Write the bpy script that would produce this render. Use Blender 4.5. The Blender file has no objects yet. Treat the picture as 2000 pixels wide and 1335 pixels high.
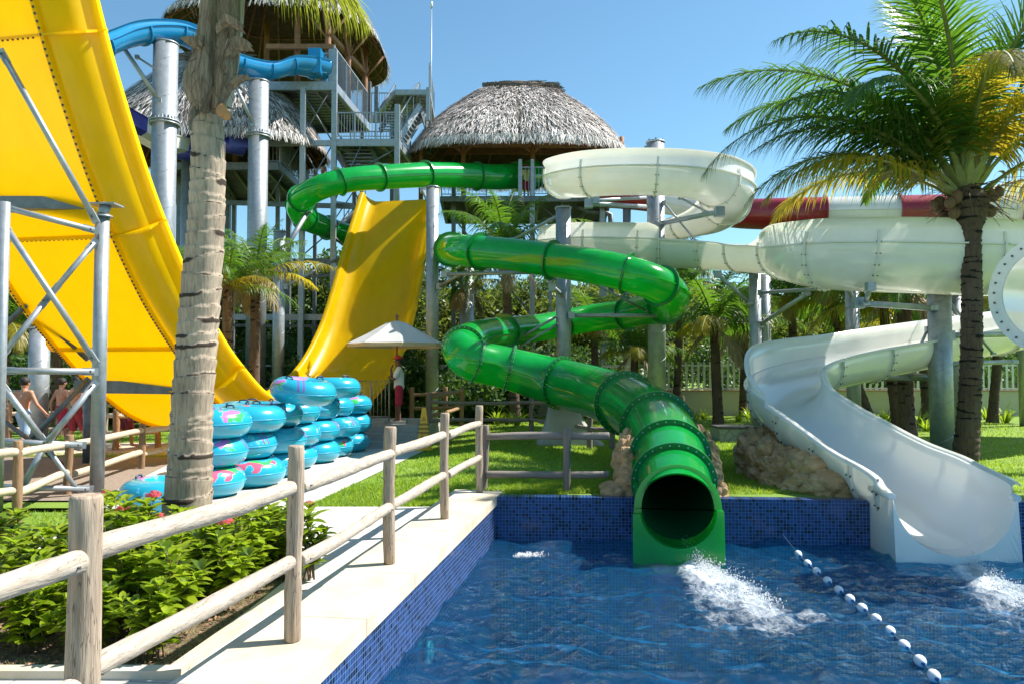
import bpy, math, random
import numpy as np
from mathutils import Vector, Matrix, noise
# ------------------------------------------------------------------ camera, world, sun, exposure
SC = bpy.context.scene
CAMZ = 1.70
PITCH = math.atan(57.5/1500.0)
camd = bpy.data.cameras.new('camera'); cam = bpy.data.objects.new('camera', camd)
SC.collection.objects.link(cam); SC.camera = cam
cam.location = (0, 0, CAMZ); cam.rotation_euler = (math.pi/2+PITCH, 0, 0)
camd.sensor_width = 36; camd.lens = 27; camd.clip_end = 2000; camd.clip_start = 0.05
SUN_EL = math.radians(50); SUN_AZ = math.radians(15)     # direction towards the sun, from +X
sund = Vector((math.cos(SUN_EL)*math.cos(SUN_AZ), math.cos(SUN_EL)*math.sin(SUN_AZ), math.sin(SUN_EL)))
sl = bpy.data.lights.new('sun', 'SUN'); sl.energy = 5.0; sl.angle = math.radians(.5); sl.color = (1, .955, .88)
so = bpy.data.objects.new('sun', sl); SC.collection.objects.link(so); so.location = (0, 0, 40)
so.rotation_euler = sund.to_track_quat('Z', 'Y').to_euler()
W = bpy.data.worlds.new('World'); SC.world = W; W.use_nodes = True
wn = W.node_tree.nodes; wn.clear()
sky = wn.new('ShaderNodeTexSky'); sky.sky_type = 'NISHITA'; sky.sun_disc = False
sky.sun_elevation = SUN_EL; sky.sun_rotation = math.pi/2 - SUN_AZ
sky.air_density = 1.0; sky.dust_density = .35; sky.ozone_density = 1.0; sky.altitude = 0
bg = wn.new('ShaderNodeBackground'); bg.inputs[1].default_value = .09
wo = wn.new('ShaderNodeOutputWorld')
tint = wn.new('ShaderNodeMixRGB'); tint.blend_type = 'MULTIPLY'; tint.inputs[0].default_value = 1; tint.inputs[2].default_value = (.74, 1.02, 1.04, 1)   # white balance of the clear air
W.node_tree.links.new(sky.outputs[0], tint.inputs[1]); W.node_tree.links.new(tint.outputs[0], bg.inputs[0]); W.node_tree.links.new(bg.outputs[0], wo.inputs[0])
SC.view_settings.view_transform = 'Standard'; SC.view_settings.look = 'None'
SC.view_settings.exposure = 1.0; SC.view_settings.gamma = 1
SC.cycles.use_denoising = True
SC.cycles.max_bounces = 8; SC.cycles.transparent_max_bounces = 16; SC.cycles.sample_clamp_indirect = 6
SC.cycles.caustics_reflective = False; SC.cycles.caustics_refractive = False
# ------------------------------------------------------------------ helpers
R = random.Random(7)
COL = SC.collection
def P(px, py, D):
    "the point seen at photo pixel px,py that stands D metres in front of the camera"
    u = (px-1000)/1500.0; v = (667.5-py)/1500.0
    y = math.cos(PITCH)-v*math.sin(PITCH); z = math.sin(PITCH)+v*math.cos(PITCH)
    k = D/y
    return Vector((u*k, D, CAMZ+z*k))
def G(px, py, z=0.0):
    u = (px-1000)/1500.0; v = (667.5-py)/1500.0
    y = math.cos(PITCH)-v*math.sin(PITCH); zz = math.sin(PITCH)+v*math.cos(PITCH)
    k = (z-CAMZ)/zz
    return Vector((u*k, y*k, z))
def V(*a): return Vector(a)
def lerp(a, b, t): return a+(b-a)*t
def interp(xs, ys, x): return float(np.interp(x, xs, ys))
def tag(o, label=None, cat=None, group=None, kind=None):
    if label: o['label'] = label
    if cat: o['category'] = cat
    if group: o['group'] = group
    if kind: o['kind'] = kind
    return o
def thing(name, label, cat, loc=(0, 0, 0), rz=0.0, group=None):
    o = bpy.data.objects.new(name, None); COL.objects.link(o)
    o.empty_display_size = .2
    o.location = loc; o.rotation_euler = (0, 0, rz)
    return tag(o, label, cat, group)
def copy_tree(o, parent=None):
    c = o.copy(); COL.objects.link(c)
    if parent is not None: c.parent = parent
    for ch in list(o.children): copy_tree(ch, c)
    return c
class MB:
    def __init__(s): s.v = []; s.f = []; s.m = []; s.s = []
    def add(s, vs, fs, m=0, smooth=True):
        b = len(s.v); s.v += [tuple(q) for q in vs]
        for f in fs:
            s.f.append(tuple(i+b for i in f)); s.m.append(m); s.s.append(smooth)
        return s
    def box(s, c, d, m=0, rz=0.0, mat=None):
        hx, hy, hz = d[0]/2, d[1]/2, d[2]/2
        vs = [Vector((x*hx, y*hy, z*hz)) for x in (-1, 1) for y in (-1, 1) for z in (-1, 1)]
        M = mat if mat is not None else Matrix.Rotation(rz, 3, 'Z')
        c = Vector(c)
        vs = [M@q+c for q in vs]
        return s.add(vs, [(0, 1, 3, 2), (4, 6, 7, 5), (0, 4, 5, 1), (2, 3, 7, 6), (0, 2, 6, 4), (1, 5, 7, 3)], m, False)
    def beam(s, a, b, w, h=None, m=0, up=(0, 0, 1)):
        "rectangular bar from a to b, w wide and h high"
        h = h or w; a = Vector(a); b = Vector(b); t = (b-a); L = t.length; t.normalize()
        u = Vector(up)
        if abs(t.dot(u)) > .98: u = Vector((0, 1, 0))
        sd = t.cross(u).normalized(); u = sd.cross(t).normalized()
        M = Matrix((t, sd, u)).transposed()
        return s.box((a+b)/2, (L, w, h), m, mat=M)
    def tube(s, pts, rad, n=10, m=0, cap=True, smooth=True, closed=False):
        pts = [Vector(p) for p in pts]; N = len(pts)
        if not hasattr(rad, '__len__'): rad = [rad]*N
        t0 = (pts[1]-pts[0]).normalized()
        u = Vector((0, 0, 1)) if abs(t0.z) < .9 else Vector((1, 0, 0))
        vs = []
        for i in range(N):
            if closed: t = pts[(i+1) % N]-pts[i-1]
            else: t = pts[min(i+1, N-1)]-pts[max(i-1, 0)]
            t.normalize()
            u = (u-t*u.dot(t)).normalized(); w = t.cross(u)
            for k in range(n):
                a = 2*math.pi*k/n
                vs.append(pts[i]+(u*math.cos(a)+w*math.sin(a))*rad[i])
        fs = []
        for i in range(N if closed else N-1):
            j = (i+1) % N
            for k in range(n):
                k2 = (k+1) % n
                fs.append((i*n+k, i*n+k2, j*n+k2, j*n+k))
        s.add(vs, fs, m, smooth)
        if cap and not closed:
            b = len(s.v)-len(vs)
            s.f.append(tuple(b+k for k in range(n))[::-1]); s.m.append(m); s.s.append(False)
            s.f.append(tuple(b+(N-1)*n+k for k in range(n))); s.m.append(m); s.s.append(False)
        return s
    def cyl(s, a, b, r, n=12, m=0, r2=None, smooth=True):
        return s.tube([a, b], [r, r if r2 is None else r2], n, m, True, smooth)
    def ball(s, c, r, m=0, nu=10, nv=7, sc=(1, 1, 1)):
        c = Vector(c); vs = [c+Vector((0, 0, r*sc[2]))]
        for j in range(1, nv):
            ph = math.pi*j/nv
            for i in range(nu):
                th = 2*math.pi*i/nu
                vs.append(c+Vector((r*sc[0]*math.sin(ph)*math.cos(th), r*sc[1]*math.sin(ph)*math.sin(th), r*sc[2]*math.cos(ph))))
        vs.append(c-Vector((0, 0, r*sc[2])))
        fs = [(0, 1+i, 1+(i+1) % nu) for i in range(nu)]
        for j in range(nv-2):
            for i in range(nu):
                a = 1+j*nu+i; b = 1+j*nu+(i+1) % nu
                fs.append((a, a+nu, b+nu, b))
        e = len(vs)-1
        fs += [(e, e-nu+(i+1) % nu, e-nu+i) for i in range(nu)]
        return s.add(vs, fs, m, True)
    def grid(s, rows, m=0, smooth=True, closed=False):
        n = len(rows[0]); vs = [q for r in rows for q in r]; fs = []
        for i in range(len(rows)-1):
            for k in range(n if closed else n-1):
                k2 = (k+1) % n
                fs.append((i*n+k, i*n+k2, (i+1)*n+k2, (i+1)*n+k))
        return s.add(vs, fs, m, smooth)
    def build(s, name, mats, parent=None, loc=None):
        if not isinstance(mats, (list, tuple)): mats = [mats]
        off = Vector(loc) if loc is not None else Vector((0, 0, 0))
        inv = None
        if parent is not None and loc is None:
            q = parent; M = Matrix.Identity(4)
            while q is not None:
                L = Matrix.Translation(q.location)@q.rotation_euler.to_matrix().to_4x4(); M = L@M; q = q.parent
            inv = M.inverted()
        if inv is not None: vs = [tuple(inv@Vector(p)) for p in s.v]
        elif loc is not None: vs = [tuple(Vector(p)-off) for p in s.v]
        else: vs = s.v
        me = bpy.data.meshes.new(name); me.from_pydata(vs, [], s.f)
        for mt in mats: me.materials.append(mt)
        me.polygons.foreach_set('material_index', s.m); me.polygons.foreach_set('use_smooth', s.s)
        me.update()
        o = bpy.data.objects.new(name, me); COL.objects.link(o)
        if parent is not None: o.parent = parent
        elif loc is not None: o.location = off
        return o
def np_mesh(name, verts, faces, mats, parent=None, mi=None, smooth=False):
    "verts (N,3) and faces (M,4) arrays to one mesh object"
    if not isinstance(mats, (list, tuple)): mats = [mats]
    verts = np.asarray(verts, np.float32); faces = np.asarray(faces, np.int32); k = faces.shape[1]
    me = bpy.data.meshes.new(name)
    me.vertices.add(len(verts)); me.vertices.foreach_set('co', verts.ravel())
    me.loops.add(faces.size); me.loops.foreach_set('vertex_index', faces.ravel())
    me.polygons.add(len(faces)); me.polygons.foreach_set('loop_start', np.arange(0, faces.size, k, dtype=np.int32))
    for mt in mats: me.materials.append(mt)
    if mi is not None: me.polygons.foreach_set('material_index', np.asarray(mi, np.int32))
    me.polygons.foreach_set('use_smooth', np.full(len(faces), smooth))
    me.update(calc_edges=True)
    o = bpy.data.objects.new(name, me); COL.objects.link(o)
    if parent is not None: o.parent = parent
    return o
def spline(pts, per=8):
    "Catmull-Rom through rows of numbers"
    A = np.array([list(p) for p in pts], float); out = []
    n = len(A)
    for i in range(n-1):
        p0 = A[max(i-1, 0)]; p1 = A[i]; p2 = A[i+1]; p3 = A[min(i+2, n-1)]
        for k in range(per):
            t = k/per
            out.append(.5*((2*p1)+(-p0+p2)*t+(2*p0-5*p1+4*p2-p3)*t*t+(-p0+3*p1-3*p2+p3)*t**3))
    out.append(A[-1]); return np.array(out)
# ------------------------------------------------------------------ materials
MATS = {}
def mat(name, col=(.5, .5, .5), rough=.5, metal=0.0, trans=0.0, bump=0.0, bscale=20.0, var=0.0, vscale=3.0, col2=None,
        coat=0.0, island=0.0, spec=.5, objc=True, stretch=(1, 1, 1), tcol=None, det=6.0):
    if name in MATS: return MATS[name]
    m = bpy.data.materials.new(name); m.use_nodes = True; MATS[name] = m
    nt = m.node_tree; N = nt.nodes; L = nt.links; N.clear()
    out = N.new('ShaderNodeOutputMaterial'); pb = N.new('ShaderNodeBsdfPrincipled')
    pb.inputs['Base Color'].default_value = (*col, 1); pb.inputs['Roughness'].default_value = rough
    pb.inputs['Metallic'].default_value = metal; pb.inputs['Coat Weight'].default_value = coat
    pb.inputs['Coat Roughness'].default_value = .05; pb.inputs['Specular IOR Level'].default_value = spec
    tc = N.new('ShaderNodeTexCoord'); mp = N.new('ShaderNodeMapping'); mp.inputs['Scale'].default_value = stretch
    L.new(tc.outputs['Object'], mp.inputs[0])
    csock = None
    if var > 0 or col2 is not None:
        nz = N.new('ShaderNodeTexNoise'); nz.inputs['Scale'].default_value = vscale; nz.inputs['Detail'].default_value = det
        nz.inputs['Roughness'].default_value = .65
        L.new(mp.outputs[0], nz.inputs['Vector'])
        cr = N.new('ShaderNodeValToRGB'); cr.color_ramp.elements[0].position = .32; cr.color_ramp.elements[1].position = .68
        c2 = col2 if col2 is not None else tuple(min(1, c*(1+var)) for c in col)
        c1 = col if col2 is not None else tuple(c*(1-var) for c in col)
        cr.color_ramp.elements[0].color = (*c1, 1); cr.color_ramp.elements[1].color = (*c2, 1)
        L.new(nz.outputs['Fac'], cr.inputs[0]); csock = cr.outputs[0]
    if island > 0:
        ge = N.new('ShaderNodeNewGeometry'); hv = N.new('ShaderNodeHueSaturation')
        mr = N.new('ShaderNodeMapRange'); mr.inputs[3].default_value = 1-island; mr.inputs[4].default_value = 1+island
        L.new(ge.outputs['Random Per Island'], mr.inputs[0]); L.new(mr.outputs[0], hv.inputs['Value'])
        mh = N.new('ShaderNodeMapRange'); mh.inputs[3].default_value = .5+.03*island; mh.inputs[4].default_value = .5-.04*island
        L.new(ge.outputs['Random Per Island'], mh.inputs[0]); L.new(mh.outputs[0], hv.inputs['Hue'])
        if csock: L.new(csock, hv.inputs['Color'])
        else: hv.inputs['Color'].default_value = (*col, 1)
        csock = hv.outputs[0]
    if csock: L.new(csock, pb.inputs['Base Color'])
    if bump > 0:
        nb = N.new('ShaderNodeTexNoise'); nb.inputs['Scale'].default_value = bscale; nb.inputs['Detail'].default_value = 4
        L.new(mp.outputs[0], nb.inputs['Vector'])
        bm = N.new('ShaderNodeBump'); bm.inputs['Strength'].default_value = bump; bm.inputs['Distance'].default_value = .02
        L.new(nb.outputs['Fac'], bm.inputs['Height']); L.new(bm.outputs[0], pb.inputs['Normal'])
    surf = pb.outputs[0]
    if trans > 0:
        tr = N.new('ShaderNodeBsdfTranslucent')
        if tcol is not None: tr.inputs[0].default_value = (*tcol, 1)
        elif csock:
            gm = N.new('ShaderNodeGamma'); gm.inputs[1].default_value = .8; L.new(csock, gm.inputs[0]); L.new(gm.outputs[0], tr.inputs[0])
        else: tr.inputs[0].default_value = (*[c**.8 for c in col], 1)
        mx = N.new('ShaderNodeMixShader'); mx.inputs[0].default_value = trans
        L.new(surf, mx.inputs[1]); L.new(tr.outputs[0], mx.inputs[2]); surf = mx.outputs[0]
    L.new(surf, out.inputs[0])
    return m
def nodes_of(m): return m.node_tree.nodes, m.node_tree.links
def add_cracks(m, stretch, amount=.35):
    "long drying cracks along the grain"
    N, L = nodes_of(m); pb = principled(m); src = pb.inputs['Base Color'].links[0].from_socket
    tc = N.new('ShaderNodeTexCoord'); mp = N.new('ShaderNodeMapping'); mp.inputs['Scale'].default_value = stretch; L.new(tc.outputs['Object'], mp.inputs[0])
    nz = N.new('ShaderNodeTexNoise'); nz.inputs['Scale'].default_value = 4; nz.inputs['Detail'].default_value = 3; L.new(mp.outputs[0], nz.inputs['Vector'])
    ab = N.new('ShaderNodeMath'); ab.operation = 'SUBTRACT'; ab.inputs[1].default_value = .56; L.new(nz.outputs['Fac'], ab.inputs[0])
    a2 = N.new('ShaderNodeMath'); a2.operation = 'ABSOLUTE'; L.new(ab.outputs[0], a2.inputs[0])
    mr = N.new('ShaderNodeMapRange'); mr.inputs[1].default_value = .004; mr.inputs[2].default_value = .014; mr.inputs[3].default_value = amount; mr.inputs[4].default_value = 1; L.new(a2.outputs[0], mr.inputs[0])
    mx = N.new('ShaderNodeMixRGB'); mx.blend_type = 'MULTIPLY'; mx.inputs[0].default_value = 1; L.new(src, mx.inputs[1]); L.new(mr.outputs[0], mx.inputs[2]); L.new(mx.outputs[0], pb.inputs['Base Color'])
def principled(m): return [n for n in m.node_tree.nodes if n.type == 'BSDF_PRINCIPLED'][0]

GREEN = mat('green_fibreglass', (.004, .34, .05), .17, coat=.6, trans=.3, tcol=(.06, .9, .05), var=.22, vscale=1.6)
GREEND = mat('green_flange', (.003, .17, .032), .3, coat=.3, var=.1)
YEL = mat('yellow_fibreglass', (.90, .62, .002), .3, coat=.25, trans=.55, tcol=(1, .76, .02), var=.10, vscale=2.2, stretch=(1.5, .8, .8), spec=.35)
WHITE = mat('white_fibreglass', (.80, .80, .765), .16, coat=.6, trans=.25, tcol=(.88, .87, .76), var=.06, vscale=1.8)
WHITEI = mat('white_gelcoat', (.86, .87, .85), .14, coat=.7, trans=.28, tcol=(.92, .92, .88))
BLUE = mat('blue_fibreglass', (.01, .27, .56), .25, coat=.5, trans=.25, tcol=(.03, .45, .8), var=.08)
RED = mat('red_fibreglass', (.33, .012, .018), .3, coat=.4, var=.1)
PURP = mat('purple_blue_fibreglass', (.05, .06, .42), .3, coat=.4, trans=.15, var=.1)
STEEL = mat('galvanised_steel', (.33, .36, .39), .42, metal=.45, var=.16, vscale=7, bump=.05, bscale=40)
STEELD = mat('shaded_steel', (.15, .17, .19), .5, metal=.4, var=.3, vscale=5)  # darker copy of the galvanised steel: shade painted into members behind and under decks
BOLT = mat('bolt_steel', (.10, .10, .09), .5, metal=.5)
BOLTL = mat('bright_bolt', (.55, .57, .6), .35, metal=.7)
LOG = mat('weathered_log', (.47, .37, .27), .75, col2=(.25, .175, .12), vscale=3.2, stretch=(11, 11, .9), bump=.35, bscale=7)
LOGR = mat('bleached_rail_log', (.52, .45, .37), .75, col2=(.33, .265, .20), vscale=3.2, stretch=(11, 1.0, 11), bump=.3, bscale=7)
LOGX = mat('grey_rail_log', (.27, .22, .19), .8, col2=(.17, .14, .12), vscale=3.2, stretch=(1.0, 11, 11), bump=.3, bscale=7)
LOGXP = mat('pale_rail_log', (.58, .49, .36), .8, col2=(.42, .33, .23), vscale=3.2, stretch=(1.0, 9, 9), bump=.3, bscale=7)
LOGD = mat('brown_log', (.34, .20, .10), .75, col2=(.20, .115, .06), vscale=2.2, stretch=(9, 9, 1.4), bump=.4, bscale=6)
LOGG = mat('grey_log', (.24, .19, .16), .8, col2=(.15, .12, .10), vscale=2.2, stretch=(9, 9, 1.4), bump=.4, bscale=6)
add_cracks(LOG, (9, 9, .5)); add_cracks(LOGR, (9, .5, 9), .5)
WOOD = mat('red_brown_timber', (.26, .115, .055), .7, var=.25, vscale=4)
CONC = mat('concrete', (.36, .345, .31), .85, var=.15, vscale=2.5, bump=.3, bscale=12)
STONE = mat('pale_coping_stone', (.50, .41, .28), .7, col2=(.62, .57, .48), vscale=1.7, bump=.08, bscale=30)
PAVE = mat('pale_paving', (.50, .475, .43), .75, col2=(.59, .57, .53), vscale=1.3, bump=.1, bscale=25)
WALLW = mat('cream_render', (.52, .47, .36), .85, var=.08, vscale=.8)
PICKET = mat('white_painted_steel', (.70, .70, .66), .5)
LEAFP = mat('palm_leaflet', (.045, .11, .014), .46, trans=.38, island=.35, tcol=(.16, .34, .02), spec=.5)
LEAFY = mat('yellowing_palm_leaflet', (.22, .17, .012), .45, trans=.5, island=.3, tcol=(.75, .50, .03))
LEAFD = mat('dry_palm_leaflet', (.30, .22, .12), .7, trans=.2, island=.3)
RACH = mat('palm_stalk', (.20, .22, .06), .5, var=.3, vscale=3)
RACHD = mat('dry_palm_stalk', (.30, .22, .13), .7, var=.3)
LEAFS = mat('shrub_leaf', (.155, .235, .012), .32, trans=.46, island=.75, tcol=(.42, .58, .03), coat=.2)
LEAFT = mat('tree_leaf', (.045, .10, .02), .5, trans=.3, island=.5, tcol=(.12, .24, .03))
LEAFT2 = mat('bright_tree_leaf', (.10, .14, .02), .5, trans=.35, island=.45, tcol=(.3, .38, .04))
BARK = mat('dark_bark', (.11, .085, .06), .9, var=.3, bump=.5, bscale=9)
FLOWER = mat('coral_pink_petal', (.68, .07, .10), .6, trans=.3, island=.3, tcol=(.9, .12, .14))
TWIG = mat('twig', (.14, .09, .05), .8)
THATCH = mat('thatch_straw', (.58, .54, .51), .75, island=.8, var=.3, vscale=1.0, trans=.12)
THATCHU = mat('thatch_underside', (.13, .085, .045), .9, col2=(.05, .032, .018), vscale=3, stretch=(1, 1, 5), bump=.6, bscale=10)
THATCHB = mat('thatch_ridge', (.13, .11, .09), .9, island=.6)
SOIL = mat('soil', (.10, .065, .04), .95, col2=(.19, .14, .09), vscale=9, bump=.8, bscale=20)
GRAVEL = mat('gravel', (.17, .13, .10), .95, col2=(.33, .26, .20), vscale=30, bump=.9, bscale=45)
SAND = mat('pale_path', (.52, .42, .31), .9, var=.1, vscale=2, bump=.2, bscale=30)

def add_joints(m, w, h, ang=0.0, amount=.45):
    "real joint lines between slabs"
    N, L = nodes_of(m); pb = principled(m); src = pb.inputs['Base Color'].links[0].from_socket
    tc = N.new('ShaderNodeTexCoord'); mp = N.new('ShaderNodeMapping'); mp.inputs['Rotation'].default_value = (0, 0, ang); L.new(tc.outputs['Object'], mp.inputs[0])
    br = N.new('ShaderNodeTexBrick'); br.inputs['Scale'].default_value = 1; br.inputs['Brick Width'].default_value = w; br.inputs['Row Height'].default_value = h; br.inputs['Mortar Size'].default_value = .006
    br.inputs['Color1'].default_value = (1, 1, 1, 1); br.inputs['Color2'].default_value = (.9, .9, .88, 1); br.inputs['Mortar'].default_value = (amount, amount, amount, 1); L.new(mp.outputs[0], br.inputs[0])
    mx = N.new('ShaderNodeMixRGB'); mx.blend_type = 'MULTIPLY'; mx.inputs[0].default_value = 1; L.new(src, mx.inputs[1]); L.new(br.outputs[0], mx.inputs[2]); L.new(mx.outputs[0], pb.inputs['Base Color'])
add_joints(PAVE, 1.4, .9, .1)
# ------------------------------------------------------------------ pool
def tile_mat(name, c1, c2, grout, size, rough=.18, horiz=False):
    m = bpy.data.materials.new(name); m.use_nodes = True
    N, L = nodes_of(m); pb = principled(m); pb.inputs['Roughness'].default_value = rough
    tc = N.new('ShaderNodeTexCoord'); sp = N.new('ShaderNodeSeparateXYZ'); cb = N.new('ShaderNodeCombineXYZ')
    L.new(tc.outputs['Object'], sp.inputs[0]); L.new(sp.outputs[0], cb.inputs[0])
    L.new(sp.outputs[1 if horiz else 2], cb.inputs[1])
    br = N.new('ShaderNodeTexBrick'); br.offset = 0; br.squash = 1
    br.inputs['Scale'].default_value = 1.0; br.inputs['Mortar Size'].default_value = size*.055
    br.inputs['Mortar Smooth'].default_value = .1
    br.inputs['Brick Width'].default_value = size; br.inputs['Row Height'].default_value = size
    br.inputs['Color1'].default_value = (0, 0, 0, 1); br.inputs['Color2'].default_value = (1, 1, 1, 1)
    br.inputs['Mortar'].default_value = (.5, .5, .5, 1); L.new(cb.outputs[0], br.inputs[0])
    # a colour per tile from white noise of the snapped coordinate
    dv = N.new('ShaderNodeVectorMath'); dv.operation = 'SCALE'; dv.inputs['Scale'].default_value = 1/size; L.new(cb.outputs[0], dv.inputs[0])
    fl = N.new('ShaderNodeVectorMath'); fl.operation = 'FLOOR'; L.new(dv.outputs[0], fl.inputs[0])
    wnz = N.new('ShaderNodeTexWhiteNoise'); wnz.noise_dimensions = '2D'; L.new(fl.outputs[0], wnz.inputs['Vector'])
    cr = N.new('ShaderNodeValToRGB'); e = cr.color_ramp.elements
    e[0].position = 0; e[0].color = (*[c*(.75 if horiz else .28) for c in c1], 1); e[1].position = 1; e[1].color = (*c2, 1)
    q = e.new(.16); q.color = (*[c*(.8 if horiz else .4) for c in c1], 1); q = e.new(.2); q.color = (*c1, 1)
    q = e.new(.7); q.color = (*[(a+b)/2 for a, b in zip(c1, c2)], 1)
    L.new(wnz.outputs['Value'], cr.inputs[0])
    mx = N.new('ShaderNodeMixRGB'); L.new(br.outputs['Fac'], mx.inputs[0]); L.new(cr.outputs[0], mx.inputs[1])
    mx.inputs[2].default_value = (*grout, 1); L.new(mx.outputs[0], pb.inputs['Base Color'])
    bm = N.new('ShaderNodeBump'); bm.inputs['Strength'].default_value = .4; bm.inputs['Distance'].default_value = .003; bm.invert = True
    L.new(br.outputs['Fac'], bm.inputs['Height']); L.new(bm.outputs[0], pb.inputs['Normal'])
    return m
TILE = tile_mat('blue_mosaic_tile', (.014, .036, .13), (.03, .075, .25), (.17, .24, .36), .045)
TILEF = tile_mat('pool_floor_tile', (.05, .44, .78), (.055, .47, .81), (.05, .45, .79), .045, .4, True)
WZ = -.60
CN = G(968, 968); CR = G(1985, 979); dback = (CR-CN); dback.z = 0; dback.normalize(); PR = CN+dback*15
CL = G(575, 1335); dl = (CL-CN); dl.z = 0; dl.normalize(); PL = CN+dl*14.5          # towards the camera and past it
def wall_obj(name, a, b, z0, z1, th, mt, side):
    "wall whose pool face runs a to b; thickness th away from the pool"
    d = (b-a); L_ = d.length; ang = math.atan2(d.y, d.x)
    o = MB().box((L_/2, side*th/2, (z0+z1)/2), (L_, th, z1-z0)).build(name, mt)
    o.location = (a.x, a.y, 0); o.rotation_euler = (0, 0, ang)
    return tag(o, kind='structure')
for (x0_, x1_, zt_) in ((None, 1.66, -.004), (1.66, 2.76, -.52), (2.76, 4.78, -.004), (4.78, 6.52, -.52), (6.52, None, -.004)):
    a_ = CN if x0_ is None else CN+dback*((x0_-CN.x)/dback.x); b_ = PR if x1_ is None else CN+dback*((x1_-CN.x)/dback.x)
    wall_obj('pool_wall', a_, b_, -2.5, zt_, .22, TILE, 1)
wall_obj('pool_wall', CN+dl*-.0, PL, -2.5, -.075, .3, TILE, -1)
# coping slab along the left side, cut into stones
nl = Vector((-dl.y, dl.x, 0));  nl = nl if nl.x < 0 else -nl
ang = math.atan2(-dl.y, -dl.x)
cop = MB(); start = CN-dl*.52; q = 0.0
while q < 14.9:
    Lq = 1.2 if q > .1 else 1.0
    a = start+dl*(q+.004); b = start+dl*(q+Lq-.004)
    c = (a+b)/2+nl*(.35-.02)
    cop.box((c.x, c.y, -.06), (Lq-.008, .70, .12), rz=ang); q += Lq
c = start+dl*7.45+nl*.34
cop.box((c.x, c.y, -.16), (14.7, .62, .10), rz=ang)
tag(cop.build('pool_coping', STONE), kind='structure')
fl = MB(); fl.add([(-4, -4, -2.3), (15.5, -4, -2.3), (15.5, 11, -2.3), (-4, 11, -2.3)], [(0, 1, 2, 3)], 0, False)
tag(fl.build('pool_floor', TILEF), kind='structure')
for a_, b_ in (((15.0, 10.2, 0), (15.0, -3.6, 0)), ((-3, -3.6, 0), (15.2, -3.6, 0))):
    wall_obj('pool_wall', Vector(a_), Vector(b_), -2.5, -.01, .25, TILE, 1 if a_[0] > 0 else -1)
# water
def foam_at(x, y):
    f = 0.0
    for (a, b, w0, w1, s) in FOAM:
        d = b-a; L_ = d.length; d = d/L_; r = Vector((x, y, 0))-Vector((a.x, a.y, 0))
        t = r.dot(d)/L_; c = abs(r.x*d.y-r.y*d.x)
        if t < -.12 or t > 1.15: continue
        w = lerp(w0, w1, max(0, min(1, t)))
        g = math.exp(-(c/w)**2)*(1-max(0, t)**1.5*.75)*min(1, (t+.12)/.12)*s*min(1, max(0, (1.15-t)/.3))
        f = max(f, g)
    return f
FOAM = [(G(1345, 1098, WZ), G(1570, 1262, WZ), .17, .60, .85), (G(1335, 1100, WZ), G(1470, 1290, WZ), .12, .5, .5),
        (G(1885, 1112, WZ), G(2040, 1215, WZ), .16, .5, .85), (G(1900, 1110, WZ), G(2010, 1290, WZ), .2, .6, .45),
        (G(1005, 1084, WZ), G(1055, 1080, WZ), .09, .12, .5), (G(1560, 1200, WZ), G(1680, 1235, WZ), .2, .35, .42)]
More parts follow.
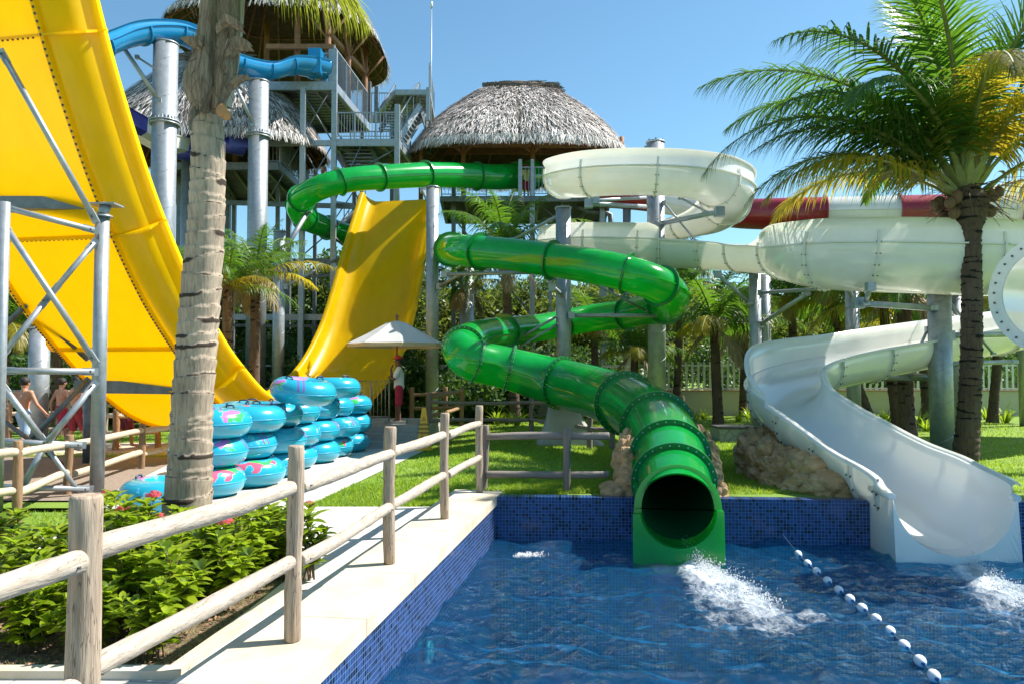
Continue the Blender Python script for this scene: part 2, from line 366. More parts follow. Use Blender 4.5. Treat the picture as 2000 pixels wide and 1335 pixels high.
def water():
    xs = np.concatenate([np.linspace(-3.2, -1.2, 40)[:-1], np.linspace(-1.2, 7.6, 330), np.linspace(7.6, 15.0, 40)[1:]])
    ys = np.concatenate([np.linspace(-3.6, 2.5, 40)[:-1], np.linspace(2.5, 10.65, 330)])
    nx, ny = len(xs), len(ys); Vv = np.zeros((ny, nx, 3)); F = np.zeros((ny, nx))
    for j, y in enumerate(ys):
        for i, x in enumerate(xs):
            z = .045*noise.noise((x*1.1+3, y*1.9, 0))+.060*noise.noise((x*2.4, y*4.0, 3.1))+.034*noise.noise((x*6.1+y*1.5, y*8.3, 7.7))+.006*noise.noise((x*13, y*17, 1))
            r = noise.noise((x*4.2-y, y*7.0, 11.0)); z += .026*(1-abs(r)*2)
            f = foam_at(x, y) if y > 4.5 and x > -1.3 and x < 8 else 0
            if f > .03: z += f*(.07*max(0, noise.noise((x*7, y*7, 20))+.25)+.035*noise.noise((x*19, y*19, 2)))
            Vv[j, i] = (x, y, WZ+z); F[j, i] = f
    idx = np.arange(nx*ny).reshape(ny, nx)
    Q = np.stack([idx[:-1, :-1], idx[:-1, 1:], idx[1:, 1:], idx[1:, :-1]], -1).reshape(-1, 4)
    # keep only the water inside the pool
    cx = Vv.reshape(-1, 3)[Q].mean(1)
    inside = ((cx[:, 0]-CN.x)*nl.x+(cx[:, 1]-CN.y)*nl.y < .05)
    nb_ = np.array([-dback.y, dback.x]); inside &= ((cx[:, 0]-CN.x)*nb_[0]+(cx[:, 1]-CN.y)*nb_[1] < .05)
    m = bpy.data.materials.new('pool_water'); m.use_nodes = True; N, L = nodes_of(m); N.clear()
    out = N.new('ShaderNodeOutputMaterial'); tr = N.new('ShaderNodeBsdfTransparent'); gl = N.new('ShaderNodeBsdfGlossy')
    tr.inputs[0].default_value = (.10, .60, .92, 1); gl.inputs['Roughness'].default_value = .045; gl.inputs[0].default_value = (1, 1, 1, 1)
    fr = N.new('ShaderNodeFresnel'); fr.inputs[0].default_value = 1.33
    tc = N.new('ShaderNodeTexCoord'); mp = N.new('ShaderNodeMapping'); mp.inputs['Scale'].default_value = (1, 1.5, 1); L.new(tc.outputs['Object'], mp.inputs[0])
    nz = N.new('ShaderNodeTexNoise'); nz.inputs['Scale'].default_value = 11; nz.inputs['Detail'].default_value = 7; nz.inputs['Roughness'].default_value = .62; nz.inputs['Distortion'].default_value = .9
    L.new(mp.outputs[0], nz.inputs['Vector'])
    bm = N.new('ShaderNodeBump'); bm.inputs['Strength'].default_value = .95; bm.inputs['Distance'].default_value = .085
    L.new(nz.outputs['Fac'], bm.inputs['Height']); L.new(bm.outputs[0], gl.inputs['Normal']); L.new(bm.outputs[0], fr.inputs['Normal'])
    n5 = N.new('ShaderNodeTexNoise'); n5.inputs['Scale'].default_value = 2.6; n5.inputs['Detail'].default_value = 6; n5.inputs['Distortion'].default_value = 1.5; L.new(mp.outputs[0], n5.inputs['Vector'])
    c5 = N.new('ShaderNodeValToRGB'); c5.color_ramp.elements[0].position = .36; c5.color_ramp.elements[0].color = (.13, .66, .92, 1); c5.color_ramp.elements[1].position = .66; c5.color_ramp.elements[1].color = (.42, .95, 1, 1)
    L.new(n5.outputs['Fac'], c5.inputs[0]); L.new(c5.outputs[0], tr.inputs[0])
    # the milky body of the churned water scatters some light of its own
    df = N.new('ShaderNodeBsdfDiffuse'); df.inputs[0].default_value = (.003, .13, .31, 1); L.new(bm.outputs[0], df.inputs['Normal'])
    m0 = N.new('ShaderNodeMixShader'); m0.inputs[0].default_value = .24; L.new(tr.outputs[0], m0.inputs[1]); L.new(df.outputs[0], m0.inputs[2])
    m1 = N.new('ShaderNodeMixShader'); L.new(fr.outputs[0], m1.inputs[0]); L.new(m0.outputs[0], m1.inputs[1]); L.new(gl.outputs[0], m1.inputs[2])
    at = N.new('ShaderNodeAttribute'); at.attribute_name = 'foam'
    n2 = N.new('ShaderNodeTexNoise'); n2.inputs['Scale'].default_value = 7; n2.inputs['Detail'].default_value = 9; n2.inputs['Roughness'].default_value = .75
    n2.inputs['Distortion'].default_value = 1.2
    L.new(tc.outputs['Object'], n2.inputs['Vector'])
    ma = N.new('ShaderNodeMath'); ma.operation = 'ADD'; L.new(at.outputs['Fac'], ma.inputs[0]); L.new(n2.outputs['Fac'], ma.inputs[1])
    mr = N.new('ShaderNodeMapRange'); mr.inputs[1].default_value = .76; mr.inputs[2].default_value = 1.42; L.new(ma.outputs[0], mr.inputs[0])
    fo = N.new('ShaderNodeBsdfPrincipled'); fo.inputs['Base Color'].default_value = (.82, .87, .90, 1); fo.inputs['Roughness'].default_value = .5
    fo.inputs['Subsurface Weight'].default_value = 0
    b2 = N.new('ShaderNodeBump'); b2.inputs['Strength'].default_value = .9; b2.inputs['Distance'].default_value = .04
    n3 = N.new('ShaderNodeTexNoise'); n3.inputs['Scale'].default_value = 28; n3.inputs['Detail'].default_value = 5; L.new(tc.outputs['Object'], n3.inputs['Vector'])
    L.new(n3.outputs['Fac'], b2.inputs['Height']); L.new(b2.outputs[0], fo.inputs['Normal'])
    m2 = N.new('ShaderNodeMixShader'); L.new(mr.outputs[0], m2.inputs[0]); L.new(m1.outputs[0], m2.inputs[1]); L.new(fo.outputs[0], m2.inputs[2])
    L.new(m2.outputs[0], out.inputs[0])
    o = np_mesh('pool_water', Vv.reshape(-1, 3), Q[inside], m, smooth=True)
    a = o.data.attributes.new('foam', 'FLOAT', 'POINT'); a.data.foreach_set('value', F.ravel().astype(np.float32))
    tag(o, kind='structure')
water()
# white spray thrown up where the two slides run out
SPRAY = mat('white_spray', (.86, .90, .93), .35, trans=.3, tcol=(.9, .93, .95))
def spray(cen, dirv, n, up, spread, label, seed):
    rr = random.Random(seed); vs = []; fs = []
    tet = np.array([(1, 1, 1), (1, -1, -1), (-1, 1, -1), (-1, -1, 1)], float)
    for i in range(n):
        t = rr.random()**1.3; a = rr.gauss(0, .5)
        p = Vector(cen)+Vector(dirv)*t+Vector((rr.gauss(0, spread*(.35+t)), rr.gauss(0, spread*(.35+t)), 0))
        hmax = up*(1-t*.75)
        p.z = WZ+.01+abs(rr.gauss(0, .45))*hmax
        r = rr.uniform(.0012, .0042)*(1.6 if p.z < WZ+.04 else 1)
        s = tet*r*np.array([rr.uniform(.7, 1.6), rr.uniform(.7, 1.6), rr.uniform(.7, 2.2)])+np.array(p)
        b = len(vs); vs += s.tolist(); fs += [(b, b+1, b+2), (b, b+3, b+1), (b, b+2, b+3), (b+1, b+3, b+2)]
    o = np_mesh('splash_spray', vs, fs, SPRAY, smooth=True)
    tag(o, label, 'spray', kind='stuff')
spray(G(1335, 1090, WZ), (G(1500, 1190, WZ)-G(1345, 1098, WZ)), 3600, .22, .10, 'white spray below the mouth of the green tube', 1)
spray(G(1895, 1112, WZ), (G(2010, 1180, WZ)-G(1895, 1112, WZ)), 2600, .2, .10, 'white spray at the foot of the open white chute', 2)
spray(G(1010, 1088, WZ), (.25, .1, 0), 350, .05, .06, 'small churn of bubbles beside the pool corner', 3)
# underwater inlet fitting
o = MB().cyl((0, 0, 0), (.03, 0, 0), .10, 16).cyl((.03, 0, 0), (.05, 0, 0), .05, 12).build('pool_inlet', WHITE)
pt = G(835, 1268, -.78); fr_ = CN+dl*((pt-CN).dot(dl)); o.location = (fr_.x+.02, fr_.y, -.80); o.rotation_euler = (0, 0, math.atan2(-nl.y, -nl.x))
tag(o, 'round white inlet fitting on the blue tiled side wall under water', 'inlet')
# ------------------------------------------------------------------ ground
GRASSG = mat('lawn_soil', (.12, .22, .018), .95, col2=(.20, .29, .03), vscale=.8, bump=.7, bscale=60)
def sheet(name, pts, z, mt, kind='structure'):
    o = MB().add([(p[0], p[1], z) for p in pts], [tuple(range(len(pts)))], 0, False).build(name, mt); return tag(o, kind=kind)
g = MB(); zb = -.26; yb = 10.9
PLx = PL.x-.25
# ground base: one sheet with the pool cut out of it
g.add([(-400, -400, zb), (400, -400, zb), (400, -3.8, zb), (-400, -3.8, zb),
       (-400, 11.3, zb), (400, 11.3, zb), (400, 600, zb), (-400, 600, zb),
       (-1.0, -3.8, zb), (-1.0, 11.3, zb)], [(0, 1, 2, 3), (4, 5, 6, 7)], 0, False)
g.add([(-400, -3.8, zb), (PL.x-.1, -3.8, zb), (CN.x-.12, CN.y+.3, zb), (CN.x-.12, 11.3, zb), (-400, 11.3, zb)], [(0, 1, 2, 3, 4)], 0, False)
g.add([(15.2, -3.8, zb), (400, -3.8, zb), (400, 11.3, zb), (15.2, 11.3, zb)], [(0, 1, 2, 3)], 0, False)
tag(g.build('ground', GRASSG), kind='structure')
def smooth(t): t = max(0, min(1, t)); return t*t*(3-2*t)
def lawn_h(x, y):
    xl = -2.85+(y-11.4)*.105
    f = smooth((x-xl)/2.2)*max(smooth((x+1.0)/.7), smooth((y-10.85)/2.6))
    h = -.19+.185*f+.02*noise.noise((x*.7, y*.7, 0))*f
    if y < 11.25 and (1.74 < x < 2.70 or 4.86 < x < 6.46): h = -.75      # channels under the two slide mouths
    return h
def wall_y(x): return CN.y+dback.y/dback.x*(x-CN.x)+.222
ys = [0, .15, .4, .6, .62, .8, 1.3, 2, 3, 4, 5, 6, 7.5, 9, 11, 13, 16, 20, 26, 34, 46, 70]
xs = [-70, -50, -36, -26, -19, -14, -11, -9, -7.5, -6, -5, -4.2, -3.6, -3.2, -2.9, -2.6, -2.3, -2, -1.6, -1.2, -.8, -.4, -.2, .3, .8, 1.4, 1.70, 1.76, 2.2, 2.68, 2.74, 3, 4, 4.82, 4.88, 5.6, 6.44, 6.5, 7, 8.5, 10, 12, 14.8, 19, 26, 36, 55, 80]
rows = []
for yy in ys:
    row = []
    for x in xs:
        y0 = wall_y(max(x, -.2)) if x >= -.2 else 10.82
        y0 = y0 if x < 15 else wall_y(15)
        y = y0+yy; row.append((x, y, lawn_h(x, y)-.012))
    rows.append(row)
tag(MB().grid(rows).build('lawn', GRASSG), kind='structure')
# paving, path, gravel
E0 = G(630, 975, -.2); E1 = G(835, 877, -.2)
so_ = lambda D: (CN+nl*.60).x+(D-CN.y)*(.1527)        # outer side of the coping at depth D
sheet('deck', [(so_(10.8)+.1, 10.83), (so_(-3.8)+.1, -3.8), (-30, -3.8), (-30, 8.9), (-5.2, 8.9), (-5.6, 10.6), (-6.2, 11.4), (-7.06, 15.8), (-7.4, 19.3), (E1.x, E1.y+.5), (E1.x, E1.y), (E0.x, E0.y), (E0.x-.02, 10.83)], -.185, PAVE)
sheet('gravel_bed', [(-30, 11.0), (-6.1, 11.3), (-7.0, 15.8), (-7.2, 17.2), (-30, 17.6)], -.178, GRAVEL)
sheet('path', [(-40, 17.7), (-7.2, 17.3), (-7.3, 20.3), (-40, 21.5)], -.174, SAND)
# joints of the deck paving (thin grooves as real gaps would need thick slabs: the slabs are laid as kerb strips)
bed_pts = [(-2.09, 4.87), (-1.98, 6.0), (-1.92, 7.3), (-2.4, 7.75), (-3.6, 7.8), (-9.0, 7.9), (-9.0, 4.87)]
sheet('planting_bed', bed_pts, -.165, SOIL)
kb = MB()
for a, b in zip(bed_pts[:5], bed_pts[1:6]): kb.beam((a[0], a[1], -.165), (b[0], b[1], -.165), .10, .065)
kb.beam((-2.04, 4.83, -.165), (-9, 4.83, -.165), .10, .068)
tag(kb.build('kerb', STONE), kind='structure')
# grass blades
def grass(name, regions, n, hgt, wid, label, seed):
    rg = np.random.default_rng(seed); Vv = []
    xs_, ys_, zs_ = [], [], []
    while len(xs_) < n:
        x0, x1, y0, y1 = regions[rg.integers(len(regions))]
        x = rg.uniform(x0, x1); y = y0+(y1-y0)*rg.random()**1.35
        if y > 8.9 and y < 10.85 and x > -5.0: continue
        if x > -.2 and y < wall_y(x)+.02: continue
        if x > E0.x-4 and y > 10.8 and x < (E0.x+(y-E0.y)*.1007): continue
        if x < -.1 and x > -.98 and y < 11.05: continue
        if y > 11 and x < -3 and y < 17: continue
        if y < 11.4 and (1.6 < x < 2.85 or 4.7 < x < 6.6): continue
        xs_.append(x); ys_.append(y); zs_.append(lawn_h(x, y) if y > 10.8 else -.25)
    x = np.array(xs_); y = np.array(ys_); z = np.array(zs_)-.015
    a = rg.uniform(0, math.pi, n); h = hgt*rg.uniform(.5, 1.25, n); w = wid*rg.uniform(.6, 1.3, n)*(1+y*.03)
    lx = rg.normal(0, .5, n)*h; ly = rg.normal(0, .5, n)*h
    v = np.zeros((n, 3, 3))
    v[:, 0] = np.stack([x-np.cos(a)*w, y-np.sin(a)*w, z], 1); v[:, 1] = np.stack([x+np.cos(a)*w, y+np.sin(a)*w, z], 1)
    v[:, 2] = np.stack([x+lx, y+ly, z+h], 1)
    o = np_mesh(name, v.reshape(-1, 3), np.arange(n*3).reshape(-1, 3), GRASSB)
    tag(o, label, 'grass', kind='stuff')
GRASSB = mat('grass_blade', (.17, .30, .02), .5, trans=.45, island=.4, tcol=(.50, .66, .05), var=.3, vscale=.6)
grass('grass', [(-2.9, 2.2, 10.8, 13), (-2.9, 4.5, 10.8, 20), (1.5, 9, 10.2, 19), (4, 16, 14, 30), (-2, 5, 15, 28)], 130000, .055, .0065, 'short sunlit lawn grass behind the pool wall', 5)
grass('grass', [(-12, -5.3, 9.0, 11.0), (-12, -7, 17.0, 17.8), (-14, -7.4, 20.5, 24)], 24000, .055, .007, 'strip of lawn beside the gravel and the log fence', 6)
# low steps up to the lifeguard's platform
st = MB(); a = G(720, 874, -.2); 
for i, (zt, y0) in enumerate(((-.02, 18.95), (.15, 19.3), (.32, 19.65))):
    st.box((-3.35, (y0+23.0)/2, (zt-.3)/2), (2.5-i*.02, 23.0-y0, zt+.3))
tag(st.build('platform_steps', CONC), kind='structure')
# ------------------------------------------------------------------ slides
def path_from(rows, per=8):
    "rows of (px, py, width_px or None, D, extras...) -> world points and radius"
    pts = []
    for r in rows:
        p = P(r[0], r[1], r[3]); pts.append([p.x, p.y, p.z, r[2]*r[3]/3000.0]+list(r[4:]))
    return spline(pts, per)
def frames(S):
    out = []
    for i in range(len(S)):
        t = Vector(S[min(i+1, len(S)-1)][:3])-Vector(S[max(i-1, 0)][:3]); t.normalize()
        sd = t.cross(Vector((0, 0, 1))).normalized(); u = sd.cross(t).normalized()   # sd = right of travel
        out.append((Vector(S[i][:3]), t, sd, u))
    return out
def ring_flange(mb, fr, r0, r1, th, a0=0.0, a1=2*math.pi, n=40, m=0, bolts=0, mbolt=1, br=.012):
    "flat collar round a tube; angle 0 = right, pi/2 = up, measured in the cross-section"
    c, t, sd, u = fr; full = abs(a1-a0-2*math.pi) < 1e-3
    rows = []
    for k in range(n+(0 if full else 1)):
        a = a0+(a1-a0)*k/n; d = sd*math.cos(a)+u*math.sin(a)
        rows.append([c+d*r0-t*th/2, c+d*r1-t*th/2, c+d*r1+t*th/2, c+d*r0+t*th/2])
    if full: rows.append(rows[0])
    mb.grid(rows, m, False)
    for k in range(bolts):
        a = a0+(a1-a0)*(k+.5)/bolts; d = sd*math.cos(a)+u*math.sin(a); q = c+d*(r0+(r1-r0)*.55)
        mb.cyl(q-t*(th/2+.012), q+t*(th/2+.012), br, 6, mbolt, smooth=False)
# ---- green tube slide
GP = [(1040, 342, 52, 34.5), (1008, 345, 50, 33.5), (960, 346, 50, 32.5), (900, 343, 49, 31.5), (830, 342, 49, 30), (750, 346, 48, 28.6), (680, 352, 48, 27.6), (620, 369, 48, 27.2), (584, 396, 48, 28.2),
      (596, 426, 46, 30), (640, 445, 42, 31.5), (690, 461, 42, 33), (750, 478, 42, 33.5), (815, 486, 44, 33), (866, 486, 48, 29.5), (876, 487, 57, 25), (905, 489, 62, 21.6), (980, 495, 63, 20.3),
      (1078, 508, 67, 19.5), (1180, 524, 70, 18.8), (1262, 546, 71, 18.5), (1306, 572, 72, 19.2), (1300, 596, 66, 20.8), (1225, 613, 56, 22.6), (1150, 622, 52, 23.6), (1060, 639, 52, 23), (985, 648, 58, 21),
      (925, 660, 66, 19), (903, 683, 76, 17.8), (925, 703, 82, 17.6), (985, 717, 82, 17.8), (1085, 744, 92, 17.6), (1160, 764, 100, 16.4), (1222, 787, 112, 14.8),
      (1266, 815, 124, 13.2), (1292, 850, 134, 12), (1306, 884, 137, 11.1), (1313, 922, 141, 10.4), (1319, 958, 144, 9.85), (1323, 990, 147, 9.45)]
GS = path_from(GP, 8); GF = frames(GS)
gt = thing('tube_slide', 'long green enclosed tube slide winding down from the hut into the pool', 'water slide', (GS[-1][0], GS[-1][1], WZ))
def seg_tube(name, S, F, i0, i1, mt, parent, n=36, seam=True, th=.012):
    mb = MB(); rows = []
    for i in range(i0, i1+1):
        c, t, sd, u = F[i]; r = S[i][3]
        rows.append([c+(sd*math.cos(2*math.pi*k/n)+u*math.sin(2*math.pi*k/n))*r for k in range(n)])
    mb.grid(rows, 0, True, True)
    if seam:
        for s in (1, -1):
            rr = [[F[i][0]+F[i][2]*s*(S[i][3]-.005)+F[i][3]*h for h in (-.009,)]+[F[i][0]+F[i][2]*s*(S[i][3]+.04)+F[i][3]*h for h in (-.009, .009)]+[F[i][0]+F[i][2]*s*(S[i][3]-.005)+F[i][3]*.009] for i in range(i0, i1+1)]
            mb.grid(rr, 0, False)
    return mb.build(name, mt, parent)
fl_at = [0, 8, 20, 32, 41, 50, 62, 72, 80, 92, 104, 112, 122, 132, 144, 156, 164, 176, 184, 196, 208, 222, 233, 241, 249, 264, 277, 290, 300]
fl_at = [k for k in fl_at if k < len(GS)-3]+[len(GS)-1]
for a, b in zip(fl_at[:-1], fl_at[1:]):
    seg_tube('tube_section', GS, GF, a, b, GREEN, gt)
for k in fl_at[:-1]:
    mb = MB(); near = GS[k][1] < 18.5
    ring_flange(mb, GF[k], GS[k][3]*.995, GS[k][3]+(.075 if near else .085), .045, bolts=28 if near else 0, n=44)
    mb.build('flange', [GREEND, BOLTL], gt)
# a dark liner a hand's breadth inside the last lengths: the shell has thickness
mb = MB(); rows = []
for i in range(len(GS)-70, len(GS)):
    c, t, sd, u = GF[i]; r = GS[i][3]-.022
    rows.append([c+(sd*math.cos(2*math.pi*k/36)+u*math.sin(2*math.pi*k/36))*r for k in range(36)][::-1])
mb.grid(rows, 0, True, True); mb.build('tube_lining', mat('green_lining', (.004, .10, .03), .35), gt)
# mouth: arched face plate with squared foot
c, t, sd, u = GF[-1]; r = GS[-1][3]
fw = Vector((t.x, t.y, 0)).normalized(); sdh = fw.cross(Vector((0, 0, 1)))
if sdh.x < 0: sdh = -sdh
cz = c.z; zb_ = WZ-.12
def mouth_ring(cc, ri, ro, n=48):
    inner = []; outer = []
    for k in range(n):
        a = 2*math.pi*k/n+math.pi/2; ca, sa = math.cos(a), math.sin(a)
        inner.append((ca*ri, sa*ri*(1.0 if sa > 0 else 1.03)))
        if sa > -.05: outer.append((ca*ro, sa*ro))
        else:
            k2 = max(abs(ca), 1e-6); s = min(ro*1.01/k2, (cz-zb_)/max(1e-6, -sa))
            outer.append((ca*s, sa*s))
    return inner, outer
mb = MB(); lean = .10
for (y0, y1, ro) in ((0.0, .07, r+.06),):
    inn, out_ = mouth_ring(c, r-.03, ro); n = len(inn)
    def W_(q, y): return Vector((c.x, c.y, cz))+sdh*q[0]+Vector((0, 0, q[1]))+fw*(y-lean*q[1]*.9)
    rows = []
    for k in range(n+1):
        i = k % n; rows.append([W_(inn[i], y0), W_(out_[i], y0), W_(out_[i], y1), W_(inn[i], y1), W_(inn[i], y0)])
    mb.grid(rows, 0, False)
con = []
for k in range(n+1):
    a = 2*math.pi*k/n+math.pi/2; s_ = 1 if sd.dot(sdh) > 0 else -1
    con.append([c+sd*s_*math.cos(a)*(r-.018)+u*math.sin(a)*(r-.018)-t*.01, W_(inn[k % n], .0), W_(inn[k % n], .03)])
mb.grid(con, 0, True)
# foot block: lower half stands forward of the arch
rows = []
for k in range(n+1):
    i = k % n; q = inn[i]; o_ = out_[i]
    if q[1] > .04: continue
    rows.append((math.atan2(q[1], q[0]), [W_(q, .065), W_((o_[0]*1.0, o_[1]), .065), W_((o_[0]*1.02, o_[1]), .16), W_((q[0]*1.05, q[1]*1.02), .16), W_(q, .065)]))
rows.sort(key=lambda a: a[0]); mb.grid([q for _, q in rows], 0, False)
mb.build('mouth_plate', GREEN, gt)
# launch box at the hut
mb = MB(); p = P(1022, 346, 35)
mb.box((p.x, p.y, p.z), (.9, 1.0, 1.15)); mb.build('launch_box', GREEN, gt)

# ---- open white flume (half-pipe with a raised outer wall)
WP = [(1180, 362, 46, 33, .2), (1140, 352, 54, 29, .22), (1108, 350, 66, 25.5, .3), (1102, 347, 78, 22.8, .42), (1130, 343, 86, 21.0, .44), (1200, 338, 88, 20.3, .44), (1280, 338, 88, 20.0, .44), (1350, 343, 90, 20.1, .44), (1400, 355, 96, 20.5, .44),
      (1424, 378, 98, 21.6, .42), (1398, 412, 84, 23.6, .3), (1340, 434, 62, 25.3, .15), (1270, 449, 52, 26.3, .15), (1190, 460, 54, 26.4, .2), (1120, 468, 64, 25.4, .3), (1090, 473, 76, 23.8, .4), (1115, 474, 86, 22.4, .42), (1180, 474, 88, 21.9, .42), (1250, 476, 90, 21.6, .42), (1275, 477, 90, 21.5, .40), (1300, 478, 90, 21.4, .0),
      (1380, 481, 90, 20.8, .0), (1450, 484, 94, 20.0, .0), (1500, 486, 102, 18.9, .0), (1538, 487, 116, 18.0, .2), (1568, 488, 136, 16.9, .46), (1615, 489, 152, 16.1, .48), (1700, 491, 160, 15.7, .48), (1800, 493, 162, 15.6, .48), (1900, 496, 164, 15.6, .48), (2020, 502, 160, 16.0, .48), (2130, 520, 144, 17.4, .48), (2180, 560, 110, 19.2, .45), (2130, 600, 96, 20.4, .4),
      (2030, 630, 90, 20.2, .4), (1950, 646, 90, 19.0, .42), (1850, 664, 94, 17.4, .44), (1740, 684, 100, 16.2, .46), (1650, 700, 108, 15.5, .46), (1580, 716, 118, 14.7, .5), (1538, 736, 130, 13.9, .5), (1536, 764, 144, 13.2, .25), (1575, 796, 156, 12.5, .03),
      (1640, 838, 172, 11.7, .0), (1715, 885, 194, 10.9, .0), (1782, 917, 212, 10.25, .0), (1830, 947, 220, 9.8, .0), (1856, 968, 226, 9.45, .0)]
WS = path_from(WP, 7); WF = frames(WS)
wt = thing('open_slide', 'open white flume slide looping twice and ending in a broad chute at the pool', 'water slide', (WS[-1][0], WS[-1][1], WZ))
def flume_profile(r, wall, lip=True, inner_top=12, th=.0):
    "cross-section points (right, up): outer wall on the right of travel"
    pts = []
    a_r = math.radians(4); a_l = math.radians(180-inner_top)
    if wall > .05:
        q = (r*math.cos(a_r), r*math.sin(a_r))
        pts += [(q[0]+.05, q[1]+wall), (q[0]-.03, q[1]+wall), (q[0]-.015, q[1]+wall*.5)]
    else:
        pts += [(r+.10, r*math.sin(a_r)-.02), (r+.09, r*math.sin(a_r)+.02), (r+.03, r*math.sin(a_r)+.02)]
    m = 26
    for k in range(m+1):
        a = a_r+(-(2*math.pi-a_l)-a_r)*k/m
        pts.append((r*math.cos(a), r*math.sin(a)))
    e = pts[-1]
    pts += [(e[0]-.03, e[1]+.02), (e[0]-.09, e[1]+.02), (e[0]-.10, e[1]-.02)]
    return pts
def flume(S, F, i0, i1, mo, mi_, parent, name='flume_section'):
    mb = MB(); rows = []; rin = []
    for i in range(i0, i1+1):
        c, t, sd, u = F[i]; r = S[i][3]; w = S[i][4]
        pr = flume_profile(r, w); rows.append([c+sd*a+u*b for a, b in pr])
        pr2 = flume_profile(r-.02, w); rin.append([c+sd*a+u*(b+.004) for a, b in pr2])
    mb.grid(rows, 0, True)
    mb.grid([q[3:-3] for q in rin], 1, True)
    q3 = [(F[i][0]+F[i][2]*flume_profile(S[i][3], S[i][4])[3][0]+F[i][3]*flume_profile(S[i][3], S[i][4])[3][1], F[i][2], F[i][3], S[i][4]) for i in range(i0, i1+1)]
    if max(q[3] for q in q3) > .15: mb.grid([[c-s*.01-u*.012, c+s*.06-u*.016, c+s*.06+u*.016, c-s*.01+u*.012] for c, s, u, w in q3], 0, False)
    return mb.build(name, [mo, mi_], parent)
wfl = list(range(0, len(WS)-1, 12))+[len(WS)-1]
wfl = [0, 10, 21, 31, 42, 56, 66, 78, 92, 106, 116, 126, 140, 147, 154, 168, 182, 189, 203, 217, 231, 245, 252, 262, 272, 280, 288, 296, 304, 312, 320, len(WS)-1]
wfl = sorted(set(k for k in wfl if k < len(WS)))
for a, b in zip(wfl[:-1], wfl[1:]): flume(WS, WF, a, b, WHITE, WHITEI, wt)
for k in wfl[1:-1]:
    mb = MB(); c, t, sd, u = WF[k]; r = WS[k][3]; w = WS[k][4]
    fw_ = .055
    pr = flume_profile(r+.002, w)[2:-3]; pr2 = flume_profile(r+fw_, w)[2:-3]
    rows = [[c+sd*a[0]+u*a[1]-t*.025, c+sd*b[0]+u*b[1]-t*.025, c+sd*b[0]+u*b[1]+t*.025, c+sd*a[0]+u*a[1]+t*.025] for a, b in zip(pr, pr2)]
    mb.grid(rows, 0, False)
    for j in range(1, len(pr2)-1, 2 if WS[k][1] < 19 else 3):
        b = pr2[j]
        for s in (-1, 1):
            q = c+sd*b[0]*.985+u*b[1]*.985+t*s*.028
            mb.ball(q, .014, 1, 6, 4)
            q2 = c+sd*b[0]*1.0+u*b[1]*1.0+t*s*.045
            mb.ball(q2, .013, 1, 6, 4)
    mb.build('flange', [WHITE, BOLT], wt)
# mouth of the chute: the U ends in an upright face whose sides run straight down into the water
c, t, sd, u = WF[-1]; r = WS[-1][3]
fwh = Vector((t.x, t.y, 0)).normalized(); sh_ = fwh.cross(Vector((0, 0, 1))); mb = MB(); ru = []; 
nU = 30
def mu_(a, b, y): 
    q = c+sh_*a+fwh*(y-.10*b); q.z = c.z+b; return q
rows = [[], [], [], [], []]
for k in range(nU+1):
    a = math.pi*k/nU; ca, sa = math.cos(a), math.sin(a); ri = r-.02
    xi, zi = ri*ca, -ri*sa; xo = math.copysign(r*1.045, ca) if abs(ca) > 1e-6 else 0
    ft = WZ-.14-c.z; xo = math.copysign(r*1.0, ca) if abs(ca) > .6 else ca/.6*r
    zo = lerp(zi-.02, ft, smooth((sa-.15)/.6))
    if sa < .12: xo = math.copysign(r, ca)
    rows[0].append(c-sd*(xi if sd.dot(sh_) < 0 else -xi)+u*zi-t*.02); rows[1].append(mu_(xi, zi, .0)); rows[2].append(mu_(xi*1.0, zi, .10)); rows[3].append(mu_(xo, zo, .12)); rows[4].append(mu_(xo*1.0, zo if sa > .12 else zo-.05, -1.15))
mb.grid(rows, 0, False)
for s_ in (1, -1): mb.tube([mu_(s_*(r+.0), .0, .11), mu_(s_*(r+.03), .01, -.1), mu_(s_*(r+.05), .01, -.5)], .045, 10)
mb.build('run_out_mouth', WHITEI, wt)
# supports under both slides: bracket arms from the big columns are built with the columns
# ---- short white flume whose end collar faces the pool at the right edge of the photo
RP = [(2068, 574, 200, 8.9, .0), (2110, 574, 190, 9.4, .0), (2180, 578, 180, 10.0, .0), (2300, 590, 170, 10.8, .0)]
RS = path_from(RP, 6); RF = frames(RS)
rt = thing('white_flume', 'white flume with a bolted round end collar cut off by the right edge', 'water slide', (RS[0][0], RS[0][1], 0))
mb = MB(); rows = []
for (c, t, sd, u), s in zip(RF, RS): rows.append([c+(sd*math.cos(2*math.pi*k/40)+u*math.sin(2*math.pi*k/40))*s[3] for k in range(40)])
mb.grid(rows, 0, True, True); mb.build('tube_section', WHITE, rt)
mb = MB(); ring_flange(mb, RF[0], RS[0][3]*.98, RS[0][3]+.135, .05, n=56, bolts=34, br=.014); mb.build('end_collar', [WHITE, BOLT], rt)
mb = MB(); mb.cyl(RF[-6][0]-Vector((0, 0, .6)), (RF[-6][0].x, RF[-6][0].y, -.26), .16, 20); mb.build('column', STEEL, rt)
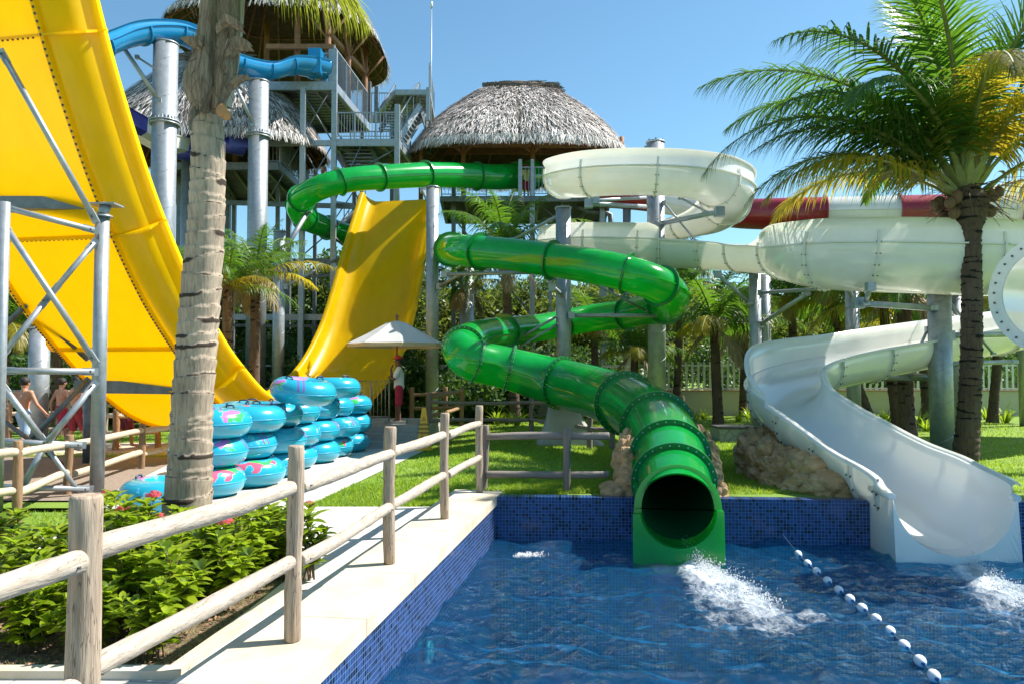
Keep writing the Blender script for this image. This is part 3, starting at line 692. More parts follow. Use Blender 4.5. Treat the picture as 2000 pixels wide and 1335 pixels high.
# ---- red and white striped tube behind
SP = [(1170, 384, 42, 32.5), (1262, 392, 42, 31.5), (1340, 404, 44, 30.5), (1400, 414, 50, 29), (1450, 418, 58, 27.5), (1560, 418, 64, 26), (1700, 416, 66, 25.5), (1850, 414, 68, 25), (2060, 414, 72, 24)]
SS = path_from(SP, 8); SF = frames(SS)
rs = thing('striped_tube_slide', 'red and white striped tube slide running behind the white loops', 'water slide', (SS[-1][0], SS[-1][1], 0))
cuts = [0, 9, 23, 43, 51, 56, 61, len(SS)-1]
for k, (a, b) in enumerate(zip(cuts[:-1], cuts[1:])):
    o = seg_tube('tube_section', SS, SF, a, b, RED if k % 2 == 0 else WHITE, rs, 28)
    if k: 
        mb = MB(); ring_flange(mb, SF[a], SS[a][3]*.99, SS[a][3]+.07, .05, n=32); mb.build('flange', RED, rs)
for px_ in (1225, 1760, 1990):
    i = min(range(len(SS)), key=lambda k: abs(SS[k][0]-P(px_, 400, SS[k][1]).x)); q = SF[i][0]
    MB().cyl((q.x, q.y, q.z-SS[i][3]), (q.x, q.y, -.26), .17, 16).build('column', STEEL, rs)
# ---- light blue flume of the tall tower
BP = [(130, 120, 60, 22, .25), (180, 92, 60, 22.5, .25), (240, 66, 58, 23.5, .22), (300, 56, 56, 24.5, .18), (350, 60, 54, 25.5, .15), (400, 84, 52, 26.5, .12), (440, 112, 50, 27.5, .1), (490, 128, 48, 28.6, .1), (530, 132, 46, 29.4, .1), (565, 122, 48, 30, .1), (600, 124, 52, 30.6, .1), (632, 132, 54, 31.2, .1)]
BS = path_from(BP, 7); BF = frames(BS)
bt = thing('blue_flume_slide', 'sky blue open flume curving out of the tallest tower above the palm trunk', 'water slide', (BS[0][0], BS[0][1], 0))
bfl = list(range(0, len(BS), 9))
for a, b in zip(bfl, bfl[1:]+[len(BS)-1]):
    if b > a: flume(BS, BF, a, b, BLUE, BLUE, bt)
for k in bfl[1:]:
    mb = MB(); ring_flange(mb, BF[k], BS[k][3], BS[k][3]+.05, .05, math.radians(175), math.radians(365), 24); mb.build('flange', BLUE, bt)
p0 = P(612, 130, 31); MB().box((p0.x+.2, p0.y, p0.z), (.5, 1.3, 1.0)).build('launch_box', BLUE, bt)
# ---- purple and white lane slides starting from the lower tower
PPp = [(205, 238, 30, 24.0), (262, 262, 30, 26), (300, 276, 30, 27), (352, 285, 30, 28.5), (378, 290, 30, 29)]
ls = thing('lane_slide', 'purple and white open lane slide below the round thatch at upper left', 'water slide', P(300, 300, 27))
def channel(p, q, mt, w=1.0, h=.55):
    mb = MB(); a = Vector(p); b = Vector(q); t = (b-a).normalized(); s = t.cross(Vector((0, 0, 1))).normalized(); u = s.cross(t)
    pr = [(-w/2-.05, h), (-w/2, h), (-w/2+.03, .08), (-w/4, -.06), (0, .02), (w/4, -.06), (w/2-.03, .08), (w/2, h), (w/2+.05, h)]
    mb.grid([[a+s*x+u*z for x, z in pr], [b+s*x+u*z for x, z in pr]], 0, False)
    mb.grid([[a+s*(x*1.04)+u*(z-.03) for x, z in pr], [b+s*(x*1.04)+u*(z-.03) for x, z in pr]], 0, False)
    return mb.build('flume_section', mt, ls)
channel(P(190, 225, 25), P(262, 262, 27), PURP); channel(P(262, 262, 27), P(318, 292, 29), WHITE); channel(P(318, 292, 29), P(350, 300, 30), WHITE)
for (x0, x1, y0, dd) in ((350, 384, 285, 30), (438, 480, 272, 30)):
    a = P(x0, y0, dd); b = P(x1, y0+8, dd+.6); mb = MB(); mb.beam(a, b, 1.0, .66); mb.tube([a-V(0, .3, .3), b-V(0, .3, .35)], .28, 14); mb.build('launch_box', PURP, ls)
# ---- the big yellow half-pipe
YL = [(29.8, 8.85, 3.3), (29.15, 7.85, 3.3), (28.3, 6.4, 3.35), (27.4, 4.7, 3.4), (26.4, 3.15, 3.45), (24.8, 1.75, 3.5), (22.6, .98, 3.55), (20.5, .8, 3.6), (18.6, .88, 3.7), (17.05, 1.2, 3.75), (15.9, 1.85, 3.8), (15.07, 2.5, 3.82), (13.95, 3.6, 3.85), (12.8, 5.25, 3.85), (11.75, 7.3, 3.85), (11.05, 9.3, 3.85), (10.5, 11.4, 3.85)]
YS = spline(YL, 8)
YD = Vector((-.1923, -.9813, 0)); YLv = Vector((-.9813, .1923, 0))
def yw(D, z, s, nrm, off):
    k = (30-D)
    base = Vector((-2.8-.196*k, D, 0))
    p = base+YLv*s; p.z = z
    return p+nrm*off
ys_ = thing('halfpipe_slide', 'huge yellow half-pipe slide dropping from the hut and rearing up over the gravel', 'water slide', (-6.0, 20.0, -.2))
def ynorm(i):
    a = YS[max(i-1, 0)]; b = YS[min(i+1, len(YS)-1)]
    t = Vector((YD.x*(a[0]-b[0]), YD.y*(a[0]-b[0]), b[1]-a[1])).normalized()
    n_ = YLv.cross(t).normalized()
    if n_.z < 0 and i < 100: n_ = -n_
    return t, n_
nrm_prev = None; YN = []
for i in range(len(YS)):
    t, n_ = ynorm(i)
    if nrm_prev is not None and n_.dot(nrm_prev) < 0: n_ = -n_
    nrm_prev = n_; YN.append((t, n_))
if YN[80][1].z < 0: YN = [(t, -n_) for t, n_ in YN]
prof_r = [(0, .55), (.10, .57), (.16, .52), (.19, .40), (.20, .30), (.30, .16), (.42, .06), (.50, .015), (.58, .0), (.72, 0)]   # (s from the right lip, height above floor)
H_ = .56
def yrow(i, off=0.0):
    D, z, w = YS[i]; t, n_ = YN[i]; row = []
    for s, h in prof_r: row.append(yw(D, z, s-off*(.9 if h > .1 else .0)*(1 if s < .5 else 0), n_, h-H_-off))
    for k in range(1, 8): row.append(yw(D, z, lerp(.72, w-.72, k/8), n_, -H_-off))
    for s, h in prof_r[::-1]: row.append(yw(D, z, w-s, n_, h-H_-off))
    return row
joints = [0, 8, 20, 34, 46, 58, 68, 80, 89, 100, 111, 120, len(YS)-1]
for a, b in zip(joints[:-1], joints[1:]):
    mb = MB(); mb.grid([yrow(i) for i in range(a, b+1)], 0, True); mb.grid([yrow(i, .045)[::-1] for i in range(a, b+1)], 0, True)
    mb.build('slide_panel', YEL, ys_)
# longitudinal bolted ribs at the floor edges and cross ribs at the joints, on the outside
for side in (0, 1):
    mb = MB(); rows = []
    for i in range(len(YS)):
        D, z, w = YS[i]; t, n_ = YN[i]; s0 = .60; s1 = .66
        if side: s0, s1 = w-s0, w-s1
        rows.append([yw(D, z, s0, n_, -H_-.04), yw(D, z, s0, n_, -H_-.12), yw(D, z, s1, n_, -H_-.12), yw(D, z, s1, n_, -H_-.04)])
    mb.grid(rows, 0, False)
    for i in range(60, len(YS)-1):
        for f in (0, .33, .66):
            a = YS[i]*(1-f)+YS[i+1]*f; n_ = YN[i][1]; s0 = .63 if not side else a[2]-.63
            q = yw(a[0], a[1], s0, n_, -H_-.125)
            if (i*3+int(f*3)) % (1 if a[0] < 19 else 2) == 0 and True: mb.ball(q, .022, 1, 6, 4)
    mb.build('edge_rib', [YEL, BOLT], ys_)
for k in joints[1:-1]:
    D, z, w = YS[k]; t, n_ = YN[k]; mb = MB(); r0 = yrow(k, .04); r1 = yrow(k, .13)
    rows = [[a-t*.02, b-t*.02, b+t*.02, a+t*.02] for a, b in zip(r0, r1)]
    mb.grid(rows, 0, False)
    if k > 60:
        for j in range(26):
            s = lerp(.75, w-.75, (j+.5)/26); q = yw(D, z, s, n_, -H_-.10)
            mb.ball(q-t*.03, .02, 1, 6, 4)
    mb.build('cross_rib', [YEL, BOLT], ys_)
# steel beams that carry it, with the truss tower at the left
def ybeam(k, w, h, s0, s1, drop):
    D, z, ww = YS[k]; t, n_ = YN[k]
    a = yw(D, z, s0, n_, -H_-drop); b = yw(D, z, s1, n_, -H_-drop)
    return a, b
sf = thing('support_frame', 'galvanised truss tower propping the yellow half-pipe in front of the gravel', 'steel frame', G(187, 962, -.2))
def part_beam(name, a, b, w, h, par, mt=STEEL): return MB().beam(a, b, w, h).build(name, mt, par)
def pixcyl(name, q0, q1, r, par, mt=STEEL, ends=True, n=12):
    a = P(*q0); b = P(*q1); mb = MB(); mb.cyl(a, b, r, n)
    if ends:
        d = (b-a).normalized()
        for e, s in ((a, 1), (b, -1)):
            mb.beam(e-d*s*.06, e+d*s*.16, r*2.3, r*.7, up=(0, 1, 0)); mb.cyl(e+d*s*.03-V(0, r*1.2, 0), e+d*s*.03+V(0, r*1.2, 0), r*.4, 8, 1)
    return mb.build(name, [mt, BOLT], par)
part_beam('beam', P(-150, 396, 12.9), P(207, 399, 12.9), .20, .21, sf, STEELD)
part_beam('beam', P(150, 754, 15.9), P(400, 757, 15.9), .22, .26, sf, STEELD)
cb = G(189, 962, -.2)
mb = MB(); mb.cyl((cb.x, cb.y, cb.z), (cb.x, cb.y, P(193, 425, cb.y).z), .105, 24); tp = P(193, 425, cb.y); tp = V(cb.x, cb.y, tp.z)
mb.cyl(tp, tp+V(0, 0, .03), .15, 20); mb.cyl(tp+V(0, 0, .03), tp+V(0, .1, .22), .085, 16); mb.box(tp+V(0, .1, .22), (.42, .32, .025)); mb.build('column', STEEL, sf)
c2_ = G(170, 905, -.2); mb = MB(); mb.cyl(c2_, V(c2_.x, c2_.y, P(170, 738, c2_.y).z), .09, 20); mb.build('column', STEELD, sf)
l1 = G(-6, 1000, -.2); MB().cyl(l1, V(l1.x, l1.y, P(3, 395, l1.y).z), .07, 16).build('column', STEEL, sf)
for q0, q1, r in [((4, 104, 11.2), (185, 428, 11.85), .045), ((4, 404, 11.2), (184, 450, 11.85), .045), ((4, 432, 11.2), (184, 702, 11.85), .045), ((184, 474, 11.85), (102, 572, 11.6), .042), ((92, 584, 11.55), (2, 698, 11.2), .042),
                  ((4, 723, 11.2), (184, 725, 11.85), .05), ((2, 748, 11.2), (90, 866, 11.55), .045), ((184, 750, 11.85), (88, 868, 11.5), .045), ((88, 868, 11.5), (44, 950, 11.4), .045), ((88, 868, 11.5), (160, 968, 11.8), .035), ((0, 861, 11.2), (160, 868, 11.8), .045), ((0, 950, 11.2), (174, 954, 11.85), .045)]:
    pixcyl('brace', q0, q1, r, sf)
for q0, q1, r in [((-4, 542, 14.2), (168, 698, 15.2), .045), ((-4, 648, 14.2), (176, 478, 14.8), .05), ((-4, 458, 14), (168, 453, 14.6), .05), ((170, 742, 15.5), (60, 858, 15), .05), ((0, 815, 14.6), (120, 905, 15.2), .04)]:
    pixcyl('brace', q0, q1, r, sf, STEELD)
# ------------------------------------------------------------------ big galvanised columns with bracket arms
def column(px, ptop, D, dia, label, arms=(), flange=None, zb=-.26, group='big galvanised slide columns', cap=True):
    top = P(px, ptop, D); t = thing('steel_column', label, 'column', (top.x, D, zb), group=group)
    mb = MB(); mb.cyl((top.x, D, zb), (top.x, D, top.z), dia/2, 32)
    # the spiral weld of the pipe
    n_ = int((top.z-zb)/(dia*1.6)*16); pts = [V(top.x+math.cos(k*math.pi/8)*(dia/2), D+math.sin(k*math.pi/8)*(dia/2), zb+(top.z-zb)*k/max(n_, 1)) for k in range(n_+1)]
    mb.tube(pts, .009, 4, 0)
    mb.build('pipe', STEEL, t)
    mb = MB(); mb.cyl((top.x, D, top.z-.03), (top.x, D, top.z+.012), dia/2+.02, 32)
    for k in range(6):
        a = k*math.pi/3+.4; mb.beam((top.x+math.cos(a)*dia*.42, D+math.sin(a)*dia*.42, top.z-.02), (top.x+math.cos(a)*dia*.42, D+math.sin(a)*dia*.42, top.z+.07), .03, .03, 1)
    mb.build('cap_plate', [STEEL, BOLT], t)
    if flange is not None:
        z = P(px, flange, D).z; mb = MB()
        for dz in (-.045, .045): mb.cyl((top.x, D, z+dz-.02), (top.x, D, z+dz+.02), dia/2+.09, 32)
        for k in range(24):
            a = k*math.pi/12; c = V(top.x+math.cos(a)*(dia/2+.05), D+math.sin(a)*(dia/2+.05), z); mb.cyl(c-V(0, 0, .09), c+V(0, 0, .11), .016, 6)
            mb.beam(c+V(0, 0, .06)-V(math.cos(a), math.sin(a), 0)*.04, c+V(0, 0, .20)-V(math.cos(a), math.sin(a), 0)*.05, .012, .05)
        mb.build('pipe_flange', STEEL, t)
    for (q0, q1, r) in arms:
        a = P(*q0); b = P(*q1); mb = MB(); mb.cyl(a, b, r, 12); d = (b-a).normalized()
        mb.box(a, (r*3.2, r*3.2, r*3.4), 0); mb.box(b, (r*2.8, r*2.8, r*1.6), 0)
        mb.build('bracket_arm', STEEL, t)
    return t
column(324, 86, 24.6, .76, 'tall column under the blue flume with a bolted pipe flange', [((232, 80, 24.0), (312, 198, 24.3), .07), ((268, 112, 24.2), (312, 140, 24.3), .035)], flange=241)
column(506, 160, 28.6, .72, 'tall column between palm trunk and tower, blue flume resting on its top', [((452, 150, 28.0), (496, 245, 28.3), .07), ((468, 168, 28.1), (494, 196, 28.3), .035)], flange=266)
column(546, 452, 27.6, .42, 'shorter column left of the yellow ramp with an arm up to the green bend', [((546, 505, 27.6), (602, 412, 28.4), .09), ((556, 560, 27.6), (690, 490, 31), .06)])
column(845, 366, 26.4, .44, 'slim column just right of the yellow ramp under the green tube', [((826, 372, 28), (838, 400, 26.5), .06), ((858, 560, 26.3), (900, 535, 25.0), .06), ((850, 765, 26.4), (850, 762, 26.6), .02)])
column(1100, 406, 21.2, .42, 'column standing between the two long runs of the green tube', [((1000, 470, 22.8), (1090, 421, 21.3), .045), ((868, 536, 22.3), (1088, 531, 21.4), .055), ((1078, 538, 20.0), (1078, 560, 20.0), .05), ((1078, 560, 20.0), (1098, 576, 20.9), .06),
        ((1116, 616, 20.9), (1302, 617, 20.6), .055), ((1142, 545, 19.8), (1262, 607, 20.8), .03), ((986, 676, 21.4), (1088, 618, 21.1), .035), ((1004, 684, 21.2), (1090, 632, 21.1), .03)])
column(1280, 278, 21.6, .50, 'tallest right-hand column rising through the upper white loop', [((1150, 398, 17.8), (1262, 404, 21.2), .06), ((1164, 392, 17.6), (1262, 386, 21.2), .045), ((1405, 414, 19.4), (1294, 436, 21.4), .07), ((1232, 306, 25), (1262, 288, 21.8), .035), ((1296, 396, 21.4), (1362, 474, 21.3), .03), ((1328, 386, 20.8), (1380, 414, 20.6), .03)])
column(1474, 520, 20.0, .30, 'thin column under the joint of the straight white run', [((1402, 536, 19.6), (1464, 592, 19.9), .05), ((1484, 572, 19.9), (1668, 560, 17.0), .045), ((1484, 634, 19.9), (1576, 574, 17.8), .05)])
column(1493, 524, 23.2, .34, 'thin shaded column just behind another, among the palms', [])
column(1664, 562, 19.5, .34, 'column below the wide white bend, behind the rising flume', [((1664, 580, 19.4), (1655, 560, 17.0), .05), ((1660, 735, 19.4), (1815, 739, 16.6), .05)])
column(1834, 572, 16.2, .46, 'thick column left of the coconut palm with arms to the white flumes', [((1676, 592, 15.6), (1822, 602, 16.1), .065), ((1700, 560, 15.0), (1690, 592, 15.4), .05), ((1852, 655, 16.2), (1990, 652, 16.6), .06), ((1812, 642, 16.3), (1774, 728, 16.6), .03), ((1846, 580, 16.2), (1940, 690, 16.8), .03), ((1850, 710, 16.2), (1980, 706, 16.8), .05), ((1770, 732, 16.8), (1822, 735, 16.3), .06)])
column(1867, 576, 20.5, .36, 'column in shade hidden behind the coconut palm trunk', [])
column(912, 522, 30, .58, 'distant column under the hut deck seen above the green tube', [])
column(78, 640, 19.6, .48, 'column beside the walking swimmers under the yellow half-pipe', [])
column(365, 300, 31, .40, 'shaded column between tall column and palm trunk', [])
# concrete pedestal of the green tube
pt = thing('pedestal', 'curved grey concrete pedestal carrying the lower green tube', 'pedestal', (G(1100, 850).x, 18.6, -.05))
mb = MB(); c = P(1098, 850, 18.4); rows = []; zt = P(1098, 768, 18.4).z
for k in range(13):
    f = k/12; z = lerp(-.1, zt+.2, f); hw = .28+.62*(1-f)**2.2; hd = .28+.3*(1-f)
    rows.append([V(c.x-.10*f+hw*sx*(1.2 if sx > 0 else .75)+0, 18.4+hd*sy, z) for sx, sy in ((-1, -.8), (-.85, -1), (.85, -1), (1, -.8), (1, .8), (.85, 1), (-.85, 1), (-1, .8))])
mb.grid(rows, 0, False, True); mb.add(rows[-1], [tuple(range(8))], 0, False); mb.build('concrete_block', CONC, pt)
MB().beam(c+V(-.35, 0, zt+.1-c.z+.1), c+V(.35, 0, zt+.2-c.z), .3, .25).build('saddle', STEEL, pt)
# ------------------------------------------------------------------ thatched roofs
def thatch_roof(par, c, hx, hy, ze, zr, rhx, rz=0.0, n=6500, seed=1, sq=.42, under=True, ridge=True):
    rr = random.Random(seed); Rm = Matrix.Rotation(rz, 3, 'Z'); c = Vector(c)
    def plan(a, hx_, hy_): 
        ca, sa = math.cos(a), math.sin(a); p = sq
        return Vector((hx_*math.copysign(abs(ca)**p, ca), hy_*math.copysign(abs(sa)**p, sa), 0))
    def S(a, v):
        e = plan(a, hx, hy); t = plan(a, rhx, .22)
        f = v**.92; q = lerp(e, t, f); zz = lerp(ze, zr, math.sin(v*math.pi/2)**.93*.25+.75*(v**.98))
        b = .05*hx*math.sin(v*math.pi); q = q*(1+.10*math.sin(v*math.pi)*(1-.2*v))
        return c+Rm@Vector((q.x, q.y, 0))+Vector((0, 0, zz-c.z))
    A = [2*math.pi*k/64 for k in range(64)]
    # even spacing round the superellipse
    mb = MB(); rows = [[S(a, v/14) for a in A] for v in range(15)]
    mb.grid(rows, 0, True, True); mb.build('thatch_core', THATCHB, par)
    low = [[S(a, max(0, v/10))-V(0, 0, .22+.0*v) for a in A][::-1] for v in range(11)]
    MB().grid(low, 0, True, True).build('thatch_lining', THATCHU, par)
    vs = np.zeros((n, 4, 3)); 
    per = np.cumsum([0]+[(S(A[(k+1) % 64], 0)-S(A[k], 0)).length for k in range(64)]); 
    for i in range(n):
        v = rr.random()**1.25*1.0 if i > n*.14 else 0.0
        s = rr.random()*per[-1]; k = int(np.searchsorted(per, s))-1; k = max(0, min(63, k)); fr_ = (s-per[k])/max(1e-6, per[k+1]-per[k])
        a = A[k]+fr_*2*math.pi/64
        p = S(a, v); p2 = S(a, max(0, v-.04)) if v > .04 else p+(p-S(a, v+.05)).normalized()*.1
        d = (p2-p).normalized(); tn = (S(a+.02, v)-p).normalized(); nn = tn.cross(d).normalized()
        if nn.z < 0: nn = -nn
        if v <= .05: d = (d*.5+Vector((0, 0, -1))*(.5+rr.random()*.4)).normalized()
        d = (d+tn*rr.gauss(0, .20)+nn*rr.uniform(.02, .26)).normalized()
        L_ = rr.uniform(.22, .55)*(hx/5); w = rr.uniform(.010, .024)*(hx/4)
        p = p+nn*rr.uniform(.0, .05)
        vs[i] = (p-tn*w, p+tn*w, p+d*L_+tn*w*.3, p+d*L_-tn*w*.3)
    np_mesh('thatch', (vs-np.array(par.location)).reshape(-1, 3), np.arange(n*4).reshape(-1, 4), THATCH, par)
    if ridge:
        m2 = 500; vs = np.zeros((m2, 4, 3))
        for i in range(m2):
            a = rr.uniform(0, 2*math.pi); q = plan(a, rhx+.2, .55); h = rr.uniform(-.45, .10)
            p = c+Rm@Vector((q.x*(1-.25*(h+.4)), q.y*(1-.6*(h+.4)), 0)); p.z = zr+h+.08
            t_ = Rm@Vector((math.cos(rr.gauss(0, .35)), math.sin(rr.gauss(0, .35)), rr.gauss(-.03, .1))); L_ = rr.uniform(.3, .6); w = .03
            vs[i] = (p, p+V(0, 0, w), p+t_*L_+V(0, 0, w-.05), p+t_*L_-V(0, 0, .05))
        np_mesh('ridge_thatch', (vs-np.array(par.location)).reshape(-1, 3), np.arange(m2*4).reshape(-1, 4), THATCHB, par)
        MB().tube([c+Rm@V(-rhx-.1, 0, 0)+V(0, 0, zr-c.z-.02), c+V(0, 0, zr-c.z+.05), c+Rm@V(rhx+.1, 0, 0)+V(0, 0, zr-c.z-.02)], [.26, .3, .26], 10).build('ridge_roll', THATCHB, par)
    # rafters
    mb = MB()
    for k in range(0, 64, 3):
        mb.cyl(S(A[k], .02)-V(0, 0, .3), S(A[k], .8)-V(0, 0, .3), .045, 6)
    for v in (.08, .25, .45): 
        mb.tube([S(a, v)-V(0, 0, .34) for a in A], .035, 5, closed=True)
    mb.build('rafters', WOOD, par)
    return S
def deck_frame(par, pts, z, th=.22, joists=8, mt=STEELD, rail=True, rail_edges=(0, 1, 2, 3), rmt=STEEL):
    "four-cornered steel deck at height z with joists below"
    pts = [Vector((p[0], p[1], z)) for p in pts]; a, b, c, d = pts
    mb = MB(); mb.add([q for q in pts]+[q-V(0, 0, .05) for q in pts], [(0, 1, 2, 3), (7, 6, 5, 4)], 0, False)
    for p, q in zip(pts, pts[1:]+pts[:1]): mb.beam(p-V(0, 0, th/2), q-V(0, 0, th/2), .12, th, 0)
    mb.build('deck_plate', mt, par)
    mb = MB()
    for k in range(1, joists):
        f = k/joists; mb.beam(lerp(a, b, f)-V(0, 0, .14), lerp(d, c, f)-V(0, 0, .14), .08, .16)
    for k in range(1, joists*3):
        f = k/(joists*3); mb.beam(lerp(a, d, f)-V(0, 0, .065), lerp(b, c, f)-V(0, 0, .065), .05, .03)
    mb.build('joists', mt, par)
def railing(par, a, b, h=1.05, bal=.13, post=1.6, mt=STEEL, r=.022):
    a = Vector(a); b = Vector(b); L_ = (b-a).length; mb = MB(); n_ = max(1, int(round(L_/post)))
    for k in range(n_+1): q = lerp(a, b, k/n_); mb.beam(q, q+V(0, 0, h+.04), .05, .05)
    mb.beam(a+V(0, 0, h), b+V(0, 0, h), .045, .045); mb.beam(a+V(0, 0, .12), b+V(0, 0, .12), .035, .035)
    m_ = int(L_/bal)
    for k in range(1, m_): q = lerp(a, b, k/m_); mb.beam(q+V(0, 0, .12), q+V(0, 0, h), .018, .018)
    return mb.build('railing', mt, par)
def steel_post(par, px, D, y0, y1, w=.2, mt=STEEL, name='post'):
    a = P(px, y0, D); b = P(px, y1, D); x = a.x
    return MB().beam((x, D, a.z), (x, D, b.z), w, w, up=(0, 1, 0)).build(name, mt, par)
def flight(par, a, b, wdir, w, n_, mt=STEEL, rails=True):
    "a stair flight from a (low) to b (high)"
    a = Vector(a); b = Vector(b); wdir = Vector(wdir).normalized()*w
    mb = MB()
    for s in (0, 1): mb.beam(a+wdir*s, b+wdir*s, .05, .26)
    mb.build('stringers', mt, par); mb = MB()
    run = b-a; run.z = 0; rn = run/n_
    for k in range(n_):
        p = lerp(a, b, (k+.5)/n_); mb.beam(p, p+wdir, max(.12, rn.length*.9), .04)
    mb.build('treads', mt, par)
    if rails:
        mb = MB()
        for s in (0, 1):
            mb.beam(a+wdir*s+V(0, 0, 1), b+wdir*s+V(0, 0, 1), .045, .045)
            for k in range(4): q = lerp(a, b, k/3)+wdir*s; mb.beam(q, q+V(0, 0, 1), .035, .035)
        mb.build('handrails', mt, par)
# --- hut over the slide start in the middle
hut = thing('thatched_hut', 'steel platform hut with a wide grey thatched roof in the middle', 'hut', (.3, 35.5, -.26))
zc = P(1000, 384, 32.3).z
xa = P(862, 384, 32.3).x; xb = P(1192, 384, 32.3).x
deck_frame(hut, [(xa, 32.3), (xb, 32.3), (xb+.3, 37.2), (xa-.2, 37.2)], zc, joists=7)
zu = zc
Sx = thatch_roof(hut, (P(1011, 300, 35.5).x, 35.5, 11), 4.9, 4.1, P(1000, 272, 32).z, P(1010, 172, 35.5).z, 1.55, n=26000, seed=3, sq=.62)
for px_, D_ in ((885, 33), (905, 37), (1040, 32.6), (1178, 32.8), (1182, 36.8), (1075, 37)):
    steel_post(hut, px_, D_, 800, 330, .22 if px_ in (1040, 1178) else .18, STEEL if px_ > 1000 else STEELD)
for px_ in (822, 905, 1040, 1175, 1215):
    a = P(px_, 366, 33.2); MB().cyl((a.x, 33.2, zc), (a.x, 33.2, P(px_, 268, 33.2).z), .10, 8).build('timber_post', WOOD, hut)
mb = MB()
for px_ in (905, 1040, 1175):
    a = P(px_, 300, 33.2)
    for s in (-1, 1): mb.cyl(a, a+V(.75*s, 0, .62), .06, 6)
mb.beam(P(815, 284, 33.2), P(1218, 284, 33.2), .16, .2); mb.beam(P(822, 296, 37.6), P(1205, 296, 37.6), .14, .3); mb.build('timber_braces', WOOD, hut)
railing(hut, (P(1013, 384, 32.3).x, 32.3, zc), (P(1072, 384, 32.3).x, 32.3, zc), 1.25, .14, .6)
railing(hut, (xa, 32.4, zc), (P(950, 384, 32.3).x, 32.4, zc), 1.05, .14, 1.2)
railing(hut, (xa, 37.1, zc), (xb, 37.1, zc), 1.1, .16, 1.2, STEELD)
for px_ in (1016, 1040, 1072):
    steel_post(hut, px_, 32.25, 384, 312, .15)
mb = MB()
for q0, q1 in (((890, 430, 33), (1040, 620, 33)), ((1040, 400, 33), (890, 600, 33)), ((1040, 392, 32.6), (1090, 430, 33.6)), ((1178, 400, 33), (1120, 430, 34))): mb.beam(P(*q0), P(*q1), .07, .07)
mb.build('cross_braces', STEELD, hut)
mb = MB(); a = P(1126, 402, 33); pl = [a, P(1150, 414, 33), P(1180, 415, 33), P(1192, 420, 33), P(1194, 445, 33), P(1194, 640, 33)]; mb.tube(pl, .12, 10); mb.build('drain_pipe', STEELD, hut)
MB().box(P(930, 345, 36.6), (4.2, .06, 1.1)).build('back_panel', mat('grey_panel', (.25, .25, .25), .7), hut)
# --- stair tower between the huts
twr = thing('stair_tower', 'tall steel stair tower with landings rising behind the green bend', 'stair tower', (P(690, 700, 33).x, 33.5, -.26))
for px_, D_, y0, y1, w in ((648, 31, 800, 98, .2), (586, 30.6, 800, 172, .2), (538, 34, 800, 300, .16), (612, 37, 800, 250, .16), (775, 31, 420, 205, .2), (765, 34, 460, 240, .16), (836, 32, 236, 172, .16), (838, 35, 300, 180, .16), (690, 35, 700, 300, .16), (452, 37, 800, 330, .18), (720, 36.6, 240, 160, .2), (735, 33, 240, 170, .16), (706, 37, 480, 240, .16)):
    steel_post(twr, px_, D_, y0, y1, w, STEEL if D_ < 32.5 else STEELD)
for (q0, q1, w) in (((524, 281, 31), (776, 279, 31), .22), ((438, 396, 34), (700, 404, 31), .2), ((524, 510, 31), (700, 509, 31), .18), ((440, 545, 34), (700, 536, 34), .14), ((440, 619, 31), (700, 620, 31), .24), ((440, 635, 32), (690, 637, 32), .12), ((538, 300, 34), (612, 300, 37), .12), ((648, 395, 31), (690, 400, 35), .12)):
    MB().beam(P(*q0), P(*q1), w*.6, w).build('girder', STEELD if w < .22 else STEEL, twr)
for q0, q1 in (((586, 172, 31), (648, 275, 31)), ((648, 172, 31), (586, 275, 31)), ((525, 390, 31), (586, 285, 31)), ((586, 390, 31), (648, 285, 31)), ((648, 390, 31), (590, 285, 31)), ((648, 285, 31), (705, 400, 31)), ((705, 285, 31), (650, 400, 31)), ((590, 500, 31), (700, 405, 31)), ((590, 405, 31), (700, 505, 31)), ((460, 600, 34), (586, 520, 34)), ((590, 515, 31), (700, 615, 31)), ((775, 290, 31), (705, 330, 31)), ((440, 700, 34), (586, 625, 34))):
    MB().cyl(P(*q0), P(*q1), .028, 6).build('tie_rod', STEELD, twr)
# mid landing
zl = P(700, 272, 31).z; a0 = P(650, 272, 31); b0 = P(776, 272, 31)
deck_frame(twr, [(a0.x, 31), (b0.x, 31), (b0.x+.2, 33.6), (a0.x+.2, 33.6)], zl, .30, 4, STEEL)
railing(twr, (a0.x, 31.02, zl), (b0.x, 31.02, zl), 1.1, .11, .9); railing(twr, (a0.x+.2, 33.5, zl), (b0.x+.2, 33.5, zl), 1.1, .13, 1.2); railing(twr, (b0.x+.05, 31.1, zl), (b0.x+.2, 33.5, zl), 1.1, .13, 1.2)
flight(twr, P(735, 318, 32.4), P(662, 286, 31.3), (0, 1, 0), 1.1, 6, STEELD, False)
a1 = P(680, 330, 31.2); mb = MB()
for k in range(7):
    yy = 288+k*7.2; mb.beam(P(669+k*2.2, yy, 31.6), P(722+k*2.0, yy, 31.6), .30, .05)
mb.beam(P(664, 284, 31.6), P(684, 334, 31.9), .05, .2); mb.beam(P(722, 284, 31.6), P(742, 334, 31.9), .05, .2); mb.build('treads', STEELD, twr)
flight(twr, P(742, 256, 32.2), P(772, 206, 33.6), (1, .1, 0), .95, 9, STEEL)
flight(twr, P(782, 268, 31.6), P(820, 206, 32.4), (.1, 1, 0), .9, 9, STEEL)
flight(twr, P(838, 268, 33.2), P(820, 205, 32.6), (.1, 1, 0), .6, 5, STEELD, False)
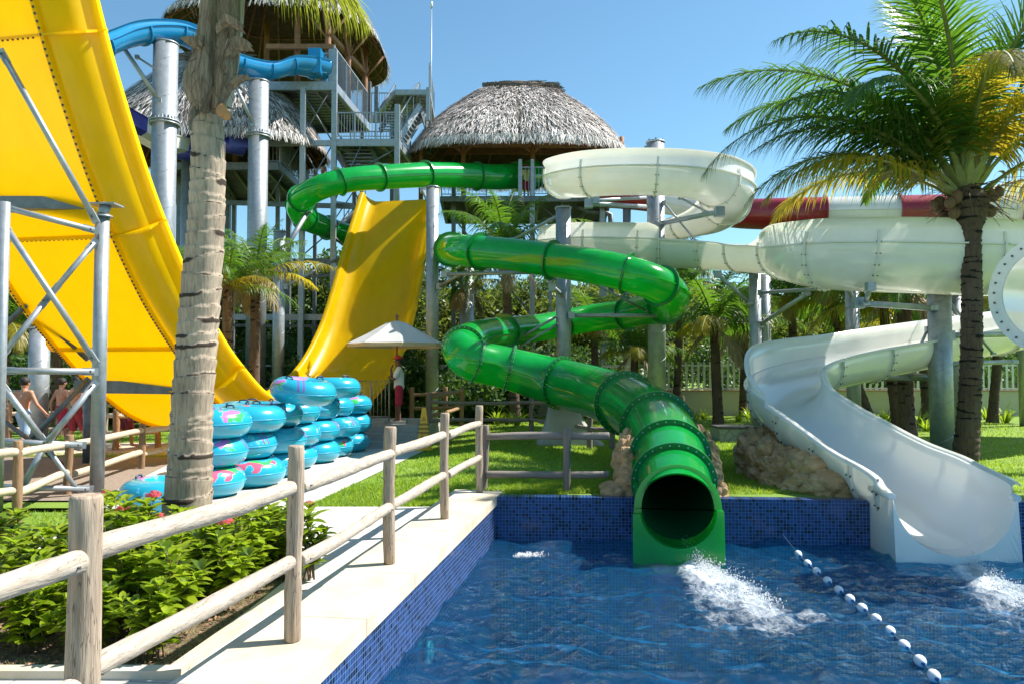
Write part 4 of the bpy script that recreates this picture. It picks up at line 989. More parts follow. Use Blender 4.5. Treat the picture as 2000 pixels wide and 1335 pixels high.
# upper landing
zl2 = P(780, 208, 33).z; a2 = P(715, 208, 33.5); b2 = P(838, 208, 33.5)
deck_frame(twr, [(P(772, 208, 32).x, 32), (P(838, 208, 32).x, 32), (b2.x, 35.6), (P(722, 208, 35).x, 35.6)], zl2+.35, .22, 3, STEEL)
railing(twr, (P(722, 208, 35).x, 35.5, zl2+.35), (b2.x, 35.5, zl2+.35), 1.15, .12, 1.2); railing(twr, (P(838, 208, 32).x, 32.1, zl2+.35), (b2.x, 35.5, zl2+.35), 1.15, .12, 1.2)
flight(twr, P(655, 470, 34), P(705, 395, 34.6), (.0, 1, 0), 1.0, 10, STEELD)
flight(twr, P(700, 350, 34), P(655, 300, 34.6), (.0, 1, 0), 1.0, 8, STEELD)
# --- tallest platform with roof
tp_ = thing('thatched_hut', 'highest platform hut above the blue flume, thatched roof leaving the frame at top', 'hut', (P(600, 160, 32).x, 33, -.26))
zt2 = P(600, 164, 31).z
A0 = P(524, 166, 31); B0 = P(650, 166, 31); Cc = V((716-1000)/1500*36.6, 36.6, zt2)
deck_frame(tp_, [(A0.x-1.2, 31), (B0.x, 31), (Cc.x, 36.4), (A0.x-1.8, 36.8)], zt2, .30, 5, STEELD)
MB().beam((A0.x-1.2, 30.93, zt2-.12), (B0.x+.1, 30.93, zt2-.12), .10, .34).build('edge_girder', STEEL, tp_)
MB().beam((B0.x+.1, 30.95, zt2-.12), (Cc.x+.1, 36.4, zt2-.12), .10, .34).build('edge_girder', STEEL, tp_)
railing(tp_, (B0.x+.02, 31.1, zt2), (Cc.x, 36.3, zt2), 1.6, .16, 1.8); 
steel_post(tp_, 622, 31.05, 160, 98, .2); steel_post(tp_, 648, 31.05, 172, 98, .22)
railing(tp_, (P(624, 160, 31.1).x, 31.1, zt2), (B0.x, 31.1, zt2), 1.3, .14, .8)
Sy = thatch_roof(tp_, (-10.9, 36.2, 15), 4.7, 5.0, 17.1, 21.2, 1.2, rz=.0, n=9000, seed=5, sq=.62)
for px_, D_ in ((640, 32), (680, 34), (713, 36.4), (580, 32), (520, 34)):
    a = P(px_, 160, D_); MB().cyl((a.x, D_, zt2), (a.x, D_, zt2+3.9), .13, 8).build('timber_post', WOOD, tp_)
mb = MB()
for px_, D_ in ((640, 32), (680, 34), (713, 36.4)):
    a = P(px_, 160, D_); a.z = zt2+2.3
    for dx, dy in ((.9, 0), (-.9, 0), (0, 1), (0, -1)): mb.cyl(a, a+V(dx, dy, 1.1), .06, 6)
mb.beam(P(520, 92, 31.5), P(655, 92, 31.8), .16, .2); mb.beam((P(640, 160, 32).x, 32, zt2+2.6), (P(713, 160, 36.4).x, 36.4, zt2+2.6), .14, .18); mb.build('timber_braces', WOOD, tp_)
# --- lower left hut with purple lanes
lh = thing('thatched_hut', 'lower platform hut at upper left, its round thatch partly hidden by columns', 'hut', (P(430, 300, 34).x, 35, -.26))
zd = P(450, 318, 31).z
deck_frame(lh, [(P(300, 320, 31).x, 31), (P(545, 320, 31).x, 31), (P(612, 350, 37).x, 37.5), (P(300, 350, 37).x, 37.5)], zd, .30, 8, STEELD)
railing(lh, (P(500, 318, 31).x, 31.2, zd), (P(545, 318, 31).x, 31.2, zd), 1.1, .14, 1.2); railing(lh, (P(545, 318, 31).x, 31.1, zd), (P(612, 350, 37).x, 37.4, zd), 1.2, .14, 1.6)
railing(lh, (P(300, 350, 37).x, 37.4, zd), (P(612, 350, 37).x, 37.4, zd), 1.1, .16, 1.6, STEELD)
thatch_roof(lh, (P(412, 200, 32).x, 32.2, 13), 4.7, 2.8, P(420, 258, 30).z, P(350, 114, 32).z, 1.4, rz=.06, n=15000, seed=9, sq=.62)
for px_, D_ in ((330, 32), (460, 32), (546, 33), (600, 37), (300, 36), (430, 37)):
    a = P(px_, 300, D_); MB().cyl((a.x, D_, zd), (a.x, D_, zd+3.2), .12, 8).build('timber_post', WOOD, lh)
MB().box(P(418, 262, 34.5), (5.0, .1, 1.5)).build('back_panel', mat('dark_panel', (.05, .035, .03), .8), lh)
for px_, D_ in ((418, 31.3), (345, 33), (560, 36.5), (440, 36)):
    steel_post(lh, px_, D_, 800, 330, .22, STEELD)
# antenna mast
am = thing('antenna_mast', 'thin antenna mast above the stair tower against the sky', 'mast', (P(842, 300, 33).x, 33, P(842, 285, 33).z))
MB().tube([P(842, 290, 33), P(842, 170, 33), P(843, 14, 33)], [.035, .028, .016], 8).build('pole', STEEL, am)
MB().cyl(P(843, 16, 33), P(843, 4, 33), .05, 8).build('tip', PICKET, am)
mb = MB(); mb.beam(P(836, 182, 33), P(843, 188, 33), .05, .05); mb.beam(P(836, 222, 33), P(843, 226, 33), .05, .05); mb.build('bracket', STEELD, am)
# ------------------------------------------------------------------ white picket fence on a low wall at the back
pf = thing('picket_fence', 'white picket railing on a low cream wall behind the lawn', 'fence', (8, 30, 0))
D0 = 30.0; xL = -16.0; xR = 26.0; zwt = P(1500, 764, D0).z; zpt = P(1500, 708, D0).z
MB().box(((xL+xR)/2, D0+.12, zwt/2-.15), (xR-xL, .24, zwt+.3)).build('low_wall', WALLW, pf)
MB().box(((xL+xR)/2, D0+.12, zwt+.03), (xR-xL, .32, .06)).build('wall_cap', mat('terracotta_cap', (.42, .27, .17), .8), pf)
MB().beam((xL, D0+.1, zwt+.12), (xR, D0+.1, zwt+.12), .03, .05).build('rail', PICKET, pf)
MB().beam((xL, D0+.1, zpt-.10), (xR, D0+.1, zpt-.10), .03, .05).build('rail', PICKET, pf)
pk = MB().box((8, 30, (zpt-zwt)/2+.03), (.085, .02, zpt-zwt-.02)).build('picket', PICKET, pf); pk.location = (5.2-8, .1-.04, zwt+.02)
k = 1
while 5.2+k*.232 < 24.5:
    c_ = pk.copy(); COL.objects.link(c_); c_.location = (5.2+k*.232-8, .06, zwt+.02); k += 1
# a darker chain fence and low wall behind at the left centre
pf2 = thing('picket_fence', 'dim grey railing half hidden by plants behind the pedestal', 'fence', (0, 31, 0))
mb = MB(); mb.beam((-4, 30.5, 1.9), (5.0, 30.5, 1.9), .05, .05); mb.beam((-4, 30.5, .9), (5.0, 30.5, .9), .05, .05)
for k in range(36): mb.beam((-4+k*.25, 30.46, .8), (-4+k*.25, 30.46, 1.95), .07, .02)
mb.build('railing', PICKET, pf2)
# ------------------------------------------------------------------ rocks
ROCK = mat('honey_rock', (.64, .40, .20), .85, col2=(.30, .175, .085), vscale=2.6, bump=1.0, bscale=7, stretch=(1, 1, 2.4))
def rock(name, cen, rad, label, seed, n=72, par=None, rotz=0.0):
    cen = Vector(cen); Rm = Matrix.Rotation(rotz, 3, 'Z'); mb = MB(); rows = []
    for j in range(n//2+1):
        ph = math.pi*j/(n//2); row = []
        for i in range(n):
            th = 2*math.pi*i/n; d = Vector((math.sin(ph)*math.cos(th), math.sin(ph)*math.sin(th), math.cos(ph)))
            q = Vector((d.x*rad[0], d.y*rad[1], d.z*rad[2])); s = q*1.1+Vector((seed*7.3, 0, seed))
            s = Vector((s.x, s.y, s.z*1.6)); v1 = noise.voronoi(s*2.2)[0]; v2 = noise.voronoi(s*5.5)[0]; r = .88+.2*noise.noise(s*1.1)+.60*min(.45, v1[1]-v1[0])+.26*min(.4, v2[1]-v2[0])+.05*noise.noise(s*11)
            row.append(cen+Rm@(q*r))
        rows.append(row)
    mb.grid(rows, 0, False, True)
    o = mb.build(name, ROCK, par) if par else mb.build(name, ROCK, None, cen)
    if not par: tag(o, label, 'rock')
    return o
rk = thing('rock_outcrop', 'honey-coloured rock mound under the left side of the green tube mouth', 'rock', (1.6, 11.2, 0))
for (px_, py_, D_, r_, s_) in ((1226, 905, 11.3, (.20, .45, .36), 1), (1208, 958, 10.95, (.26, .30, .15), 2), (1240, 885, 12.0, (.22, .6, .42), 3), (1234, 945, 10.9, (.2, .22, .28), 4)):
    rock('rock_lump', P(px_, py_, D_), r_, None, s_, 72, rk)
rk = thing('rock_outcrop', 'rock mound leaning on the right side of the green tube mouth', 'rock', (3.0, 11.2, 0))
for (px_, py_, D_, r_, s_) in ((1376, 925, 11.3, (.18, .6, .32), 5), (1398, 958, 10.85, (.17, .22, .16), 6), (1362, 885, 12.3, (.22, .7, .42), 7), (1385, 965, 10.7, (.18, .2, .14), 8)):
    rock('rock_lump', P(px_, py_, D_), r_, None, s_, 72, rk)
rk = thing('rock_outcrop', 'long craggy rock bank carrying the broad white chute', 'rock', (4.5, 12, 0))
for i_, (x_, y_, z_, r_) in enumerate(((4.32, 13.5, .1, (.36, .45, .62)), (4.08, 12.95, .18, (.30, .42, .58)), (4.10, 12.35, .15, (.32, .42, .50)), (4.22, 11.8, .12, (.34, .42, .44)), (4.34, 11.3, .10, (.34, .36, .36)), (4.44, 10.9, .04, (.34, .28, .28)), (4.70, 12.3, -.15, (.45, .7, .42)), (4.0, 11.75, -.02, (.24, .3, .26)), (4.12, 11.2, -.03, (.26, .3, .20)), (4.66, 10.75, .0, (.24, .18, .22)), (4.5, 12.9, -.05, (.4, .6, .55)))):
    rock('rock_lump', (x_, y_, z_), r_, None, 11+i_, 72, rk)
# low stone planter box
pb_ = thing('stone_box', 'low crazy-paved stone box with a dark lid beside the chute rocks', 'planter', G(1440, 862))
def crazy():
    m = mat('crazy_stone', (.26, .27, .25), .85, var=.2, vscale=3)
    N, L = nodes_of(m); tc = N.new('ShaderNodeTexCoord'); vo = N.new('ShaderNodeTexVoronoi'); vo.feature = 'DISTANCE_TO_EDGE'; vo.inputs['Scale'].default_value = 3.2
    L.new(tc.outputs['Object'], vo.inputs['Vector']); mr = N.new('ShaderNodeMapRange'); mr.inputs[2].default_value = .035; L.new(vo.outputs[0], mr.inputs[0])
    mx = N.new('ShaderNodeMixRGB'); mx.inputs[1].default_value = (.10, .10, .09, 1); mx.inputs[2].default_value = (.27, .28, .26, 1); L.new(mr.outputs[0], mx.inputs[0])
    L.new(mx.outputs[0], principled(m).inputs['Base Color']); return m
c = G(1440, 862); c2 = P(1440, 845, c.y)
MB().box((c.x+.05, c.y+.45, .14), (.95, .9, .34)).build('stone_base', crazy(), pb_)
MB().box((c.x+.07, c.y+.45, .335), (1.0, .95, .05)).build('lid', mat('dark_slate', (.05, .05, .055), .6), pb_)
# ------------------------------------------------------------------ log fences
def log(mb, a, b, r, seed, n=12, m=0, knots=1, bend=.012):
    rr = random.Random(seed); a = Vector(a); b = Vector(b); L_ = (b-a).length; k = max(4, int(L_/.10)); d = (b-a).normalized()
    u = d.cross(Vector((0, .1, 1))).normalized(); w = d.cross(u); pts = []; rad = []; ph = rr.random()*6
    kn = [rr.uniform(.1, .9) for _ in range(knots)]
    for i in range(k+1):
        f = i/k; pts.append(lerp(a, b, f)+u*bend*math.sin(f*4+ph)+w*bend*math.sin(f*5+ph*2))
        q = r*(1+.05*math.sin(f*9+ph)+.04*rr.gauss(0, .5))
        for kk in kn: q *= 1+.10*math.exp(-((f-kk)*L_/.05)**2)
        rad.append(q)
    # slightly rounded ends
    pts = [pts[0]]+[pts[0]+d*.012]+pts[1:-1]+[pts[-1]-d*.012, pts[-1]]; rad = [rad[0]*.86, rad[0]]+rad[1:-1]+[rad[-1], rad[-1]*.86]
    mb.tube(pts, rad, n, m)
def log_fence(label, posts, rails, pr, rr_, mtp=LOG, mtr=None, name='log_fence', seed=1, group='log fences', lean=0.0):
    "posts: (base Vector, height); rails: (Vector, Vector)"
    mtr = mtr or mtp
    t = thing(name, label, 'fence', posts[0][0], group=group)
    for i, (b, h) in enumerate(posts):
        mb = MB(); rj = random.Random(seed*31+i)
        log(mb, b-V(0, 0, .12), b+V(rj.uniform(-.02, .02)+lean, 0, h), pr*rj.uniform(.93, 1.07), seed*17+i, 16, bend=.008)
        mb.build('post', mtp, t)
    for i, (a, b) in enumerate(rails):
        mb = MB(); log(mb, a, b, rr_, seed*57+i, 14, bend=.010)
        d = (b-a).normalized()
        for q in (a+d*.06, b-d*.06): mb.cyl(q-V(-.0, rr_+.004, 0), q, .007, 6, 1); 
        mb.build('rail', [mtr, BOLT], t)
    return t
fp = [G(30, 1500), G(137, 1560)]
fdir = (G(936, 960)-G(573, 1250)); fdir.z = 0; fdir.normalize()
b2 = G(573, 1250); b3 = G(760, 1100); b4 = G(868, 1012); b5 = G(936, 960)
b1 = b2-fdir*1.93; b0 = b1-fdir*1.85
posts = [(b0, 1.2), (b1, 1.22), (b2, 1.23), (b3, 1.21), (b4, 1.22), (b5, 1.22)]
lf = thing('log_fence', 'pale round-log fence along the pool coping in the foreground', 'fence', b2, group='log fences')
for i, (b, h) in enumerate(posts):
    mb = MB(); log(mb, b-V(0, 0, .0), b+V(.018 if i == 1 else 0, 0, h), (.0, .060, .051, .052, .051, .052)[i] or .055, 100+i, 24, knots=2, bend=.006)
    mb.build('post', LOG, lf)
nf = Vector((fdir.y, -fdir.x, 0))
for zz, rr_ in ((.965, .050), (.495, .047)):
    for i in range(5):
        a = posts[i][0]; b = posts[i+1][0]; of = nf*(-.02 if i % 2 else .02)
        za = zz+(.02 if i == 1 else 0); mb = MB()
        log(mb, a+of+V(0, 0, za)+fdir*(.03 if i else -.0), b+of*.6+V(0, 0, zz)-fdir*.035, rr_*(1.0 if i % 2 else .94), 200+i+int(zz*10), 20, knots=2, bend=.008)
        for e, s in ((a+fdir*.10, 1), (b-fdir*.10, -1)):
            q = e+of+V(0, 0, zz); mb.cyl(q+nf*(rr_+.003), q, .006, 6, 1)
        mb.build('rail', [LOGR, BOLT], lf)
# screw plate of the near post
# lawn fence running from the coping end to the rocks
a = P(945, 965, 11.15); a.z = -.05; c = G(1108, 969, -.0)
c.y = 10.95; c.x = P(1108, 960, 10.95).x
log_fence('grey log fence with one post crossing the lawn between coping and green tube rocks', [(V(a.x, 11.15, -.05), .98), (V(c.x, 10.95, -.03), .93)],
          [(P(950, 852, 11.1), P(1190, 849, 10.95)), (P(950, 927, 11.1), P(1190, 925, 10.95))], .055, .052, LOGG, LOGX, seed=3)
# lawn fence in the middle distance, curved
def gp(px, py, z=-.02): return G(px, py, z)
F2 = [(838, 850), (938, 848), (1038, 847), (1077, 858), (1152, 875), (1196, 877)]
F2 = [gp(*q) for q in F2]; hh = [1.16, 1.0, 1.0, 1.08, 1.12, 1.05]
rails = []
for f_, up_ in ((.86, 0), (.40, 1)):
    for i in range(5):
        a, b = F2[i], F2[i+1]; rails.append((a+V(0, -.03, hh[i]*f_*(1 if i else .9)), b+V(0, -.03, hh[i+1]*f_)))
log_fence('brown-grey log fence curving across the lawn in front of the pedestal', list(zip(F2, hh)), rails, .065, .05, LOGG, LOGX, seed=4)
b = F2[-1]; mb = MB(); log(mb, b+V(.0, -.05, .98), b+V(.28, -.3, .2), .035, 9); o = mb.build('fence_prop', LOGG, None, (b.x, b.y, 0)); tag(o, 'thin grey pole propped from the last lawn fence post towards the rocks', 'pole')
F3 = [V(P(804, 820, 25).x, 25, -.05), V(P(870, 812, 25.4).x, 25.4, -.05), V(P(902, 812, 25).x, 25, -.05)]
log_fence('small brown log fence bay between the slim column and the lawn fence', [(q, 1.25) for q in F3],
          [(F3[0]+V(0, 0, 1.0), F3[2]+V(0, 0, 1.08)), (F3[0]+V(0, 0, .55), F3[2]+V(0, 0, .6)), (F2[0]+V(0, .1, 1.02), F3[2]+V(0, -.1, 1.12)), (F2[0]+V(0, .1, .5), F3[2]+V(0, -.1, .6))], .075, .055, LOGD, seed=5)
q = V(P(1333, 830, 22).x, 22, 0); 
log_fence('short grey log post and rail showing behind the green tube near the cream wall', [(q, 1.0), (q+V(-1.4, .2, 0), 1.0)], [(q+V(0, 0, .8), q+V(-1.4, .2, .8)), (q+V(0, 0, .4), q+V(-1.4, .2, .4))], .06, .05, LOGG, seed=6)
# left fences
A = [G(-150, 1040, -.2), G(33, 1010, -.2), G(132, 966, -.2), G(276, 916, -.2), G(352, 897, -.2)]
ha = [1.0, 1.0, .93, .88, .86]
rl = []
for f_ in (.80, .33):
    for i in range(4): rl.append((A[i]+V(0, -.02, ha[i]*f_+(.03 if f_ > .5 else .0)), A[i+1]+V(0, -.02, ha[i+1]*f_+(.05 if f_ > .5 else .04))))
log_fence('orange-brown log fence with pale rails at the left behind the flower bed', list(zip(A, ha)), rl, .062, .055, LOGD, LOGXP, seed=7)
B = [G(-60, 862, -.2), G(17, 868, -.2), G(132, 858, -.2), G(226, 880, -.2), G(318, 872, -.2)]
B[1] = V(P(17, 800, 20).x, 20, -.2); B[2] = V(P(136, 800, 20.5).x, 20.5, -.2); B[3] = G(226, 880, -.2); B[4] = G(309, 875, -.2)
hb = [1.0, .95, .95, 1.0, .95]
rl = []
for f_ in (.85, .42):
    for i in range(1, 4): rl.append((B[i]+V(0, -.02, hb[i]*f_), B[i+1]+V(0, -.02, hb[i+1]*f_)))
    rl.append((B[1]+V(-2.5, -.5, hb[1]*f_), B[1]+V(0, 0, hb[1]*f_)))
log_fence('log fence lining the far side of the gravel where the swimmers walk', list(zip(B[1:], hb[1:])), rl, .07, .055, LOGD, LOGXP, seed=8)
C_ = [V(P(-40, 850, 23.5).x, 23.5, -.2), V(P(60, 850, 23.5).x, 23.5, -.2), V(P(162, 850, 23.6).x, 23.6, -.2), V(P(205, 850, 23.7).x, 23.7, -.2), V(P(300, 850, 23.7).x, 23.7, -.2)]
rl = []
for f_ in (1.28, .86): 
    for i in range(4): rl.append((C_[i]+V(0, 0, f_), C_[i+1]+V(0, 0, f_)))
log_fence('farthest log fence at the left in front of the palms', [(q, 1.35) for q in C_], rl, .07, .06, LOG, LOGXP, seed=9)
# ------------------------------------------------------------------ inflatable rings
def ring_mat(name, seed):
    m = bpy.data.materials.new(name); m.use_nodes = True; N, L = nodes_of(m); pb = principled(m)
    pb.inputs['Roughness'].default_value = .22; pb.inputs['Coat Weight'].default_value = .5; pb.inputs['Coat Roughness'].default_value = .12
    tc = N.new('ShaderNodeTexCoord'); mp = N.new('ShaderNodeMapping'); mp.inputs['Location'].default_value = (seed*3.1, seed*1.7, 0); L.new(tc.outputs['Object'], mp.inputs[0])
    nz = N.new('ShaderNodeTexNoise'); nz.inputs['Scale'].default_value = 2.1; nz.inputs['Detail'].default_value = 5; nz.inputs['Roughness'].default_value = .55; L.new(mp.outputs[0], nz.inputs['Vector'])
    n2 = N.new('ShaderNodeTexNoise'); n2.inputs['Scale'].default_value = 1.3; n2.inputs['Detail'].default_value = 1
    mp2 = N.new('ShaderNodeMapping'); mp2.inputs['Location'].default_value = (9+seed, 4, 2); L.new(tc.outputs['Object'], mp2.inputs[0]); L.new(mp2.outputs[0], n2.inputs['Vector'])
    cr = N.new('ShaderNodeValToRGB'); e = cr.color_ramp.elements; cr.color_ramp.interpolation = 'CONSTANT'
    e[0].position = 0; e[0].color = (.36, .22, .62, 1); e[1].position = .5; e[1].color = (.04, .45, .10, 1); q = e.new(.42); q.color = (.50, .16, .52, 1); q = e.new(.60); q.color = (.60, .10, .18, 1)
    L.new(n2.outputs['Fac'], cr.inputs[0])
    sp = N.new('ShaderNodeSeparateXYZ'); L.new(tc.outputs['Object'], sp.inputs[0])
    up = N.new('ShaderNodeMath'); up.operation = 'GREATER_THAN'; up.inputs[1].default_value = .26; L.new(sp.outputs[2], up.inputs[0])
    th = N.new('ShaderNodeMath'); th.operation = 'GREATER_THAN'; th.inputs[1].default_value = .60; L.new(nz.outputs['Fac'], th.inputs[0])
    mu = N.new('ShaderNodeMath'); mu.operation = 'MULTIPLY'; L.new(up.outputs[0], mu.inputs[0]); L.new(th.outputs[0], mu.inputs[1])
    # pale halo round each printed patch
    th2 = N.new('ShaderNodeMath'); th2.operation = 'GREATER_THAN'; th2.inputs[1].default_value = .582; L.new(nz.outputs['Fac'], th2.inputs[0])
    mu2 = N.new('ShaderNodeMath'); mu2.operation = 'MULTIPLY'; L.new(up.outputs[0], mu2.inputs[0]); L.new(th2.outputs[0], mu2.inputs[1])
    m0 = N.new('ShaderNodeMixRGB'); m0.inputs[1].default_value = (.015, .33, .47, 1); m0.inputs[2].default_value = (.14, .50, .68, 1); L.new(mu2.outputs[0], m0.inputs[0])
    m1 = N.new('ShaderNodeMixRGB'); L.new(mu.outputs[0], m1.inputs[0]); L.new(m0.outputs[0], m1.inputs[1]); L.new(cr.outputs[0], m1.inputs[2])
    # two purple bars across the ring
    ax = N.new('ShaderNodeMath'); ax.operation = 'ABSOLUTE'; ay = N.new('ShaderNodeMath'); ay.operation = 'SUBTRACT'; ay.inputs[1].default_value = -.12; L.new(sp.outputs[0], ay.inputs[0]); L.new(ay.outputs[0], ax.inputs[0])
    s1 = N.new('ShaderNodeMath'); s1.operation = 'SUBTRACT'; s1.inputs[1].default_value = .045; L.new(ax.outputs[0], s1.inputs[0]); a2 = N.new('ShaderNodeMath'); a2.operation = 'ABSOLUTE'; L.new(s1.outputs[0], a2.inputs[0])
    lt = N.new('ShaderNodeMath'); lt.operation = 'LESS_THAN'; lt.inputs[1].default_value = .017; L.new(a2.outputs[0], lt.inputs[0])
    yy = N.new('ShaderNodeMath'); yy.operation = 'LESS_THAN'; yy.inputs[1].default_value = 0; L.new(sp.outputs[1], yy.inputs[0])
    m3 = N.new('ShaderNodeMath'); m3.operation = 'MULTIPLY'; L.new(lt.outputs[0], m3.inputs[0]); L.new(yy.outputs[0], m3.inputs[1]); m4 = N.new('ShaderNodeMath'); m4.operation = 'MULTIPLY'; L.new(m3.outputs[0], m4.inputs[0]); L.new(up.outputs[0], m4.inputs[1])
    m5 = N.new('ShaderNodeMixRGB'); m5.inputs[2].default_value = (.22, .10, .42, 1); L.new(m4.outputs[0], m5.inputs[0]); L.new(m1.outputs[0], m5.inputs[1])
    L.new(m5.outputs[0], pb.inputs['Base Color'])
    return m
HANDLE = mat('navy_rubber', (.012, .05, .11), .4)
SEAM = mat('ring_seam', (.05, .40, .62), .3)
def make_ring(seed):
    t = thing('swim_ring', None, 'swim ring'); Rj, r = .36, .225; rr = random.Random(seed)
    mb = MB(); rows = []; n = 64; m_ = 24
    for i in range(n):
        a = 2*math.pi*i/n; row = []
        puck = 1+.012*math.sin(a*26)
        for k in range(m_):
            b = 2*math.pi*k/m_; ri = r
            x = Rj+ri*math.cos(b)*(1.0 if math.cos(b) > 0 else .92*puck); z = r+ri*math.sin(b)*.98
            if math.sin(b) < -.93: z = max(z, .004)
            row.append((x*math.cos(a), x*math.sin(a), z))
        rows.append(row)
    rows.append(rows[0]); mb.grid(rows, 0, True, True); mb.build('inflatable_body', ring_mat('printed_vinyl', seed), t)
    mb = MB(); mb.tube([((Rj+r)*math.cos(a), (Rj+r)*math.sin(a), r) for a in [2*math.pi*k/64 for k in range(64)]], .007, 6, closed=True); mb.build('seam', SEAM, t)
    for s in (0, 1):
        a = s*math.pi+.6; c = V(Rj*math.cos(a), Rj*math.sin(a), 2*r-.012); tn = V(-math.sin(a), math.cos(a), 0); mb = MB()
        mb.tube([c-tn*.085, c-tn*.075+V(0, 0, .035), c+V(0, 0, .045), c+tn*.075+V(0, 0, .035), c+tn*.085], .013, 8)
        mb.box(c-tn*.085, (.06, .06, .014), rz=a); mb.box(c+tn*.085, (.06, .06, .014), rz=a); mb.build('handle', HANDLE, t)
    return t
protos = [make_ring(k) for k in range(4)]; used = set(); ring_i = 0
patch = ['first', 'second', 'third', 'fourth', 'fifth', 'sixth', 'seventh']
def place_ring(p, rz, label, tilt=(0, 0), k=None):
    global ring_i
    k = ring_i % 4 if k is None else k; ring_i += 1
    o = protos[k] if k not in used else copy_tree(protos[k]); used.add(k)
    o.location = p; o.rotation_euler = (tilt[0], tilt[1], rz); o['label'] = label; o['group'] = 'stacked blue swim rings'
    return o
stk = [(473, 965, 11.5), (542, 946, 12.6), (582, 928, 13.7), (617, 911, 14.8), (668, 902, 15.9), (697, 888, 17.0), (724, 880, 18.1)]
rr = random.Random(12)
lev = ['on the ground', 'in the middle', 'on top']
for i, (px_, py_, D_) in enumerate(stk):
    xr = (px_-1000)/1500*D_
    for k in range(3):
        if i == 6 and k == 2: pass
        dx = rr.uniform(-.13, .10)+(-.04 if k == 0 else .0); dd = rr.uniform(-.07, .07)
        w_ = ('nearest', 'second nearest', 'third nearest', 'fourth nearest', 'third farthest', 'second farthest', 'farthest')[i]
        place_ring(V(xr-.585+dx, D_+.30+dd, -.185+k*.438), rr.uniform(-.5, .9)+(k*1.7), 'blue ring %s of the %s stack' % (lev[k], w_), k=rr.randrange(4))
# loose rings
p = P(590, 782, 13.9); place_ring(V(p.x, 13.9, -.185+3*.438+.0), .4, 'blue ring with red print lying tilted on top of the stacked rings', (.10, .09), 3)
p = P(648, 772, 16.3); place_ring(V(p.x, 16.4, -.185+3*.438), 2.0, 'highest blue ring with one dark handle up, behind the tilted one', (-.0, .02), 1)
p = P(318, 990, 10.3); place_ring(V(P(316, 960, 10.4).x, 10.5, -.185), 2.55, 'single blue ring lying alone left of the palm trunk', (0, 0), 2)
for i, (px_, D_) in enumerate(((520, 12.9), (566, 14.3))): place_ring(V(P(px_-95, 850, D_).x, D_+.35, -.185+2*.438), 1.1*i, ('blue ring in the second row just right of the palm trunk top', 'blue ring deep in the second row under the tilted ring')[i], k=i)
# ------------------------------------------------------------------ market umbrella, crowd barrier, wet-floor cone
um = thing('market_umbrella', 'white canvas umbrella on a wooden pole above the lifeguard', 'umbrella', V(P(777, 800, 20.6).x, 20.6, .32))
uc = V(P(775, 640, 20.6).x, 20.6, 0); CANV = mat('white_canvas', (.66, .66, .64), .8, trans=.25, tcol=(.6, .62, .62)); TAN = mat('beige_canvas', (.55, .42, .26), .8, trans=.2)
ze = P(775, 671, 20.6).z; za = P(775, 626, 20.6).z; Ru = (872-682)/2/1500*20.6*1.0
mb = MB(); rings_ = [(.0, za), (.22, za-.07), (.25, za-.10), (.62, lerp(za, ze, .60)), (1.0, ze)]
for j in range(8):
    a0 = 2*math.pi*j/8+.25; a1 = a0+2*math.pi/8; rows = []
    for f, z in [(f, z) for f, z in rings_]:
        row = []
        for k in range(7):
            a = lerp(a0, a1, k/6); sag = math.sin(k/6*math.pi)*f*.09; R_ = Ru*f*(math.cos(math.pi/8)/math.cos((k/6-.5)*math.pi/4))
            row.append(uc+V(R_*math.cos(a), R_*math.sin(a), z-sag*.35))
        rows.append(row)
    mb.grid(rows, 0, False)
mb.build('canopy', CANV, um)
mb = MB()
for j in range(8):
    a0 = 2*math.pi*j/8+.25; a1 = a0+2*math.pi/8; p0 = uc+V(Ru*math.cos(a0), Ru*math.sin(a0), ze); p1 = uc+V(Ru*math.cos(a1), Ru*math.sin(a1), ze)
    mb.add([p0, p1, p1-V(0, 0, .10), p0-V(0, 0, .10)], [(0, 1, 2, 3)], 0, False)
mb.build('valance', TAN, um)
mb = MB(); mb.cyl(uc+V(0, 0, .32), uc+V(0, 0, za+.12), .032, 12); mb.ball(uc+V(0, 0, za+.12), .05); mb.build('pole', WOOD, um)
for j in range(8):
    a = 2*math.pi*j/8+.25; MB().beam(uc+V(0, 0, za-.08), uc+V(Ru*.98*math.cos(a), Ru*.98*math.sin(a), ze-.02), .03, .03).build('rib', WOOD, um)
MB().box(uc+V(0, 0, .36), (.55, .55, .08)).build('base', CONC, um)
bar = thing('metal_barrier', 'galvanised pedestrian barrier between swim rings and lifeguard', 'barrier', (-4.2, 20.2, .3))
BARM = mat('barrier_steel', (.36, .31, .24), .45, metal=.4)
x0 = P(692, 800, 20.0).x; x1 = P(760, 800, 20.0).x; z1 = P(700, 743, 20).z; z0 = P(700, 822, 20).z
mb = MB(); mb.tube([(x0, 20, z0), (x0, 20, z1), (x1, 20, z1), (x1, 20, z0)], .022, 8); mb.cyl((x0, 20, z0+.12), (x1, 20, z0+.12), .018, 8)
mb.cyl((x0+.42, 20, z0), (x0+.42, 20, z1), .022, 8); mb.build('frame', BARM, bar)
mb = MB()
for k in range(1, 9): x = lerp(x0, x1, k/9); mb.cyl((x, 20, z0+.12), (x, 20, z1), .010, 6)
mb.build('bars', BARM, bar)
